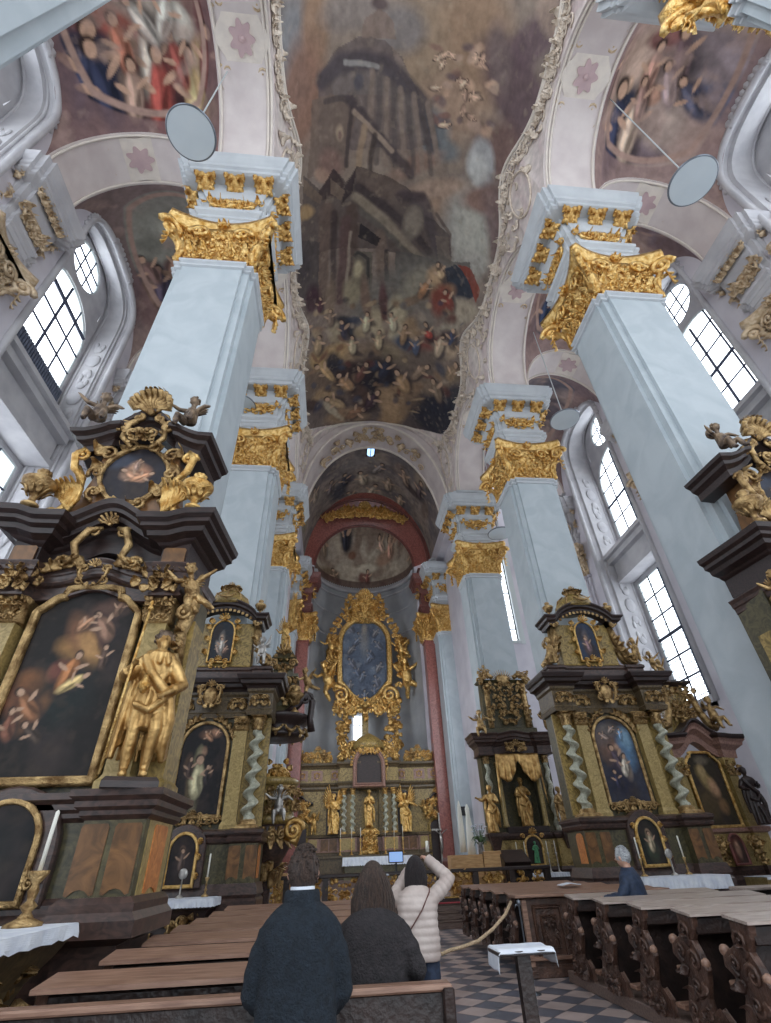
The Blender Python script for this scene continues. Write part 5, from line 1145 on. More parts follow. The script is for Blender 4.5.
# ================= THE TWO LARGE DARK ALTARS NEAREST THE VIEWER =================
def altar_big(name,label,cx,y0,paints,lit):
    A=thing(name,label,'altar',(cx,y0,0))
    bp=path_sym([(-1.42,.85),(-1.42,-.22),(-.78,-.22),(-.78,.02)])
    G().box(-1.75,1.75,-.75,.85,0,.18,.01).build('step',M['step'],A)
    G().ring(bp,[(-.06,.15),(-.06,1.1),(.1,1.16),(.1,1.28),(.05,1.34),(.05,1.4),(.0,1.45)]).build('plinth',M['marble_pink'] if False else M['marble_plum'],A)
    G().ring(bp,[(-.02,1.4),(-.02,2.08)]).build('dado',M['marble_green'],A)
    G().ring(bp,[(-.02,2.06),(.03,2.1),(.03,2.14),(.08,2.17),(.08,2.22),(.13,2.26),(.13,2.32),(-.02,2.34)]).build('dado_cornice',M['marble_pink'] if False else M['marble_plum'],A)
    for s in (-1,1):
        for dx in (-.17,.15):
            g=G(); panel(g,s*1.1+s*dx,1.47,2.03,.26,-.2); g.build('dado_panel',M['marble_brown'],A)
        f='+x' if s>0 else '-x'; m=wallM(s*1.4,.28,0,f)@Matrix(((1,0,0,0),(0,0,1,0),(0,1,0,0),(0,0,0,1)))
        g=G(); g.extr([(-.36,1.42),(.46,1.42),(.46,2.06),(-.36,2.06)],0,.01,'y',M=m); g.build('dado_side',M['marble_yellow'],A)
        g=G(); panel(g,0,1.46,2.03,.46,0,m@Matrix.Translation((.04,.01,0))); g.build('dado_panel',M['marble_orange'],A)
    # low arched picture behind the altar table
    Ml=wallM(0,-.06,1.45,'-y'); o=arch_out(.66,.78,1)
    G().extr(arch_out(1.1,1.02),-.06,.05,'y',.02,M=Matrix.Translation((0,0,1.38))).build('lower_niche',M['marble_plum'],A)
    canvas('small_painting',o,wallM(0,-.075,1.45,'-y'),paints[1],A,40); g=G(); frame_mesh(g,o,wallM(0,-.075,1.45,'-y'),.06,.05)
    for s in (-1,1): scroll(g,Ml@T(s*.42,.12,.05)@Matrix.Diagonal((s,1,1,1)),.07,1.3,.022,10)
    g.build('small_frame',M['gold_dull'],A,True)
    # main order
    G().box(-1.3,1.3,.2,.85,2.3,4.95).build('back_wall',M['marble_green'],A)
    for s in (-1,1):
        x=s*.92; g=G(); g.ring([(x-.14,-.02),(x+.14,-.02),(x+.14,.25),(x-.14,.25)],[(.05,2.32),(.05,2.42),(.02,2.46),(.0,2.5),(0,4.25)]); g.build('pilaster',M['marble_yellow'],A)
        x=s*1.26; g=G(); g.ring([(x-.12,.1),(x+.12,.1),(x+.12,.6),(x-.12,.6)],[(.04,2.32),(.04,2.42),(0,2.46),(0,4.3)]); g.build('side_pilaster',M['marble_olive'],A)
        g=G(); x=s*.92; g.ring([(x-.14,-.02),(x+.14,-.02),(x+.14,.25),(x-.14,.25)],[(.0,4.22),(.03,4.26),(.02,4.5),(.07,4.56)])
        for k in range(3): leaf(g,wallM(x-.1+.1*k,-.02,4.27,'-y'),.26,.07,1.2,4)
        for k in (-1,1): scroll(g,wallM(x+k*.13,-.07,4.47,'-y'),.06,1.3,.02,9)
        foliage(g,wallM(x,-.05,4.4,'-y'),.3,.28,3,12,.12); g.build('pilaster_capital',M['gold_dull'],A,True)
        # console with volute at the outer edge
        g=G(); g.tube([(s*1.28,.05,4.7),(s*1.34,-.06,4.45),(s*1.26,-.02,4.1),(s*1.3,.05,3.7)],[.1,.11,.08,.05],8); scroll(g,wallM(s*1.3,-.12,4.32,'-y')@Matrix.Diagonal((s,1,1,1)),.13,1.5,.04,14); scroll(g,wallM(s*1.26,-.08,3.9,'-y')@Matrix.Diagonal((s,1,1,1)),.08,1.4,.03,12)
        for k in range(3): leaf(g,wallM(s*1.27,-.08,4.2-.2*k,'-y',PI),.22,.08,1.0,5)
        g.build('console',M['gold_dull'],A,True)
    mo=shoulder_out(1.18,2.22,.2); Mm=wallM(0,.12,2.5,'-y'); canvas('painting',mo,Mm,paints[0],A,80); g=G(); frame_mesh(g,mo,Mm,.1,.1); g.build('picture_frame',M['gold_dull'],A,True)
    wave=lambda x:.34*math.exp(-(x/.42)**2)-.04*math.exp(-((abs(x)-.72)/.2)**2)+(.1*max(0,(abs(x)-.9)/.35) if abs(x)>.9 else 0)
    ep=path_sym(subdiv([(-1.24,.85),(-1.16,-.12),(-.8,-.12),(-.78,.08),(-.0001,.08)],.05))
    g=G(); g.sweep(ep,ent_profile(4.55,5.0,.14,-.3),lambda x:.16*math.exp(-(x/.34)**2)); g.build('architrave',M['marble_plum'],A)
    g=G(); g.sweep(ep,[(-.3,4.98),(0,4.98),(.0,5.3),(.05,5.33),(.08,5.36),(.2,5.4),(.22,5.47),(.3,5.5),(.3,5.56),(.36,5.6),(.38,5.68),(-.3,5.7)],wave); g.build('main_cornice',M['wood_dark'],A)
    g=G()
    for s in (-1,1): panel(g,s*.98,5.04,5.28,.3,-.14,None,.02)
    g.build('frieze_panel',M['marble_brown'],A)
    g=G(); Mf=wallM(0,.0,4.98,'-y')
    for s in (-1,1):
        D=Matrix.Diagonal((s,1,1,1)); g.tube([(s*.1,-.1,5.62),(s*.25,-.16,5.55),(s*.36,-.18,5.3),(s*.3,-.16,5.12),(s*.42,-.14,5.02)],[.03,.05,.055,.05,.04],7)
        scroll(g,Mf@T(s*.46,.08,.1)@D,.1,1.4,.035,12); scroll(g,Mf@T(s*.2,.56,.1,.6)@D,.1,1.3,.03,12)
        for k in range(4): leaf(g,Mf@T(s*(.2+.12*k),.05-.02*k,.08,-s*(1+.2*k),.22),1,.38,1,5)
        foliage(g,wallM(s*.92,-.16,4.75,'-y'),.6,.3,8,18,.17)
    cartouche(g,Mf@T(0,-.12,.1),.4,.36); shell(g,Mf@T(0,.66,.12),.16,7,.05)
    g.build('frieze_ornament',M['gold_dull'],A,True)
    # attic
    G().ring(path_sym([(-.92,.7),(-.92,.1),(-.6,.1),(-.6,.02)]),[(0,5.66),(0,5.92),(.05,5.96),(0,6.0)]).build('attic_base',M['marble_plum'],A)
    ap=[(-.92,6.0),(.92,6.0),(.72,6.25),(.62,6.7),(.6,7.25),(-.6,7.25),(-.62,6.7),(-.72,6.25)]
    G().extr(ap,.05,.55,'y',.02).build('attic_body',M['marble_brown'],A)
    oo=oval_out(.92,1.1,32,.035); Mo=wallM(0,.04,6.17,'-y'); canvas('attic_painting',oo,Mo,paints[2],A,60)
    g=G(); frame_mesh(g,oo,Mo,.07,.08)
    for s in (-1,1):
        D=Matrix.Diagonal((s,1,1,1))
        for (x,y,a,z) in ((.5,.95,.4,.16),(.56,.55,-.6,.14),(.48,.15,-1.6,.14),(.2,1.12,1.2,.12),(.2,-.02,-2.6,.12)): scroll(g,Mo@T(s*x,y,.05,s*a)@D,z,1.3,.036,12); leaf(g,Mo@T(s*x,y,.05,-s*(a+.8),z*1.9),1,.36,1,5)
    g.build('attic_frame',M['gold_dull'],A,True)
    for s in (-1,1):
        g=G(); D=Matrix.Diagonal((s,1,1,1))
        g.tube([(s*.95,-.05,5.84),(s*.78,-.08,5.96),(s*.66,-.1,6.25),(s*.7,-.08,6.55),(s*.84,-.04,6.8)],[.04,.06,.065,.06,.04],8)
        for k in range(6): leaf(g,wallM(s*(.66+.03*k),-.12,5.88+.04*k,'-y',-s*(-.1+.13*k)),.62-.05*k,.075,.6,6)
        scroll(g,wallM(s*.9,-.1,5.86,'-y')@D,.09,1.4,.035,12); scroll(g,wallM(s*.82,-.1,6.98,'-y')@D,.13,1.5,.04,14)
        g.tube([(s*.8,-.12,7.12),(s*.9,-.14,6.95),(s*.84,-.12,6.7),(s*.72,-.1,6.55)],[.035,.06,.06,.03],8)
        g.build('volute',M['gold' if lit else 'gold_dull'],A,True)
    arc=lambda x:.5*math.exp(-(x/.45)**2)-.12*min(1,abs(x))**2
    cp=path_sym(subdiv([(-1.0,.75),(-.92,-.02),(-.5,-.02),(-.45,.06),(-.0001,.06)],.04))
    g=G(); g.sweep(cp,[(-.3,7.2),(0,7.2),(0,7.34),(.04,7.37),(.1,7.4),(.12,7.46),(.2,7.5),(.22,7.56),(-.3,7.58)],arc); g.build('attic_cornice',M['wood_dark'],A)
    g=G(); Ms=wallM(0,-.05,7.98,'-y'); shell(g,Ms,.42,11,.1); 
    for s in (-1,1):
        D=Matrix.Diagonal((s,1,1,1)); scroll(g,Ms@T(s*.18,-.12,.06)@D,.12,1.4,.04,12); scroll(g,Ms@T(s*.36,-.32,.06,1)@D,.13,1.4,.045,12); leaf(g,Ms@T(s*.1,-.45,.05,PI-s*.4,.3),1,.35,1)
        g.tube([(s*.1,-.1,7.9),(s*.3,-.12,7.7),(s*.32,-.12,7.4),(s*.15,-.1,7.2)],[.04,.055,.05,.03],7)
        for k in range(3): leaf(g,Ms@T(s*.05*k,.38,.08,-s*.35*k,.2),1,.36,1.2,4)
    foliage(g,Ms@T(0,-.6,.1),.5,.3,5,8,.16); g.build('crowning_shell',M['gold_dull'],A,True)
    return A
PAINT_L1=[dark_paint([(.52,.62,.13,.12,(150,112,70),60),(.5,.72,.12,.14,(120,84,62),30),(.62,.66,.1,.1,(170,130,84),40),(.48,.8,.04,.035,(170,128,100),0),(.66,.82,.12,.1,(96,72,62),30),(.78,.9,.14,.06,(88,66,58),0),(.7,.75,.05,.14,(84,60,54),20),(.22,.44,.12,.1,(132,88,56),50),(.15,.35,.14,.1,(110,70,50),60),(.34,.5,.05,.04,(150,110,80),0),(.5,.4,.3,.18,(26,34,34),0),(.4,.52,.1,.05,(110,66,56),20),(.3,.3,.08,.12,(110,78,54),-30)],(30,27,26),.7,[(.5,.52,.2,(146,96,60),-15),(.58,.46,.16,(184,160,110),-60),(.7,.78,.2,(120,92,76),35),(.52,.8,.12,(150,112,86),-40),(.22,.34,.2,(128,88,62),40),(.12,.24,.16,(104,68,54),10),(.8,.6,.14,(74,58,50),0),(.35,.2,.14,(60,50,44),50),(.82,.9,.12,(104,80,66),-20)]),
 dark_paint([(.5,.5,.3,.3,(30,30,30),0),(.3,.5,.1,.1,(50,44,36),0)],(22,22,24)),
 dark_paint([(.52,.56,.2,.14,(180,132,104),-10),(.48,.68,.1,.1,(186,146,116),0),(.62,.5,.13,.08,(172,120,92),0),(.38,.5,.12,.1,(140,112,94),20),(.5,.76,.05,.04,(180,138,110),0),(.25,.75,.22,.12,(60,66,80),30)],(42,40,46),.7,[(.48,.5,.24,(184,140,112),60),(.62,.48,.2,(176,130,100),-70),(.5,.72,.12,(150,124,110),0)])]
L1=altar_big('side_altar','huge dark side altar with a large painting, cropped at the left edge',-3.27,6.15,PAINT_L1,True)
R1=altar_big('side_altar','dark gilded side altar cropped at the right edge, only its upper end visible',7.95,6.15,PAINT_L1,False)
cloth('white lace-edged cloth on the altar table at the lower left edge',-4.2,-2.1,4.12,5.5,1.3,.07,scal=.025)
t=thing('altar_table','bulging gilded altar table under the lace-edged cloth, lower left corner','altar table',(-3.14,4.95,0))
G().ring([(-.8,-.6),(.8,-.6),(.8,.5),(-.8,.5)],[(0,.0),(.0,.3),(-.14,.45),(-.16,.6),(-.02,.95),(.1,1.1),(.16,1.2),(.16,1.28),(0,1.29)]).build('body',M['marble_frieze'],t)
g=G(); foliage(g,wallM(.72,-.5,.75,'-y'),.4,.8,3,16,.25,.06); foliage(g,wallM(.74,0,.7,'+x'),.7,.7,4,20,.25); cartouche(g,wallM(.0,-.45,.65,'-y'),.6,.6); g.build('table_ornament',M['gold_dull'],t,True)
candlestick((at(26,915,1,5.3).x,5.3,1.305),.36,.42,'carved gilded candleholder with a leaning white candle at the left edge','gold_dull',None,.09)
# statues, urns, cherubs
ST=statue('statue','gilded pilgrim saint holding a tall staff, on the left altar pedestal',(-2.13,5.98,2.42),1.62,.35,[((-.2,-.06,.62),(-.16,-.17,.68)),((.19,-.03,.6),(.07,-.16,.5))],'gold_statue',1,1.0,1,legs=True,cloak=True)
G().tube([(-.3,-.3,.0),(-.27,-.29,1.1),(-.24,-.28,1.78)],[.016,.016,.016],7).lathe([(.03,0),(.035,.03),(.015,.06),(.03,.09),(.01,.13)],(-.24,-.28,1.76),8).build('staff',M['gold'],ST,True)
G().lathe([(.02,0),(.06,.05),(.07,.1),(.03,.16),(.02,.2)],(-.1,-.2,.82),10).build('gourd',M['gold'],ST,True)
G().ring([(-.24,-.2),(.24,-.2),(.24,.2),(-.24,.2)],[(.03,-.1),(.03,-.04),(0,0)]).build('base',M['wood_dark'],ST)
urn_at(-4.36,5.85,5.82,.72,'gilded flaming urn at far left on the dark altar cornice')
urn_at(-2.14,5.85,5.84,.72,'gilded urn on the right end of the dark left altar cornice','gold')
urn_at(6.72,5.85,5.84,.72,'gilded urn on the dark cornice near the right edge')
cherub('cherub','pale cherub on the left side of the shell, dark left altar',(-4.12,6.05,7.72),.74,.2,'bronze',0)
cherub('cherub','small winged cherub on the right side of the shell, dark left altar',(-2.62,6.05,7.72),.74,-.2,'bronze',0)
cherub('cherub','cherub seated on the dark altar cornice near the right edge',(7.2,6.05,7.68),.7,.1,'bronze',0)
cherub('putto','gilded winged putto under the cornice corner of the dark left altar',(-1.98,6.0,4.4),.62,.4,'gold_dull',1)
cherub('putto','gilded putto head and wings under the cornice at the right edge',(6.62,6.0,4.45),.62,-.4,'gold_dull',1)
# ================= NICHE ALTAR ON THE THIRD RIGHT PIER =================
def altar_niche(cx,y0):
    A=thing('niche_altar','tall niche altar with gilded draped canopy, right side before the chancel','altar',(cx,y0,0))
    G().box(-1.9,1.9,-1.1,.9,0,.2,.01).build('step',M['step'],A)
    bp=path_sym([(-1.7,.9),(-1.7,-.25),(-1.0,-.25),(-1.0,.0)])
    G().ring(bp,[(.05,.2),(.05,1.0),(0,1.1),(.05,1.2),(0,1.3)]).build('plinth',M['marble_plum'],A)
    G().ring(bp,[(-.03,1.28),(-.03,2.2)]).build('dado',M['marble_olive'],A)
    G().ring(bp,[(-.03,2.18),(.04,2.22),(.08,2.32),(.08,2.4),(-.03,2.44)]).build('dado_cornice',M['marble_plum'],A)
    G().box(-.85,.85,-1.0,-.3,.2,1.1,.03).build('altar_table',M['wood_dark'],A)
    g=G(); g.box(-1.5,-.85,.2,.85,2.4,5.3).box(.85,1.5,.2,.85,2.4,5.3).box(-.9,.9,.75,.9,2.4,5.3); g.build('niche',M['marble_green'],A)
    G().box(-.85,.85,-.1,.7,2.4,2.62,.02).build('niche_floor',M['wood_dark'],A)
    for s in (-1,1):
        g=G(); g.lathe([(.13,2.6),(.13,2.68),(.1,2.72),(.1,3.6),(.085,4.62)],(s*.84,.1,0),12); g.build('column',M['marble_yellow'],A,True)
        g=G(); twist_col(g,s*1.3,.1,2.45,4.9,.11,4.5,12,70,.4,s); g.build('twisted_column',M['marble_twist'],A,True)
        g=G(); col_capital(g,s*.84,.1,4.6,.1,.32); col_capital(g,s*1.3,.1,4.9,.12,.34); g.build('column_capital',M['gold_dull'],A,True)
        g=G(); g.ring([(s*1.48-.22,-.5),(s*1.48+.22,-.5),(s*1.48+.22,-.1),(s*1.48-.22,-.1)],[(-.1,1.85),(-.04,2.05),(0,2.2),(.03,2.3),(.03,2.4),(0,2.42)]); g.build('bracket',M['marble_plum'],A)
    ep=path_sym(subdiv([(-1.62,.8),(-1.62,-.1),(-1.0,-.1),(-.9,.1),(-.0001,.1)]))
    G().sweep(ep,ent_profile(5.2,6.05,.34,-.4),lambda x:.12*math.exp(-(x/.5)**2)).build('entablature',M['marble_plum'],A)
    # draped canopy: gilded cloth hung in two swags with side falls
    g=G()
    def drape(a,b):
        u=-.95+1.9*a; s=abs(u)/.95; top=5.25; bot=4.98-.75*sin(PI*min(1,s))**1.0-.45*s**3-(1.15*max(0,s-.86)/.14 if s>.86 else 0)
        z=top+(bot-top)*b; return (u*(1+.08*b),-.12-.16*b*sin(PI*s)-.05*sin(u*26)*(.3+b),z)
    g.slab(drape,72,10,(0,.04,0)); g.build('draped_canopy',M['gold_statue'],A,True)
    g=G(); foliage(g,wallM(0,-.15,5.5,'-y'),.9,.3,3,14,.2); shell(g,wallM(0,-.2,5.55,'-y'),.22,7,.06); g.build('canopy_crest',M['gold_dull'],A,True)
    # attic relief
    G().ring(path_sym([(-1.2,.7),(-1.2,0),(-.5,-.05)]),[(0,6.03),(0,6.3),(-.1,6.34),(-.14,8.3),(-.05,8.34),(0,8.42),(-.1,8.46)]).build('attic_body',M['marble_green'],A)
    for s in (-1,1):
        g=G(); g.box(s*.86-.1,s*.86+.1,-.1,.1,6.3,8.25,.01); foliage(g,wallM(s*.86,-.12,7.3,'-y'),.22,1.8,6,14,.16); g.ell((s*.86,-.1,8.1),(.14,.1,.12),8,6); g.build('attic_pilaster',M['gold_dull'],A,True)
        g=G(); D=Matrix.Diagonal((s,1,1,1)); g.tube([(s*.5,-.05,8.5),(s*.75,-.1,8.65),(s*1.0,-.08,8.5),(s*1.12,-.05,8.2)],[.1,.13,.13,.08],8); scroll(g,wallM(s*1.12,-.12,8.35,'-y')@D,.16,1.4,.05,12); foliage(g,wallM(s*.95,-.12,8.6,'-y'),.5,.3,3,8,.2); g.build('crest_scroll',M['gold_dull'],A,True)
    g=G(); foliage(g,wallM(0,-.1,7.3,'-y'),1.2,1.8,11,46,.24,.1); cartouche(g,wallM(0,-.12,7.9,'-y'),.6,.6); g.build('attic_relief',M['gold_dull'],A,True)
    g=G()
    for i in range(13):
        a=PI*(.08+.84*i/12); g.tube([(.3*cos(a),0,8.4+.2*sin(a)),(.55*cos(a),-.02,8.4+.52*sin(a))],[.035,.008],4)
    g.ell((0,0,8.45),(.34,.1,.22),10,6); g.build('ray_crown',M['gold_dull'],A,True)
    # little niche with the green figure
    o=arch_out(.6,.86); Mn=wallM(0,-.3,1.4,'-y'); G().extr([(x,z) for x,z in o],-.28,-.1,'y',M=Matrix.Translation((0,0,1.4))).build('lower_niche',M['wood_dark'],A)
    g=G(); frame_mesh(g,o,Mn,.08,.08); shell(g,Mn@T(0,.95,.03),.2,7,.05)
    for s in (-1,1): scroll(g,Mn@T(s*.38,.88,.03)@Matrix.Diagonal((s,1,1,1)),.1,1.3,.03,10)
    g.build('lower_frame',M['gold'],A,True)
    for s in (-1,1): 
        g=G(); panel(g,s*.62,1.4,2.1,.36,.01-.02); g.build('dado_panel',M['marble_yellow'],A); g=G(); panel(g,s*1.36,1.4,2.1,.5,-.235); g.build('dado_panel',M['marble_yellow'],A)
    return A
NA=altar_niche(7.78,22.55)
statue('statue','small figure in a green robe inside the lower niche of the niche altar',(7.78,22.1,1.42),.68,0,None,'green',0,1.25,5,cloak=False)
statue('statue','gilded bearded saint standing in the dark niche under the draped canopy',(7.85,22.75,2.63),1.72,0,None,'gold_statue',1,1.1,2)
statue('statue','gilded robed saint stretching an arm, left bracket of the niche altar',(6.3,22.2,2.43),1.62,-.2,[((-.22,-.04,.68),(-.34,-.12,.72)),((.16,-.03,.62),(.06,-.15,.66))],'gold_statue',0,1.0,4)
statue('statue','gilded saint on the right bracket of the niche altar',(9.2,22.2,2.43),1.5,.2,None,'gold_dull',0,1.0,7)
cherub('cherub','gilded cherub on the cornice at the left end of the niche altar',(6.35,22.3,6.1),.95,-.3,'gold_dull',0)
cherub('cherub','gilded cherub on the upper left scroll of the niche altar',(6.9,22.4,8.5),.6,0,'gold_dull',0)
cherub('cherub','gilded cherub with wings at the right end of the niche altar cornice',(9.35,22.3,6.1),1.0,.3,'gold_dull',1)
cloth('narrow white cloth on the niche altar table beyond the front pews',6.92,8.7,21.5,22.3,1.12,.12)
for i,x in enumerate((7.0,7.32,8.2,8.52)):
    candlestick((x,22.0,1.125),.62,.35,['leftmost','second from left','third from left','rightmost'][i]+' of four silver candlesticks on the niche altar','silver','niche altar candlesticks',.045)
# ================= AISLE ALTAR, FAR RIGHT =================
def altar_aisle(cx,y0,rz):
    A=thing('aisle_altar','aisle altar with shaped painting, between the two-column altar and the right pier','altar',(cx,y0,0),rz)
    bp=[(-1.35,.7),(-1.35,-.1),(-.8,-.1),(-.8,.05),(.8,.05),(.8,-.1),(1.35,-.1),(1.35,.7)]
    G().box(-1.6,1.6,-1.3,.7,0,.2).build('step',M['step'],A)
    G().ring(bp,[(.05,.2),(.05,.9),(0,1.0),(.04,1.1),(0,1.2)]).build('plinth',M['marble_plum'],A)
    G().ring(bp,[(-.03,1.18),(-.03,2.0)]).build('dado',M['marble_yellow'],A)
    G().ring(bp,[(-.03,1.98),(.05,2.03),(.06,2.12),(-.03,2.16)]).build('dado_cornice',M['marble_pink'],A)
    G().box(-1.2,1.2,.1,.65,2.1,4.0).build('back_wall',M['marble_olive'],A)
    for s in (-1,1):
        x=s*.95; G().ring([(x-.16,-.05),(x+.16,-.05),(x+.16,.2),(x-.16,.2)],[(.04,2.14),(.04,2.25),(0,2.3),(0,3.75),(.05,3.8),(.07,4.0)]).build('pilaster',M['marble_yellow'],A)
        g=G(); foliage(g,wallM(x,-.08,3.7,'-y'),.36,.4,4,12,.15); g.build('pilaster_capital',M['gold_dull'],A,True)
        g=G(); foliage(g,wallM(s*.62,-.15,1.55,'-y'),.4,.6,5,14,.2); g.build('dado_ornament',M['gold_dull'],A,True)
    o=shoulder_out(1.16,1.92,.16); Mm=wallM(0,.04,2.2,'-y')
    canvas('painting',o,Mm,dark_paint([(.45,.6,.16,.2,(150,128,84),30),(.4,.75,.1,.1,(170,146,104),0),(.6,.5,.14,.12,(180,140,110),20),(.3,.3,.3,.2,(84,70,48),0),(.7,.25,.14,.1,(130,100,70),0),(.5,.9,.2,.06,(110,100,84),0)],(52,46,36)),A,50)
    g=G(); frame_mesh(g,o,Mm,.09,.09); g.build('picture_frame',M['gold'],A,True)
    o=arch_out(.42,.66,1.2); Ms=wallM(0,-.12,1.28,'-y'); canvas('small_painting',o,Ms,dark_paint([(.5,.5,.2,.3,(150,116,96),0),(.5,.7,.1,.08,(180,140,116),0)],(84,44,36)),A,24); g=G(); frame_mesh(g,o,Ms,.06,.06); g.build('small_frame',M['marble_redd'],A,True)
    wv=lambda x:.5*math.exp(-(x/.5)**2)
    ep=path_sym(subdiv([(-1.3,.7),(-1.3,-.12),(-.8,-.12),(-.75,.02),(-.0001,.02)],.06)); G().sweep(ep,[(-.3,3.98),(0,3.98),(.02,4.2),(.06,4.24),(.2,4.34),(.22,4.42),(.3,4.5),(-.3,4.52)],wv).build('cornice',M['marble_pink'],A)
    g=G(); g.sweep(ep,[(-.2,4.5),(.26,4.5),(.34,4.58),(.34,4.64),(-.2,4.66)],wv); g.build('top_moulding',M['wood_dark'],A)
    G().extr([(-.7,4.5),(.7,4.5),(.45,5.1),(.42,6.3),(-.42,6.3),(-.45,5.1)],.1,.5,'y',.02).build('attic_body',M['marble_olive'],A)
    g=G(); foliage(g,wallM(0,.05,5.5,'-y'),.9,1.4,7,40,.24,.08)
    for i in range(15): a=2*PI*i/15; g.tube([(.12*cos(a),.0,5.6+.12*sin(a)),(.45*cos(a),-.02,5.6+.45*sin(a))],[.03,.008],4)
    g.build('attic_relief',M['gold_dull'],A,True)
    G().ring([(-.5,0),(.5,0),(.5,.5),(-.5,.5)],[(0,6.25),(.05,6.3),(.14,6.36),(.14,6.42),(0,6.44)]).build('attic_cornice',M['wood_dark'],A)
    for s in (-1,1):
        g=G(); g.tube([(s*.5,-.02,6.0),(s*.6,-.04,5.4),(s*.8,-.04,5.0),(s*1.05,-.04,4.9)],[.09,.12,.14,.12],8); scroll(g,wallM(s*.62,-.12,6.05,'-y')@Matrix.Diagonal((s,1,1,1)),.12,1.3,.04,12); scroll(g,wallM(s*1.0,-.14,4.98,'-y')@Matrix.Diagonal((s,1,1,1)),.16,1.3,.05,12); g.build('volute',M['gold_dull'],A,True)
    return A
AA=altar_aisle(11.65,16.2,.12)
statue('statue','dark bronze figure leaning in front of the aisle altar painting',(12.55,15.75,2.15),1.5,-.2,None,'wood_dark',0,1.1,9)
cherub('cherub','gilded cherub with white wings atop the aisle altar',(11.4,16.2,6.45),.7,0,'gold_dull',2)
cherub('putto','grey-haired gilded angel on the right volute of the aisle altar',(12.6,16.1,5.0),.9,.2,'gold_dull',0)
g=G(); g.box(10.9,12.9,14.4,15.2,.2,1.0,.02); o=g.build('altar_table',M['marble_yellow']); tag(o,'yellow marble altar table under the aisle altar','altar table')
cloth('small white cloth on the aisle altar table, right edge',10.9,11.9,14.35,15.2,1.01,.05,sides=False)
# dark carved altar seen edge-on beside the right pier
A=thing('carved_altar','dark carved altar with metal rays, seen edge-on at the right edge','altar',(10.6,8.6,0))
G().box(-.35,.2,-.5,.5,0,2.0,.03).box(-.25,.15,-.4,.4,2.0,4.6,.03).build('body',M['wood_dark'],A)
g=G(); foliage(g,wallM(-.28,0,3.2,'-x'),.9,2.8,5,50,.34,.12); foliage(g,wallM(-.05,-.42,3.2,'-y'),.5,2.8,6,30,.3,.1); g.build('carving',M['pew_dark'],A,True)
g=G()
for i in range(7): a=PI*.75+PI*.5*i/6; g.tube([(-.3,-.3,4.2),(-.3+.4*cos(a),-.35,4.2+.4*sin(a))],[.02,.006],4)
g.build('ray',M['bronze'],A,True)
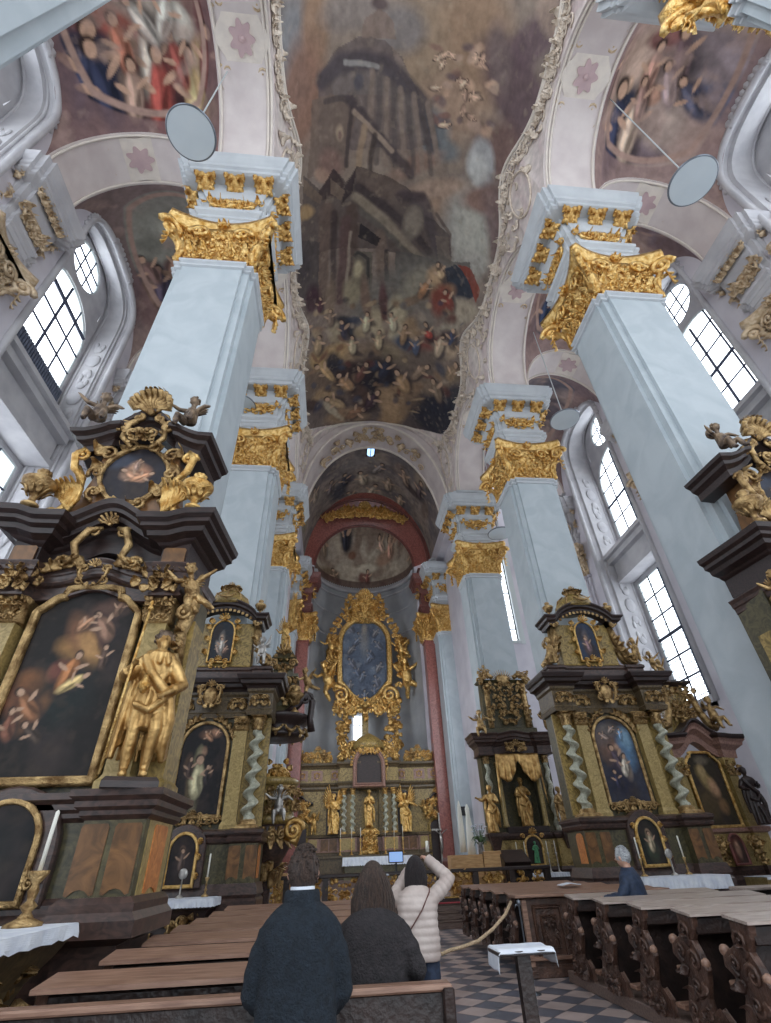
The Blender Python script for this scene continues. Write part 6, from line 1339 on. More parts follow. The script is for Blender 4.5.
# ================= PULPIT =================
def pulpit(cx,y0):
    A=thing('pulpit','gilded pulpit with dark scrolled canopy and angel, behind the left twisted-column altar','pulpit',(cx,y0,0))
    g=G(); g.lathe([(.12,.2),(.14,1.2),(.22,1.5),(.42,1.8),(.6,2.1),(.66,2.35),(.6,2.6)],(0,0,0),20); g.build('pedestal',M['marble_plum'],A,True)
    G().lathe([(.62,2.55),(.7,2.62),(.7,2.7),(.62,2.76),(.58,3.4),(.62,3.46),(.7,3.5),(.72,3.6),(.64,3.66)],(0,0,0),20).build('parapet',M['marble_olive'],A,True)
    g=G()
    for k in range(9):
        a=-PI*.95+PI*.95*k/8+.1; n=Vector((cos(a),sin(a),0)); mm=frame3(tuple(n*.62+Vector((0,0,3.1))),(-n.y,n.x,0),(0,0,1),n)
        foliage(g,mm,.35,.6,k,9,.2)
        leaf(g,frame3(tuple(n*.62+Vector((0,0,2.5))),(-n.y,n.x,0),(0,0,-1),n),.5,.14,-.6,5); scroll(g,frame3(tuple(n*.7+Vector((0,0,2.3))),(-n.y,n.x,0),(0,0,1),n),.14,1.4,.045,12)
    g.build('parapet_ornament',M['gold_dull'],A,True); g=G()
    for k in range(24): a=PI*2*k/24; leaf(g,frame3((.3*cos(a),.3*sin(a),1.2+.05*(k%5)),(-sin(a),cos(a),0),(.2*cos(a),.2*sin(a),1)),.6,.12,.8,5)
    g.build('stem_foliage',M['gold_dull'],A,True)
    g=G(); g.tube([(.45,-.5,2.3),(.75,-.55,2.15),(.85,-.55,2.45),(.7,-.55,2.65)],[.1,.11,.1,.07],8); scroll(g,wallM(.68,-.6,2.4,'-y'),.26,1.6,.075,18); g.build('parapet_volute',M['gold'],A,True)
    G().box(-.9,-.3,.1,.5,2.6,5.0,.02).build('back_panel',M['marble_olive'],A)
    g=G(); g.lathe([(.1,3.6),(.3,3.62),(.3,3.9),(.12,4.0),(.1,4.02)],(.1,0,0),12); foliage(g,wallM(.1,-.35,3.85,'-y'),.6,.5,4,14,.2); g.build('gilded_emblem',M['gold'],A,True)
    # canopy
    g=G(); g.lathe([(.3,4.72),(.78,4.74),(.8,4.8),(.74,4.86),(.72,5.06),(.9,5.16),(.96,5.24),(.96,5.32),(.6,5.4)],(0,0,0),22); g.build('canopy',M['wood_dark'],A,True)
    g=G()
    for k in range(12):
        a=2*PI*k/12; n=Vector((cos(a),sin(a),0)); swag(g,frame3(tuple(n*.76+Vector((0,0,4.98))),(-n.y,n.x,0),(0,0,1),n),.4,.16,.04,8); g.ell(n*.78+Vector((0,0,4.78)),(.05,.05,.1),6,5)
    g.build('canopy_drape',M['gold_dull'],A,True)
    g=G(); g.tube([(.1,-.4,5.35),(.5,-.45,5.55),(.8,-.45,5.9),(1.0,-.4,5.7),(.95,-.4,5.2),(1.0,-.35,4.85)],[.08,.12,.14,.12,.09,.12],8); scroll(g,wallM(.8,-.5,5.75,'-y'),.2,1.4,.06,14); g.build('canopy_scroll',M['wood_dark'],A,True)
    g=G(); g.ring([(-.42,-.4),(.42,-.4),(.42,.4),(-.42,.4)],[(.1,5.36),(-.02,5.6),(-.1,6.3),(-.02,6.4),(.08,6.46),(.08,6.55),(-.1,6.6),(-.16,7.0),(-.02,7.08),(-.2,7.4)]); g.build('canopy_tower',M['marble_green'],A)
    g=G(); 
    for s in (-1,1): scroll(g,wallM(s*.38,-.42,6.0,'-y')@Matrix.Diagonal((s,1,1,1)),.2,1.5,.06,14); scroll(g,wallM(s*.3,-.4,6.9,'-y')@Matrix.Diagonal((s,1,1,1)),.14,1.5,.045,14)
    foliage(g,wallM(0,-.42,6.0,'-y'),.7,.8,6,22,.22); foliage(g,wallM(0,-.3,6.85,'-y'),.5,.6,7,12,.2); shell(g,wallM(0,-.35,7.2,'-y'),.3,7,.08); g.build('tower_ornament',M['gold_dull'],A,True)
    return A
PU=pulpit(-1.72,16.0)
t=statue('angel_statue','gilded angel on the pulpit canopy holding a tall palm branch',(-1.75,15.9,7.35),1.05,-.3,[((-.2,-.03,.66),(-.26,-.12,.72)),((.18,-.05,.84),(.2,-.12,1.0))],'gold',0,1.05,3,wings=True)
g=G()
for i in range(15):
    u=i/14; p=Vector((.2+.05*u,-.1,1.0+1.0*u)); 
    for s in (-1,1): leaf(g,frame3(tuple(p),(0,1,0),(s*.5,0,1)),.34*(1-.4*u),.035,.3*s+.4,4)
g.tube([(.18,-.1,.9),(.24,-.1,2.1)],[.02,.012],5); g.build('palm_branch',M['gold'],t,True)
urn_at(-1.25,15.5,5.34,.9,'gilded covered urn on the pulpit canopy')
cherub('putto','winged gilded putto on the curled scroll of the pulpit canopy',(-.95,15.6,6.0),.75,-.2,'gold_dull',1)
cherub('putto','silver putto riding the front of the pulpit body',(-1.45,15.15,2.7),.75,.1,'silver',0)
cherub('putto','dark bronze putto below the pulpit, left side',(-2.2,15.3,2.6),.7,.3,'bronze',1)
# ================= HIGH ALTAR =================
HY=34.2
A=thing('high_altar','wide gilded high altar screen with twisted columns at the end of the chancel','altar',(2.12,HY,0))
G().box(-5,5,-3,.9,.5,.95,.02).build('step',M['step'],A)
hp=path_sym([(-4.55,.8),(-4.55,.0),(-3.6,.0),(-3.6,-.15),(-2.9,-.15),(-2.9,0),(-1.75,0),(-1.75,-.5),(-.72,-.5),(-.72,-.2)])
G().ring(hp,[(.05,.9),(.05,1.9),(0,2.0),(.06,2.05),(.06,2.15),(0,2.2)]).build('plinth',M['marble_frieze'],A)
G().ring(hp,[(-.03,2.18),(-.03,2.9)]).build('pedestal_zone',M['marble_pink'],A)
G().ring(hp,[(-.03,2.88),(.05,2.92),(.06,3.02),(-.03,3.06)]).build('pedestal_cornice',M['marble_frieze'],A)
for s in (-1,1):
    for x in (1.25,2.1,2.6,3.25,4.1):
        y=-.47 if x<1.7 else (-.12 if 2.9<x<3.6 else .03)
        g=G(); panel(g,s*x,2.26,2.84,.44 if x!=1.25 else .8,y); g.build('marble_panel',M['marble_yellow' if x in (1.25,3.25) else 'marble_brown'],A)
G().box(-4.5,-.62,.05,.8,3.0,5.4).box(.62,4.5,.05,.8,3.0,5.4).box(-.7,.7,.6,.8,3.0,6.3).build('screen_wall',M['marble_olive'],A)
for s in (-1,1):
    G().box(s*1.15-.22,s*1.15+.22,-.05,.1,3.05,5.1).build('marble_strip',M['marble_yellow'],A)
    g=G(); g.extr([(s*2.15+a,b) for a,b in arch_out(.8,2.2)],.0,.1,'y',.01,M=Matrix.Translation((0,0,3.05))); g.build('shallow_niche',M['wood_dark'],A)
mp=path_sym(subdiv([(-4.5,.8),(-4.5,-.05),(-3.7,-.05),(-1.75,-.05),(-1.75,-.55),(-.72,-.55),(-.7,-.2),(-.0001,-.2)],.15))
bump=lambda x:.0
for k,(a,b) in enumerate((([(-4.55,.8),(-4.55,-.02),(-1.8,-.02),(-1.8,-.5),(-.72,-.5),(-.72,.1)],None),)):
    for s in (-1,1):
        pth=a if s<0 else [(-x,y) for x,y in a[::-1]]
        G().sweep(pth,[(-.3,5.3),(0,5.3),(.05,5.4),(.05,5.5),(.14,5.62),(.16,5.72),(-.3,5.75)]).build('lower_cornice',M['marble_frieze'],A)
        G().sweep(pth,[(-.3,5.74),(.0,5.74),(.0,6.5),(-.3,6.5)]).build('frieze_zone',M['marble_olive'],A)
        G().sweep(pth,[(-.3,6.48),(.04,6.48),(.1,6.6),(.2,6.68),(.22,6.8),(-.3,6.82)]).build('upper_cornice',M['marble_frieze'],A)
        for x in (2.1,3.2,4.1):
            g=G(); panel(g,s*x,5.84,6.4,.7 if x!=2.1 else .4,-.03); g.build('frieze_panel',M['marble_pink'],A); g=G(); cartouche(g,wallM(s*x,-.05,6.12,'-y'),.34,.34); g.build('frieze_relief',M['gold'],A,True)
        # pierced crests
        g=G(); x0=s*3.2; g.extr([(x0-.95,6.8),(x0+.95,6.8),(x0+.9,7.15),(x0+.5,7.3),(x0+.2,7.7),(x0-.2,7.7),(x0-.5,7.3),(x0-.9,7.15)],.1,.22,'y',.02); g.build('crest',M['marble_olive'],A)
        g=G(); foliage(g,wallM(x0,.08,7.15,'-y'),1.6,.6,4,40,.24,.05); shell(g,wallM(x0,.08,7.6,'-y'),.22,7,.06); 
        for q in (-1,1): scroll(g,wallM(x0+q*.4,.07,7.25,'-y')@Matrix.Diagonal((q,1,1,1)),.22,1.5,.06,14)
        g.build('crest_ornament',M['gold'],A,True)
        # winding central shoulder
        g=G(); g.tube([(s*1.8,0,6.85),(s*1.6,-.05,7.4),(s*1.1,-.1,7.9),(s*.8,-.15,8.0)],[.22,.24,.2,.14],8); foliage(g,wallM(s*1.35,-.28,7.4,'-y'),.9,.9,7,26,.26,.08); scroll(g,wallM(s*1.75,-.28,7.05,'-y')@Matrix.Diagonal((s,1,1,1)),.22,1.4,.07,14); g.build('shoulder_scroll',M['gold'],A,True)
        for x in (.98,1.5):
            g=G(); twist_col(g,s*x*1.0+s*.38*0,-.35,3.15,5.05,.12,5.5,12,80,.42,s); g.build('twisted_column',M['marble_twist'],A,True)
            g=G(); col_capital(g,s*x,-.35,5.02,.12,.3); g.lathe([(.18,3.02),(.18,3.1),(.14,3.16)],(s*x,-.35,0),12); g.build('column_capital',M['gold'],A,True)
        # side arches with doors
        x0=s*4.15
        G().extr([(x0+a,b) for a,b in arch_out(.95,2.5,.7)],-.1,.04,'y',.01,M=Matrix.Translation((0,0,1.15))).build('side_arch',M['wood_dark'],A)
        g=G(); frame_mesh(g,arch_out(.95,2.5,.7),wallM(x0,-.1,1.15,'-y'),.14,.1); g.build('arch_frame',M['marble_olive'],A)
        g=G(); foliage(g,wallM(x0,-.18,4.2,'-y'),1.3,1.0,9,50,.28,.12); cartouche(g,wallM(x0,-.2,4.3,'-y'),.8,.9); shell(g,wallM(x0,-.2,5.05,'-y'),.25,7,.06); g.build('arch_relief',M['gold_bright'],A,True)
        g=G(); g.sweep(path_sym(subdiv([(-.75,.1),(-.75,-.2),(-.0001,-.2)],.06)),[(-.15,4.55),(0,4.55),(.06,4.62),(.06,4.7),(-.15,4.72)],lambda x:.4*math.exp(-(x/.35)**2),Matrix.Translation((x0,0,0))); g.build('arch_cornice',M['wood_dark'],A)
# centre: niche with arched head
g=G(); g.extr([(a,b) for a,b in arch_out(1.5,1.75)],-.7,-.1,'y',.02,M=Matrix.Translation((0,0,5.6)))
g.build('central_arch',M['wood_dark'],A)
g=G(); frame_mesh(g,arch_out(1.5,1.75),wallM(0,-.72,5.6,'-y'),.26,.2); g.build('central_arch_frame',M['marble_pink'],A)
g=G(); foliage(g,wallM(0,-.9,7.4,'-y'),1.1,.5,4,26,.2,.1); cartouche(g,wallM(0,-.95,7.45,'-y'),.6,.5); g.build('central_crest',M['gold_bright'],A,True)
g=G()
for i in range(21): a=PI*(.0+i/20); leaf(g,wallM(1.0*cos(a),-.75,6.6+1.0*sin(a),'-y',a-PI/2),.26,.09,.8,4)
g.build('arch_beading',M['gold'],A,True)
g=G(); g.lathe([(1.1,7.55),(1.0,7.9),(.7,8.2),(.35,8.4),(.2,8.5)],(0,.0,0),20); g.build('central_dome',M['marble_olive'],A,True)
G().box(-.55,.55,-.55,-.1,5.3,5.75,.03).build('central_ledge',M['marble_frieze'],A)
# tabernacle base, gilded
g=G(); g.ring([(-.42,-.85),(.42,-.85),(.42,-.3),(-.42,-.3)],[(.1,2.0),(.05,2.2),(-.05,2.6),(-.12,3.0),(-.02,3.1),(-.12,3.2),(-.2,3.4)]); foliage(g,wallM(0,-.86,2.6,'-y'),.8,1.1,6,36,.24,.08); g.build('tabernacle',M['gold_bright'],A,True)
# choir rail behind the altar table
G().box(-3.2,3.2,-1.6,-1.2,1.9,2.02,.01).box(-3.1,3.1,-1.5,-1.3,.95,1.95).build('retable_shelf',M['marble_frieze'],A)
statue('statue','gilded figure of the Virgin standing on the gilded tabernacle, centre of the high altar',(2.12,HY-.55,3.4),1.85,0,[((-.14,-.05,.62),(-.05,-.15,.66)),((.14,-.05,.62),(.05,-.15,.7))],'gold_bright',0,.95,4,vox=.02)
statue('statue','gilded bishop saint left of the high altar columns',(-.02,HY-.3,3.06),2.05,-.1,[((-.2,-.03,.66),(-.24,-.12,.78)),((.17,-.05,.62),(.08,-.15,.6))],'gold_bright',1,1.15,6,vox=.02,wings=True)
statue('statue','gilded winged saint right of the high altar columns',(4.32,HY-.3,3.06),2.0,.1,[((-.2,-.03,.64),(-.1,-.15,.7)),((.24,-.05,.7),(.3,-.12,.66))],'gold_bright',1,1.1,8,vox=.02,wings=True)
cherub('putto','gilded putto beside the left side arch of the high altar',(-1.15,HY-.2,3.1),1.0,0,'gold',2)
cherub('putto','gilded putto beside the right side arch of the high altar',(5.5,HY-.25,3.9),.8,0,'gold',1)
cherub('putto','gilded putto on the right of the high altar central arch',(3.1,HY-.5,5.76),.75,0,'gold',2)
cherub('putto','gilded putto on the left of the high altar central arch',(.8,HY-.5,6.9),.8,0,'gold',2)
for i,x in enumerate((-2.1,-.7,4.95,6.45)):
    urn_at(x,HY+.1,6.84 if True else 7,.85,['leftmost','second from left','second from right','rightmost'][i]+' gilded urn on the high altar cornice','gold_dull')
t=thing('altar_table','high altar table with fringed white cloth seen beyond the communion rail','altar table',(2.4,HY-2.2,0))
G().ring([(-1.75,-.45),(1.75,-.45),(1.75,.45),(-1.75,.45)],[(.05,.95),(0,1.05),(0,1.75),(.06,1.82),(.06,1.9)]).build('body',M['marble_green'],t)
cloth('fringed white cloth on the high altar table',.55,4.25,HY-2.72,HY-1.7,1.92,.34,scal=.05)
t=thing('crucifix','pale crucifix standing in the right side arch of the high altar','crucifix',(6.27,HY-.55,.95))
G().box(-.05,.05,-.04,.04,0,3.0,.01).box(-.5,.5,-.04,.04,2.1,2.2,.01).build('cross',M['silver'],t)
g=G(); g.tube([(0,-.08,1.0),(.02,-.12,1.3),(0,-.1,1.7),(0,-.1,1.95)],[.04,.07,.1,.08],8); head(g,(0,-.14,2.14),.2); 
for s in (-1,1): g.tube([(s*.06,-.1,1.93),(s*.25,-.1,2.08),(s*.42,-.08,2.15)],[.035,.03,.02],6)
g.build('figure',M['silver'],t,True)
for i,x in enumerate((.42,1.05,1.55,2.95,3.45,3.95)):
    candlestick((x,HY-1.4,2.03),.75,.5,['leftmost','second','third','fourth','fifth','rightmost'][i]+' of six tall candlesticks on the high altar shelf','gold','high altar candlesticks',.07)
for i,x in enumerate((-1.2,5.3)):
    g=G(); g.lathe([(.1,0),(.1,.5),(.02,.53)],(0,0,0),12); o=g.build('candle',M['candle'],None,True,loc=(x,HY-1.4,2.03)); tag(o,'thick white candle at the %s end of the high altar shelf'%('left' if i==0 else 'right'),'candle')
# ================= THE GREAT GILDED PICTURE IN THE APSE =================
A=thing('framed_altarpiece','huge gilded oval-topped frame with a dark blue picture, high in the apse','altarpiece',(2.05,36.2,0))
def gout():
    p=[(0,11.0),(.8,11.55),(1.62,12.5),(1.68,13.5)]; p+=[(1.68*cos(PI*i/18),15.45+1.75*sin(PI*i/18)) for i in range(19)]; p+=[(-1.68,13.5),(-1.62,12.5),(-.8,11.55)]; return p
o=gout(); Mg=wallM(0,0,0,'-y')
def gp(P,w,h):
    P.c[:]=np.array(lin(84,94,110)); P.cloud(.9,(62,70,86),.45,.65,.7,1); P.cloud(1.6,(112,122,138),.5,.7,.6,3); P.cloud(3,(150,152,156),.64,.8,.4,6)
    for i in range(16): pfig(P,1.1*sin(i*2.4),h*(.08+.055*i),.42,[(100,108,122),(84,92,108),(110,108,110),(96,98,108)][i%4],40*sin(i*3),(132,128,128))
    P.el(0,h*.74,.3,1.0,(132,130,128),0,.6,.7); P.el(0,h*.9,.18,.4,(150,140,128),0,.5,.7)
canvas('picture',o,Mg,gp,A,60)
g=G(); frame_mesh(g,o,Mg,.42,.4); g.build('frame',M['gold_bright'],A,True)
g=G(); nm=mitre(o,True)
rd=random.Random(5)
for i,(p,q) in enumerate(zip(o,nm)):
    for k in range(2):
        f=.62+.25*k; mm=Mg@T(p[0]+q[0]*f,p[1]+q[1]*f,.3,math.atan2(q[1],q[0])-PI/2+rd.uniform(-.5,.5),.5); leaf(g,mm,1,.34,1.0,5)
        if (i+k)%2: scroll(g,Mg@T(p[0]+q[0]*f,p[1]+q[1]*f,.35,rd.uniform(0,6)),.22,1.3,.07,12)
g.build('frame_foliage',M['gold_bright'],A,True)
g=G(); m=Mg@T(0,18.0,.3); g.loft([[(p[0],p[1],z) for p in [(-1.15,17.0),(1.15,17.0),(1.2,17.9),(.7,18.7),(.25,19.3),(-.25,19.3),(-.7,18.7),(-1.2,17.9)]] for z in (0,.35)],True,True,Mg)
cartouche(g,Mg@T(0,18.0,.5),1.9,2.2); foliage(g,m,2.6,2.2,5,46,.6,.25); shell(g,Mg@T(0,19.1,.4),.6,9,.15)
g.build('crowning_ornament',M['gold_bright'],A,True)
g=G(); foliage(g,Mg@T(0,10.55,.35),4.4,1.0,8,110,.34,.4)
for s in (-1,1): scroll(g,Mg@T(s*1.75,11.4,.5,-.5)@Matrix.Diagonal((s,1,1,1)),.6,1.5,.18,20); scroll(g,Mg@T(s*1.0,10.3,.5)@Matrix.Diagonal((s,1,1,1)),.45,1.5,.14,20)
g.build('lower_foliage',M['gold_bright'],A,True)
for s in (-1,1):
    g=G(); foliage(g,Mg@T(s*1.9,9.4,.2),.8,3.2,10,40,.5,.2,False); foliage(g,Mg@T(s*1.55,9.7,.2),.6,2.8,11,30,.5,.2,False); g.build('hanging_garland',M['gold'],A,True)
    g=G(); foliage(g,Mg@T(s*2.75,14.0,.0),.8,3.4,12,36,.6,.2,False); foliage(g,Mg@T(s*2.55,14.2,.0),.6,3.0,13,34,.6,.2,False); g.build('side_cloud',M['gold'],A,True)
G().box(-.22,.22,-.1,.3,8.1,10.9,.03).build('support',M['marble_olive'],A)
for (x,z,H_,rz,ps,lb) in ((-.75,11.6,2.3,-.4,1,'large gilded angel left of the great picture frame'),(5.0,11.8,2.4,.4,1,'large gilded angel right of the great picture frame'),(-.55,14.4,1.5,-.2,1,'gilded cherub midway up the left of the great frame'),(4.75,14.2,1.5,.2,1,'gilded cherub midway up the right of the great frame'),(.7,17.4,1.0,0,0,'gilded cherub at the upper left of the great frame'),(3.45,17.5,1.0,0,0,'gilded cherub at the upper right of the great frame'),(1.1,10.4,1.1,0,1,'gilded putto below the great picture, left'),(3.1,10.5,1.1,0,1,'gilded putto below the great picture, right')):
    cherub('angel_statue' if H_>2 else 'cherub',lb,(x,35.75,z),H_,rz,'gold_bright',ps)

g=G(); g.extr([(x,z) for x,z in [(1.55,9.1),(2.0,9.1),(2.0,9.9),(1.55,9.9)]],38.4,38.6,'y'); 
wd=struct(G().box(1.35,2.15,38.42,38.5,8.6,10.6),'window_%d'%WN[0],M['glass']); wd['label']='small window of the apse glimpsed under the great picture'; G().box(1.73,1.77,38.36,38.42,8.6,10.6).box(1.35,2.15,38.36,38.42,9.2,9.24).box(1.35,2.15,38.36,38.42,9.9,9.94).build('glazing_bar',M['lead'],wd)
# gilded coat of arms on the red apse arch
g=G(); m=frame3((2.02,33.75,25.9),(1,0,0),(0,.25,1)); foliage(g,m,4.2,1.1,4,90,.6,.25); cartouche(g,m@T(0,.1,.2),1.5,1.4); shell(g,m@T(0,.75,.2),.5,9,.12)
for s in (-1,1): foliage(g,m@T(s*2.6,-.5,0,-s*.5),1.6,.8,6,20,.45,.15)
g.build('gilded_crest',M['gold_bright'],REDARCH,True)
# ================= PEWS =================
def pew_end(g,x,s,w=.07):
    P=[(.02,1.05),(.3,1.08),(.32,.97),(.36,.88),(.46,.84),(.58,.78),(.6,.7),(.5,.64),(.44,.52),(.52,.4),(.6,.27),(.6,.15),(.12,.15),(.16,.28),(.17,.4),(.1,.52),(.04,.63),(.08,.75),(.14,.85),(.06,.94)]
    g.extr([(a,b) for a,b in P[::-1]],x-w/2,x+w/2,'x',.012)
def pew_carving(g,x,face,s):
    m=wallM(x,.34,.62,face)
    D=1 if face=='+x' else -1
    for (a,b,r,an) in ((-.12,.3,.09,.4),(-.14,.06,.1,0),(.06,.12,.08,1.5),(-.06,-.14,.09,3),(-.06,-.34,.09,4),(.12,-.34,.08,1)): scroll(g,m@T(D*a,b,.0,an)@Matrix.Diagonal((D,1,1,1)),r,1.4,.022,12)
    for (a,b,an) in ((-.1,.18,.5),(.02,.0,-2),(-.15,-.1,2.6),(.02,-.25,-.6)): leaf(g,m@T(D*a,b,.0,an*D,.16),1,.36,.8,5)
def make_pew(x0,x1,top,label,lx='-x',front=False):
    t=thing('pew',label,'pew'); n=24
    g=G(); 
    g.loft([[(x0-.06,.0,1.05),(x0-.06,.34,1.085),(x0-.06,.34,1.11),(x0-.06,.0,1.075)],[(x1+.06,.0,1.05),(x1+.06,.34,1.085),(x1+.06,.34,1.11),(x1+.06,.0,1.075)]]); g.build('desk_top',M[top],t)
    G().box(x0,x1,.27,.31,.16,1.08,.005).build('backrest',M['pew_dark'],t)
    G().box(x0,x1,.05,.3,.9,1.04,.01).build('book_shelf',M['pew_dark'],t)
    G().box(x0,x1,.3,.66,.55,.6,.01).build('seat',M['pew'],t)
    G().box(x0,x1,-.28,-.1,.22,.27,.01).build('kneeler',M['pew'],t)
    for x,f in ((x0,'-x'),(x1,'+x')):
        g=G(); pew_end(g,x,1); e=g.build('end_panel',M['pew_carved'],t)
        g=G(); pew_carving(g,x+(-.035 if f=='-x' else .035),f,1)
        c=g.build('carving',M['pew_carved'],e,True)
        k=G(); k.ell((x,.56,.82),(.05,.05,.05),10,7); k.build('knob',M['pew'],e,True); k=G(); k.ell((x,.08,.68),(.045,.045,.045),10,7); k.build('knob',M['pew'],e,True)
    return t
def pew_row(proto,items,group):
    for i,(x,y,z,lab) in enumerate(items):
        if i==0: proto.location=(x,y,z); o=proto
        else: o=dup(proto,(x,y,z),0)
        o['label']=lab; o['group']=group
R_=make_pew(0,2.35,'pew_sheen','')
pew_row(R_,[(3.83,9.41,0,'right carved pew just behind the white-haired man, fifth from the camera'),(3.83,8.37,0,'right carved pew the white-haired man sits in, fourth from the camera'),(3.83,7.33,0,'middle carved pew of the five on the right'),(3.83,6.33,0,'second nearest carved pew of the five on the right'),(3.83,5.45,0,'nearest carved pew on the right, cut by the frame')][::1],'carved pews on the right')
g=G(); g.box(3.78,6.4,4.9,10.25,0,.14,.01); tag(g.build('pew_platform',M['step']),'low wooden platform under the five right pews','platform')
for i in range(5):
    g=G(); y=5.2+1.02*i; g.extr([(y,.14),(y+.5,.14),(y+.5,.26),(y+.4,.34),(y+.25,.3),(y+.1,.36),(y,.28)][::-1],3.78,3.84,'x',.01); foliage(g,wallM(3.77,y+.25,.22,'-x'),.4,.14,i,8,.1); o=g.build('carved_kickboard',M['pew_carved']); tag(o,'carved kick board at the pew platform edge, '+['nearest','second nearest','middle','second farthest','farthest'][i]+' of five','board','pew kick boards')
L_=make_pew(0,2.25,'pew','')
L1_=make_pew(0,1.35,'pew','')
names=['nearest desk-topped pew on the left, in front of the long dark bench','second left pew, its top just beyond the nearest desk','third left pew ahead of the viewer','fourth left pew ahead of the viewer','fifth left pew ahead of the viewer','sixth left pew ahead of the viewer','farthest left pew, close to the left altar step']
pew_row(L1_,[(-1.72,4.2,0,names[0])],'desk-topped pews on the left')
pew_row(L_,[(-1.72,y,0,n) for y,n in zip((5.27,6.32,7.31,8.25,9.4,10.65),names[1:])],'desk-topped pews on the left')
t=thing('bench','long dark bench with a high back across the foreground, behind the two dark-coated people','bench',(0,3.92,0))
G().box(-3.9,.7,.0,.07,.2,1.0,.008).build('backrest',M['pew_dark'],t); G().box(-3.92,.72,-.03,.1,1.0,1.035,.01).build('top_rail',M['pew'],t)
g=G(); g.extr([(-.05,0),(.35,0),(.38,.3),(.3,.5),(.2,.62),(.14,1.0),(-.05,1.02),(-.02,.7),(-.08,.5)],.66,.73,'x',.01); g.build('end_panel',M['pew_dark'],t); G().box(-3.9,.66,.07,.14,.45,.5).build('seat_rail',M['pew'],t)
F_=make_pew(0,2.7,'pew','')
for i,y in enumerate((10.85,11.85,12.85,13.8,14.75)):
    o=F_ if i==0 else dup(F_,(3.25,y,0),0); o.location=(3.25,y,0); o['label']=['nearest pew of the front right block, behind the big carved panel','second pew of the front right block','middle pew of the front right block','fourth pew of the front right block','farthest pew of the front right block'][i]; o['group']='front right pews'
t=thing('carved_front_panel','large carved dark oak panel closing the front right pew block','panel',(3.3,10.62,0))
G().box(0,2.7,0,.1,.0,.16,.01).box(.05,2.65,.03,.1,.14,1.03,.01).build('panel_board',M['pew_carved'],t); G().box(-.12,2.75,-.1,.3,1.04,1.09,.01).build('top_board',M['pew'],t)
for k in range(3):
    x=.45+.88*k; g=G(); frame_mesh(g,rect_out(.42,.6),wallM(x,.03,.28,'-y'),.06,.05); frame_mesh(g,rect_out(.22,.36),wallM(x,.02,.4,'-y'),.04,.04); foliage(g,wallM(x,.02,.58,'-y'),.2,.3,k,10,.1); g.build('carved_field',M['pew_carved'],t); 
    G().box(x-.44,x-.36,-.02,.05,.14,1.02,.01).build('stile',M['pew'],t)
g=G(); g.loft([[(0,0,0),(0,.26,0),(0,.26,.012),(0,0,.012)],[(.2,0,.03),(.2,.26,.03),(.2,.26,.045),(.2,0,.045)],[(.4,0,0),(.4,.26,0),(.4,.26,.012),(.4,0,.012)]]); o=g.build('booklet',M['linen'],None,loc=(4.6,11.9,1.13)); tag(o,'open white booklet lying on a front right pew top','booklet')
t=thing('pew','pew top in the right aisle, far right beside the pier foot','pew',(6.75,9.5,0)); G().box(0,2.3,0,.4,1.05,1.1,.01).build('desk_top',M['pew_sheen'],t); G().box(.05,2.25,.25,.3,0,1.05).build('backrest',M['pew_dark'],t)
g=G(); g.extr([(.05,0),(.4,0),(.4,1.05),(.05,1.05)],-.03,.04,'x',.01); g.build('end_panel',M['pew_carved'],t)
# ================= LECTERN, ROPE, RAIL =================
t=thing('lectern','small dark post stand topped with a hanging white cloth, in the tiled aisle','stand',(1.6,5.35,0))
G().box(-.05,.06,-.04,.05,.03,.98,.008).box(-.2,.2,-.16,.16,0,.04,.01).build('post',M['pew_dark'],t)
G().box(-.24,.24,-.16,.16,.97,1.0,.005).build('board',M['wood_dark'],t)
def lc(a,b):
    x=-.3+.6*a; e=max(0,abs(x)-.235); return (x if e==0 else math.copysign(.235+.2*e,x)+.0*b,-.17+.34*b+.01*sin(a*20),1.006-1.9*e*(1.0 if x<0 else .8)+.004*sin(b*9)-(.02 if b<.05 else 0))
g=G(); g.slab(lc,40,10,(0,0,.006)); g.build('cloth',M['linen'],t,True)
t=thing('rope_stanchion','thin metal stanchion beside the front right pews holding the rope','stanchion',(2.95,9.6,0))
G().lathe([(.13,0),(.13,.015),(.02,.03),(.014,.05),(.014,1.0),(.03,1.02),(.03,1.06),(.0,1.09)],(0,0,0),12).build('pole',M['steel'],t,True); G().tube([(0,0,1.0),(-.05,.0,1.02),(-.07,0,.98)],.01,6).build('hook',M['steel'],t,True)
a=Vector((2.9,9.6,1.0)); b=Vector((1.0,9.0,.36)); g=G(); pts=[]
P0=[at(511,902,1,9.6),at(505,915,1,9.4),at(493,929,1,9.2),at(478,941,1,9.0),at(462,947,1,8.9),at(450,950,1,8.8),at(442,954,1,8.7),at(432,950,1,8.9),at(420,945,1,9.0)]
g.tube(P0,.022,7); o=g.build('rope',M['rope'],None,True); tag(o,'pale barrier rope sagging across the aisle from the thin stanchion','rope')
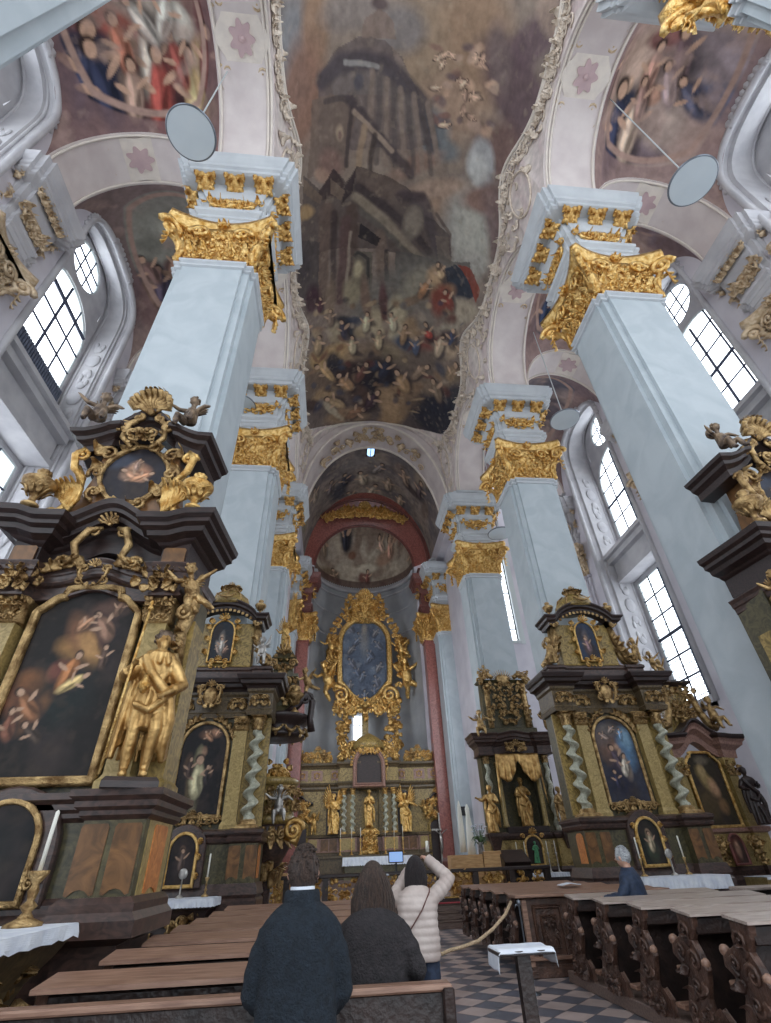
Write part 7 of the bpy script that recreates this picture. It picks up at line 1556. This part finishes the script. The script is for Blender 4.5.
# communion rail
t=thing('communion_rail','dark communion rail with gilded pierced panels along the chancel step','rail',(2.2,19.2,.55))
G().box(-4.9,4.9,-.12,.14,.74,.84,.02).box(-4.9,4.9,-.1,.1,0,.1).build('rail',M['wood_dark'],t)
for k in range(9):
    x=-4.8+1.2*k; G().box(x-.09,x+.09,-.1,.1,.08,.76,.01).build('post',M['pew_dark'],t)
    if k<8: g=G(); foliage(g,wallM(x+.6,0,.42,'-y'),.9,.52,k+2,18,.22); g.tube([(x+.15,0,.12),(x+1.05,0,.12)],.03,5); g.build('pierced_panel',M['gold'],t,True)
t=thing('ambo','light oak box lectern behind the communion rail, left of the niche altar','ambo',(4.75,20.2,.55))
G().box(-.75,.35,-.3,.3,0,1.2,.01).build('body',M['oak_light'],t); G().box(.38,1.0,-.35,.25,0,1.28,.01).build('side_box',M['oak_light'],t)
t=thing('prie_dieu','dark wooden kneeling desk at the right end of the communion rail','desk',(5.7,19.8,.55)); G().extr([(-.35,0),(.4,0),(.4,1.2),(.3,1.3),(-.45,.95),(-.35,.85)],0,.9,'x',.01).build('body',M['wood_dark'],t)
t=thing('ambo','light oak box at the left end of the chancel, left of the navy coat','ambo',(-1.4,20.4,.55)); G().box(-.5,.3,-.3,.3,0,.9,.01).build('body',M['oak_light'],t)
t=thing('monitor','small flat monitor with a pale blue picture, before the high altar table','monitor',(2.2,20.6,.55))
G().box(-.03,.03,-.03,.03,0,1.1).box(-.25,.25,-.15,.15,0,.03).build('stand',M['black'],t); G().box(-.26,.26,-.03,.03,1.06,1.4,.01).build('housing',M['black'],t)
G().box(-.23,.23,-.04,-.032,1.09,1.37).build('screen',mat_emit('screen_glow',(.35,.55,.95),.35),t)
for (x,y,z,lb) in ((5.1,20.0,1.75,'vase of white flowers on the oak box lectern'),(1.25,17.4,.0,'big white and pink flower arrangement between the two women')):
    t=thing('flower_vase',lb,'flowers',(x,y,z)); rd=random.Random(int(x*10)); s=1.0 if z>.5 else 1.6
    G().lathe([(.08,0),(.1,.1*s),(.06,.3*s),(.09,.34*s)],(0,0,0),12).build('vase',M['silver'],t,True)
    if z<.1: G().box(-.15,.15,-.15,.15,-.0,.02).build('stand',M['wood_dark'],t)
    g=G(); st=G(); lf=G()
    for i in range(26):
        a=rd.uniform(0,6.3); r=rd.uniform(.05,.26)*s; h=(.5+rd.uniform(0,.35))*s; p=(r*cos(a),r*sin(a),h); st.tube([(0,0,.3*s),(p[0]*.5,p[1]*.5,h*.7),p],.006,4)
        for k in range(5): b=2*PI*k/5; g.ell((p[0]+.025*cos(b)*s,p[1]+.025*sin(b)*s,p[2]),(.022*s,.022*s,.014*s),6,4)
        leaf(lf,frame3((p[0]*.5,p[1]*.5,h*.55),(-sin(a),cos(a),0),(cos(a),sin(a),1)),.2*s,.04,1,4)
    g.build('blossom',M['linen'],t,True); st.build('stem',mat('stem_green',lin(70,96,60),None),t); lf.build('foliage',mat('leaf_green',lin(60,86,52),lin(96,120,80),8),t)
g=G(); g.lathe([(.16,0),(.15,.4),(.12,1.0),(.08,1.3),(.09,1.5),(.02,1.65)],(0,0,0),14); o=g.build('paschal_candle',M['candle'],None,True,loc=(5.25,22.0,1.0+.75)); tag(o,'thick pale candle standing against the blue wall left of the niche altar','candle')
g=G(); g.lathe([(.13,0),(.12,.5),(.1,1.1),(.07,1.5),(.02,1.7)],(0,0,0),14); o=g.build('paschal_candle',M['candle'],None,True,loc=(5.0,22.3,1.0+.85)); tag(o,'second thick pale candle, slightly behind and left of the first','candle')
g=G(); g.box(4.8,5.45,21.7,22.5,.55,1.75,.02); tag(g.build('candle_plinth',M['oak_light']),'light wooden plinth carrying the two thick pale candles','plinth')
q=at(464,811,1,31.8); g=G(); g.box(q.x-.22,q.x+.22,31.72,31.88,q.z-.22,q.z+.22,.02); tag(g.build('loudspeaker',M['black']),'small black square box fixed on the far right pier','loudspeaker')
# ================= HANGING DISCS =================
def disc(px,py,dep,r,ceil,label,cropdir=None):
    c=(AX[0]*((px-385.5)/F_PX)-AX[1]*((py-511.5)/F_PX)+AX[2])*dep+Vector((0,0,CZ)); t=thing('hanging_lamp',label,'lamp',tuple(c),0,'round disc lamps hanging from the vaults')
    G().lathe([(r*.98,0),(r,.02),(r,.05),(r*.96,.07)],(0,0,0),48).build('disc',M['disc'],t); G().tube([(r*cos(PI*i/24),r*sin(PI*i/24),.035) for i in range(49)],.035,6).build('rim',M['steel'],t)
    e=at(ceil[0],ceil[1],2,zais(*ceil[2])-.0 if False else ceil[3]); d=Vector(e)-c
    G().tube([(0,0,.07),(0,0,max(.5,ceil[3]-c.z))],.022,6).build('rod',M['frame_light'],t)
M['disc']=mat('lamp_diffuser',lin(186,196,202),lin(194,203,208),1,.5)
disc(191,134,13.0,.62,(215,90,0,24.0),'large round disc lamp hanging before the first left pier')
disc(693,182,13.6,.62,(610,90,0,24.6),'round disc lamp under the right aisle fresco, largest of the right discs')
disc(565,420,21.5,.62,(548,375,0,24.2),'round disc lamp hanging between the second right pier and the oval window')
disc(241,406,21.0,.6,(255,380,0,24.2),'grey disc lamp half hidden behind the first left pier')
disc(500,534,27.5,.66,(492,500,0,24.2),'small disc lamp hanging right of the third right pier capital')
# ================= STUCCO RELIEFS ON THE VAULTS =================
def soffit_cart(side,k,t_,kind=0):
    # cartouche on the underside of an arcade arch, at angle t_ along the arch
    xa,xb=(XLO,XL) if side<0 else (XR,XRO); m=(YC[k]+YC[k+1])/2; gg=(YC[k+1]-YC[k])/2-HP; a=t_
    o=(( xa+xb)/2,m-gg*cos(a),ZI+3.3*sin(a)-.02); tan=Vector((0,gg*sin(a),3.3*cos(a))).normalized(); n=Vector((0,cos(a)*3.3,-sin(a)*gg)).normalized()
    return frame3(o,(1,0,0),tan,n)
for side in (-1,1):
    for k in range(3):
        g=G(); m=soffit_cart(side,k,PI/2); pk=G()
        pk.loft([[((.62+.1*cos(6*PI*2*i/36))*cos(2*PI*i/36),(1.0+.14*cos(6*PI*2*i/36))*sin(2*PI*i/36),z) for i in range(36)] for z in (0,.05)],True,True,m)
        pk.build('x',M['band_light']) if False else None
        g.loft([[(.78*(1+.13*cos(6*PI*2*i/64))*cos(2*PI*i/64),1.25*(1+.1*cos(6*PI*2*i/64))*sin(2*PI*i/64),z) for i in range(64)] for z in (0,.05)],True,True,m)
        base=g.build('stucco_cartouche',M['band_light'],SOFFIT)
        q=G(); q.loft([[((.36+.08*cos(7*2*PI*i/56))*cos(2*PI*i/56),(.42+.08*cos(7*2*PI*i/56))*sin(2*PI*i/56),z) for i in range(56)] for z in (.05,.09)],True,True,m); q.ell(m@Vector((0,0,.1)),(.1,.1,.1),8,6); q.build('rosette',M['band_pink'],base)
        q=G()
        for s in (-1,1):
            for e in (-1,1):
                scroll(q,m@T(s*.62,e*.85,.06,e*.8)@Matrix.Diagonal((s,e,1,1)),.24,1.4,.05,14); leaf(q,m@T(s*.5,e*1.1,.05,-s*(1.0 if e>0 else 2.2),.5),1,.3,.8,5)
            foliage(q,m@T(0,s*1.75,.03),.8,.9,3,14,.24)
        q.build('relief_scroll',M['relief_gilt'],base,True)
for side in (-1,1):
    for k in (1,2):
        xa,xb=(XLW,XLO) if side<0 else (XRO,XRW); cx=(xa+xb)/2; h=(xb-xa)/2; a=PI*(.42 if side<0 else .58)
        o=(cx-h*cos(a),YC[k],ZI+3.4*sin(a)-.02); m=frame3(o,Vector((sin(a)*h,0,cos(a)*3.4)),(0,1,0),None); 
        n=m.to_3x3()@Vector((0,0,1)); 
        if n.z>0: m=m@Matrix.Diagonal((1,-1,-1,1))
        g=G(); g.loft([[(1.25*(1+.13*cos(6*2*PI*i/64))*cos(2*PI*i/64),.74*(1+.1*cos(6*2*PI*i/64))*sin(2*PI*i/64),z) for i in range(64)] for z in (0,.05)],True,True,m)
        base=g.build('stucco_cartouche',M['band_light'],SOFFIT)
        q=G(); q.loft([[((.42+.09*cos(7*2*PI*i/56))*cos(2*PI*i/56),(.38+.08*cos(7*2*PI*i/56))*sin(2*PI*i/56),z) for i in range(56)] for z in (.05,.09)],True,True,m); q.build('rosette',M['band_pink'],base)
        q=G()
        for s in (-1,1):
            foliage(q,m@T(s*1.6,0,.03,s*PI/2),.9,1.0,5,14,.3)
            for e in (-1,1): scroll(q,m@T(s*.95,e*.5,.06,e*.8)@Matrix.Diagonal((s,e,1,1)),.2,1.4,.045,12)
        q.build('relief_scroll',M['relief_gilt'],base,True)
# rocaille along both edges of the big fresco
def vframe(Y,arc):
    p=Vector(vpt(Y,arc,.03)); py=Vector(vpt(Y+.05,arc,.03)); pa=Vector(vpt(Y,arc+.05,.03)); ty=(py-p).normalized(); ta=(pa-p); ta=(ta-ty*ta.dot(ty)).normalized(); n=ty.cross(ta)
    c=Vector((XC,Y,24))-p
    if n.dot(c)<0: return frame3(tuple(p),ty,-ta,-n),-1
    return frame3(tuple(p),ty,ta,n),1
for side in (-1,1):
    for k in range(4):
        yc=YC[k]; g=G(); rd=random.Random(k*2+side)
        for i in range(120):
            Y=yc+rd.uniform(-4,4)
            if not .2<Y<24.6: continue
            a=earc(Y,side); lim=a if side<0 else PI*HA-a
            d=rd.choice((.22,.35,.5)) if i%3 else rd.uniform(.3,max(.4,lim*.9))
            if d>lim: continue
            arc=a-side*-1*d if side<0 else a+d
            if side<0: arc=a-d
            m,_=vframe(Y,arc); s=rd.uniform(.22,.46); an=rd.uniform(0,6.3)
            if i%2: scroll(g,m@T(0,0,.02,an),s*.6,1.3,.035,12)
            else: leaf(g,m@T(0,0,.0,an,s*1.3),1,.34,.8,5)
        # oval moulded panel at the pier
        if .5<yc<25:
            ring=[]
            for i in range(33):
                b=2*PI*i/32; Y=yc+.75*cos(b); lim=math.acos(max(-1,1-edge_off(yc)/HA))*HA; arc=lim*.55+.5*sin(b); arc=arc if side<0 else PI*HA-arc; ring.append(vpt(Y,arc,.04))
            g.tube(ring,.045,5)
        if g.v: g.build('stucco_rocaille',M['rocaille'],VAULT,True)
# ornament on the chancel arch
g=G()
for i in range(26):
    a=PI*(.22+.56*i/25); o=(XC-4.6*cos(a),26.5+.25*((i%2)*2-1),20.6+7.57*sin(a)); n=Vector((cos(a)*.6,0,-sin(a))).normalized(); m=frame3(o,(0,1,0),Vector((0,1,0)).cross(n)*-1,n); 
    (scroll(g,m@T(0,0,.03,i),.3,1.4,.06,12) if i%2 else leaf(g,m@T(0,0,0,(i%5)-2,.8),1,.34,.8,5))
m=frame3((XC,25.4,28.2),(1,0,0),(0,.7,1)); cartouche(g,frame3((XC,26.2,28.1),(1,0,0),(0,1,0))@Matrix.Diagonal((1,1,-1,1)),1.6,1.5)
g.build('stucco_garland',M['relief_gilt'],CHARCH,True)
# ================= PEOPLE =================
M['skin']=mat('skin',lin(196,150,128),lin(208,164,142),8,.5)
M['hair_brown']=mat('brown_hair',lin(42,32,28),lin(84,66,56),18,.45,bump=.6,bscale=60,stretch=(6,6,1))
M['hair_dark']=mat('dark_hair',lin(24,20,22),lin(52,42,42),18,.4,bump=.6,bscale=60,stretch=(6,6,1))
M['hair_grey']=mat('grey_hair',lin(150,152,156),lin(196,198,200),18,.6,bump=.6,bscale=60)
M['coat_navy']=mat('navy_wool',lin(18,26,34),lin(28,38,48),30,.9,bump=.5,bscale=90)
M['coat_dark']=mat('charcoal_wool',lin(32,29,31),lin(46,41,43),25,.85,bump=.4,bscale=70)
M['puffer']=mat('beige_puffer',lin(176,160,152),lin(198,184,176),5,.45,bump=.15,bscale=14)
M['jeans']=mat('jeans',lin(26,36,54),lin(42,54,76),20,.8)
M['trousers']=mat('dark_trousers',lin(28,28,32),None,rough=.8)
M['shoe']=mat('shoe_leather',lin(30,26,26),None,rough=.5)
M['jacket_blue']=mat('navy_jacket',lin(30,42,62),lin(44,58,82),20,.7,bump=.2,bscale=20)
M['strap']=mat('leather_strap',lin(92,52,44),None,rough=.5)
def torso(g,H,z0,prof,n=44,quilt=0,wr=0,seed=0,lean=0):
    rings=[]; m=70
    for i in range(m+1):
        z=z0+(prof[-1][0]-z0)*i/m
        for a,b in zip(prof,prof[1:]):
            if a[0]<=z<=b[0]+1e-9: t=(z-a[0])/(b[0]-a[0]); t=t*t*(3-2*t) if False else t; rx=a[1]+(b[1]-a[1])*t; ry=a[2]+(b[2]-a[2])*t; break
        q=1+quilt*abs(sin(z*PI/.062))
        rg=[]
        for j in range(n):
            a=2*PI*j/n; f=q+wr*(sin(3*a+9*z+seed)*.5+sin(5*a-14*z+seed*2)*.35+.6*sin(24*z+2*sin(2*a+seed)))*.5
            ca,sa=cos(a),sin(a); e=.82; rg.append((rx*f*math.copysign(abs(ca)**e,ca),ry*f*math.copysign(abs(sa)**e,sa)+lean*z,z))
        rings.append(rg)
    g.loft(rings)
def person(label,loc,rz,H,coat,hairm,hairfn,arms,prof,z0,look,legs,quilt=0,wr=.03,seed=0,vox=.011,seated=False,neck=1.0,hat=None,extra=None):
    # built facing +Y, all lengths for a 1.7 m person scaled by H/1.7
    t=thing('person',label,'person',loc,rz); k=H/1.7; S=Matrix.Scale(k,4)
    b=G(); b.M=S; L=Vector(look).normalized(); hc=Vector((0,.02,1.585))+Vector((L.x,L.y,0))*.01
    b.tube([(0,0,1.36),(0,-.005,1.45),(0,.01,1.53)],[.062,.054,.055],12); b.M=None
    head(b,tuple(hc*k),.225*k,look)
    hips=.5 if seated else .92
    if not seated:
        for s in (-1,1): b.tube([Vector((s*.09,0,.95))*k,Vector((s*.1,.01,.5))*k,Vector((s*.1,-.02,.09))*k],[.085*k,.055*k,.036*k],10)
        b.tube([Vector((0,0,.9))*k,Vector((0,0,1.2))*k,Vector((0,0,1.4))*k],[.13*k,.12*k,.1*k],12)
    else: b.tube([Vector((0,0,.95))*k,Vector((0,0,1.4))*k],[.13*k,.11*k],12)
    for s,(e,h,hd) in zip((-1,1),arms):
        e=Vector(e)*k; h=Vector(h)*k; sh=Vector((s*.1,0,1.34))*k
        b.tube([Vector((0,0,1.33))*k,sh,e,h],[.05*k,.04*k,.034*k,.026*k],10); hand(b,h,Vector(hd),(-s*.6,.4,.2),.1*k,.7,s)
    b.build('body',M['skin'],t,True,mods=RM(.0085))
    c=G(); c.M=S; torso(c,H,z0,prof,quilt=quilt,wr=wr,seed=seed)
    for s,(e,h,hd) in zip((-1,1),arms):
        sh=Vector((s*(prof[-3][1]-.05),0,1.335)); e=Vector(e); h=Vector(h); n=14; P_=[];R__=[]
        ctl=[sh,sh+(e-sh)*.5+Vector((s*.012,0,0)),e,e+(h-e)*.5,h]; rr=[.07,.072,.064,.058,.05]
        for i in range(29):
            u=i/28*4; j=min(3,int(u)); f=u-j; P_.append(ctl[j].lerp(ctl[j+1],f)); q=(1+quilt*2.2*abs(sin(i*PI/3))) if quilt else (1+wr*1.5*sin(i*1.3+seed)); R__.append((rr[j]+(rr[j+1]-rr[j])*f)*q)
        c.tube(P_,R__,14)
    c.M=None
    c.build('coat',M[coat],t,True,mods=[('REMESH',dict(mode='VOXEL',voxel_size=vox,use_smooth_shade=True)),('SMOOTH',dict(factor=.4,iterations=1))])
    h=G(); hairfn(h,hc,k,L); h.build('hair',M[hairm],t,True)
    if not seated:
        for s in (-1,1):
            g=G(); g.tube([Vector((s*.085,0,.93))*k,Vector((s*.1,.01,.7))*k,Vector((s*.1,.012,.5))*k,Vector((s*.1,-.01,.3))*k,Vector((s*.1,-.02,.1))*k],[.105*k,.095*k,.072*k,.062*k,.055*k],14); g.build('trouser_leg',M[legs],t,True)
            g=G(); g.tube([Vector((s*.1,-.06,.05))*k,Vector((s*.1,.02,.055))*k,Vector((s*.11,.14,.035))*k,Vector((s*.11,.19,.03))*k],[.045*k,.05*k,.042*k,.028*k],12); g.build('shoe',M['shoe'],t,True)
    else:
        for s in (-1,1):
            g=G(); g.tube([Vector((s*.09,0,.95))*k,Vector((s*.11,.4,.97))*k,Vector((s*.11,.44,.6))*k,Vector((s*.11,.42,.5))*k],[.1*k,.08*k,.062*k,.055*k],12); g.build('trouser_leg',M[legs],t,True)
            g=G(); g.tube([Vector((s*.11,.36,.46))*k,Vector((s*.11,.56,.46))*k],[.05*k,.035*k],10); g.build('shoe',M['shoe'],t,True)
    if extra: extra(t,k)
    return t
def hair_short(h,c,k,L):
    rd=random.Random(2); h.ell((c.x*k,c.y*k-.012,c.z*k+.018),(.088*k,.105*k,.115*k),16,12)
    for i in range(110):
        a=rd.uniform(PI*.95,PI*2.05); b=rd.uniform(-.55,1.45); r=Vector((cos(a)*cos(b)*.086,sin(a)*cos(b)*.1,sin(b)*.118))
        p=(c+Vector((0,-.012,.02))+r)*k; w=Vector((rd.uniform(-.5,.9),rd.uniform(-.3,.3),.5*rd.uniform(-1,1)))*.022*k
        h.tube([p-r*.04*k,p+w*.5,p+w],[.009*k,.009*k,.004*k],5)
    for i in range(60):
        a=rd.uniform(0,6.28); b=rd.uniform(.7,1.5); r=Vector((cos(a)*cos(b)*.086,sin(a)*cos(b)*.1,sin(b)*.118)); p=(c+Vector((0,-.01,.025))+r)*k; w=Vector((.02,rd.uniform(-.01,.01),-.004))*k
        h.tube([p-r*.05*k,p+w*.5,p+w],[.009*k,.009*k,.004*k],5)
def hair_long(length,w=.1):
    def f(h,c,k,L):
        rd=random.Random(5); h.ell((c.x*k,c.y*k-.01,c.z*k+.015),(.092*k,.108*k,.12*k),16,12)
        for i in range(120):
            a=PI*(.93+1.14*i/119); n=8; P=[]; R=[]; x=cos(a); y=sin(a); l=length*rd.uniform(.86,1.04)
            for j in range(n+1):
                t=j/n; z=c.z+.09-(l+.09)*t; r=1.0 if t<.3 else 1.0+.25*math.sin((t-.3)*3); 
                bx=.088*x*(1+ (w/.088-1)*min(1,t*2)); by=.1*y*(.75+.25*(1-t))-.015
                e=min(1,t*5)**.5; P.append(Vector((bx*e+.004*sin(j*1.3+i),by*e+c.y+.004*sin(i*2.1+j),z+(.035*(1-min(1,t*5))))) *k); R.append((.014*(1-.55*t))*k)
            h.tube(P,R,5)
    return f
MANX=at(302,900,1,3.5).x
def man_extra(t,k):
    g=G(); g.lathe([(.085,1.40),(.092,1.43),(.088,1.50),(.078,1.515),(.07,1.49),(.068,1.42)],(0,.0,0),26,Matrix.Scale(k,4)@Matrix.Diagonal((1.12,1.05,1,1))); g.build('collar',M['coat_navy'],t,True)
    g=G(); g.lathe([(.066,1.45),(.07,1.5),(.069,1.527),(.062,1.53),(.06,1.46)],(0,.004,0),24,Matrix.Scale(k,4)); g.build('shirt_collar',M['linen'],t,True)
person('person with short brown hair in a long navy wool coat, back to the viewer',(MANX,3.5,0),.0,1.70,'coat_navy','hair_brown',hair_short,
  [((-.225,.02,1.1),(-.17,.2,1.0),(.4,1,-.1)),((.225,.02,1.1),(.17,.2,1.0),(-.4,1,-.1))],
  [(.42,.25,.18),(.7,.235,.165),(.98,.205,.145),(1.15,.2,.14),(1.3,.21,.14),(1.38,.2,.12),(1.43,.15,.1),(1.47,.085,.08)],.42,(-.05,1,.28),'trousers',0,.035,1,extra=man_extra)
WX=at(373,900,1,4.3).x
person('person with long brown hair in a dark charcoal jacket, right of the navy coat',(WX,4.3,0),-.05,1.62,'coat_dark','hair_brown',hair_long(.36,.15),
  [((-.27,.02,1.1),(-.18,.25,1.05),(.4,1,.1)),((.3,-.02,1.1),(.24,.2,.98),(-.3,1,0))],
  [(.7,.25,.18),(.9,.24,.17),(1.1,.225,.155),(1.28,.228,.15),(1.37,.215,.125),(1.42,.14,.1),(1.46,.08,.075)],.7,(.05,1,.1),'trousers',0,.04,4)
LX=at(417,900,1,6.3).x
def lady_extra(t,k):
    g=G(); g.tube([Vector((-.16,-.135,1.02))*k,Vector((-.08,-.165,1.12))*k,Vector((.04,-.165,1.26))*k,Vector((.13,-.1,1.4))*k,Vector((.14,0,1.44))*k],[.012*k]*5,6,flat=.5); g.build('shoulder_strap',M['strap'],t,True)
    g=G(); c=Vector((.03,.3,1.62))*k; g.box(c.x-.075*k,c.x+.075*k,c.y-.005,c.y+.005,c.z-.04*k,c.z+.04*k,.004); g.build('phone',M['black'],t)
person('person in a quilted beige puffer jacket raising a phone overhead, standing in the aisle',(LX,6.3,0),-.1,1.66,'puffer','hair_dark',hair_long(.25,.11),
  [((-.24,.16,1.36),(-.07,.3,1.58),(.3,.5,.6)),((.36,.06,1.5),(.15,.24,1.68),(-.6,.5,.3))],
  [(.86,.2,.145),(1.0,.205,.15),(1.15,.195,.145),(1.3,.205,.145),(1.38,.195,.12),(1.43,.13,.095),(1.46,.08,.075)],.86,(-.05,1,.25),'jeans',.05,.012,2,vox=.009,extra=lady_extra)
sp=at(632,890,1,8.95)
person('white-haired seated person in a navy jacket, in the right pews',(sp.x+.03,8.98,-.16),.9,1.85,'jacket_blue','hair_grey',hair_short,
  [((-.25,.12,1.14),(-.16,.36,1.12),(.4,1,.1)),((.26,.1,1.14),(.2,.36,1.12),(-.3,1,0))],
  [(.82,.22,.2),(1.0,.225,.19),(1.2,.22,.16),(1.3,.225,.15),(1.38,.21,.125),(1.43,.14,.1),(1.47,.08,.08)],.82,(.3,1,-.1),'trousers',0,.03,7,seated=True)
# ================= LIGHT AND CAMERA =================
w=bpy.data.worlds.new('World'); SC.world=w; w.use_nodes=True
bg=w.node_tree.nodes['Background']; bg.inputs[0].default_value=(.85,.92,1.0,1); bg.inputs[1].default_value=WORLD_S
def area(name,loc,rot,sx,sy,e,c=(.88,.94,1)):
    l=bpy.data.lights.new(name,'AREA'); l.shape='RECTANGLE'; l.size=sx; l.size_y=sy; l.energy=e; l.color=c
    o=bpy.data.objects.new(name,l); COL.objects.link(o); o.location=loc; o.rotation_euler=rot; return o
cam=bpy.data.cameras.new('Camera'); co_=bpy.data.objects.new('Camera',cam); COL.objects.link(co_)
cam.sensor_fit='HORIZONTAL'; cam.sensor_width=36; cam.lens=F_PX/771*36; cam.clip_end=200; cam.clip_start=.05
m=Matrix.Identity(4)
for i in range(3): m[i][0]=AX[0][i]; m[i][1]=AX[1][i]; m[i][2]=-AX[2][i]
m[2][3]=CZ; co_.matrix_world=m; SC.camera=co_
SC.view_settings.view_transform='Standard'; SC.view_settings.look='None'; SC.view_settings.gamma=1; SC.view_settings.use_curve_mapping=False
SC.view_settings.exposure=EXPO
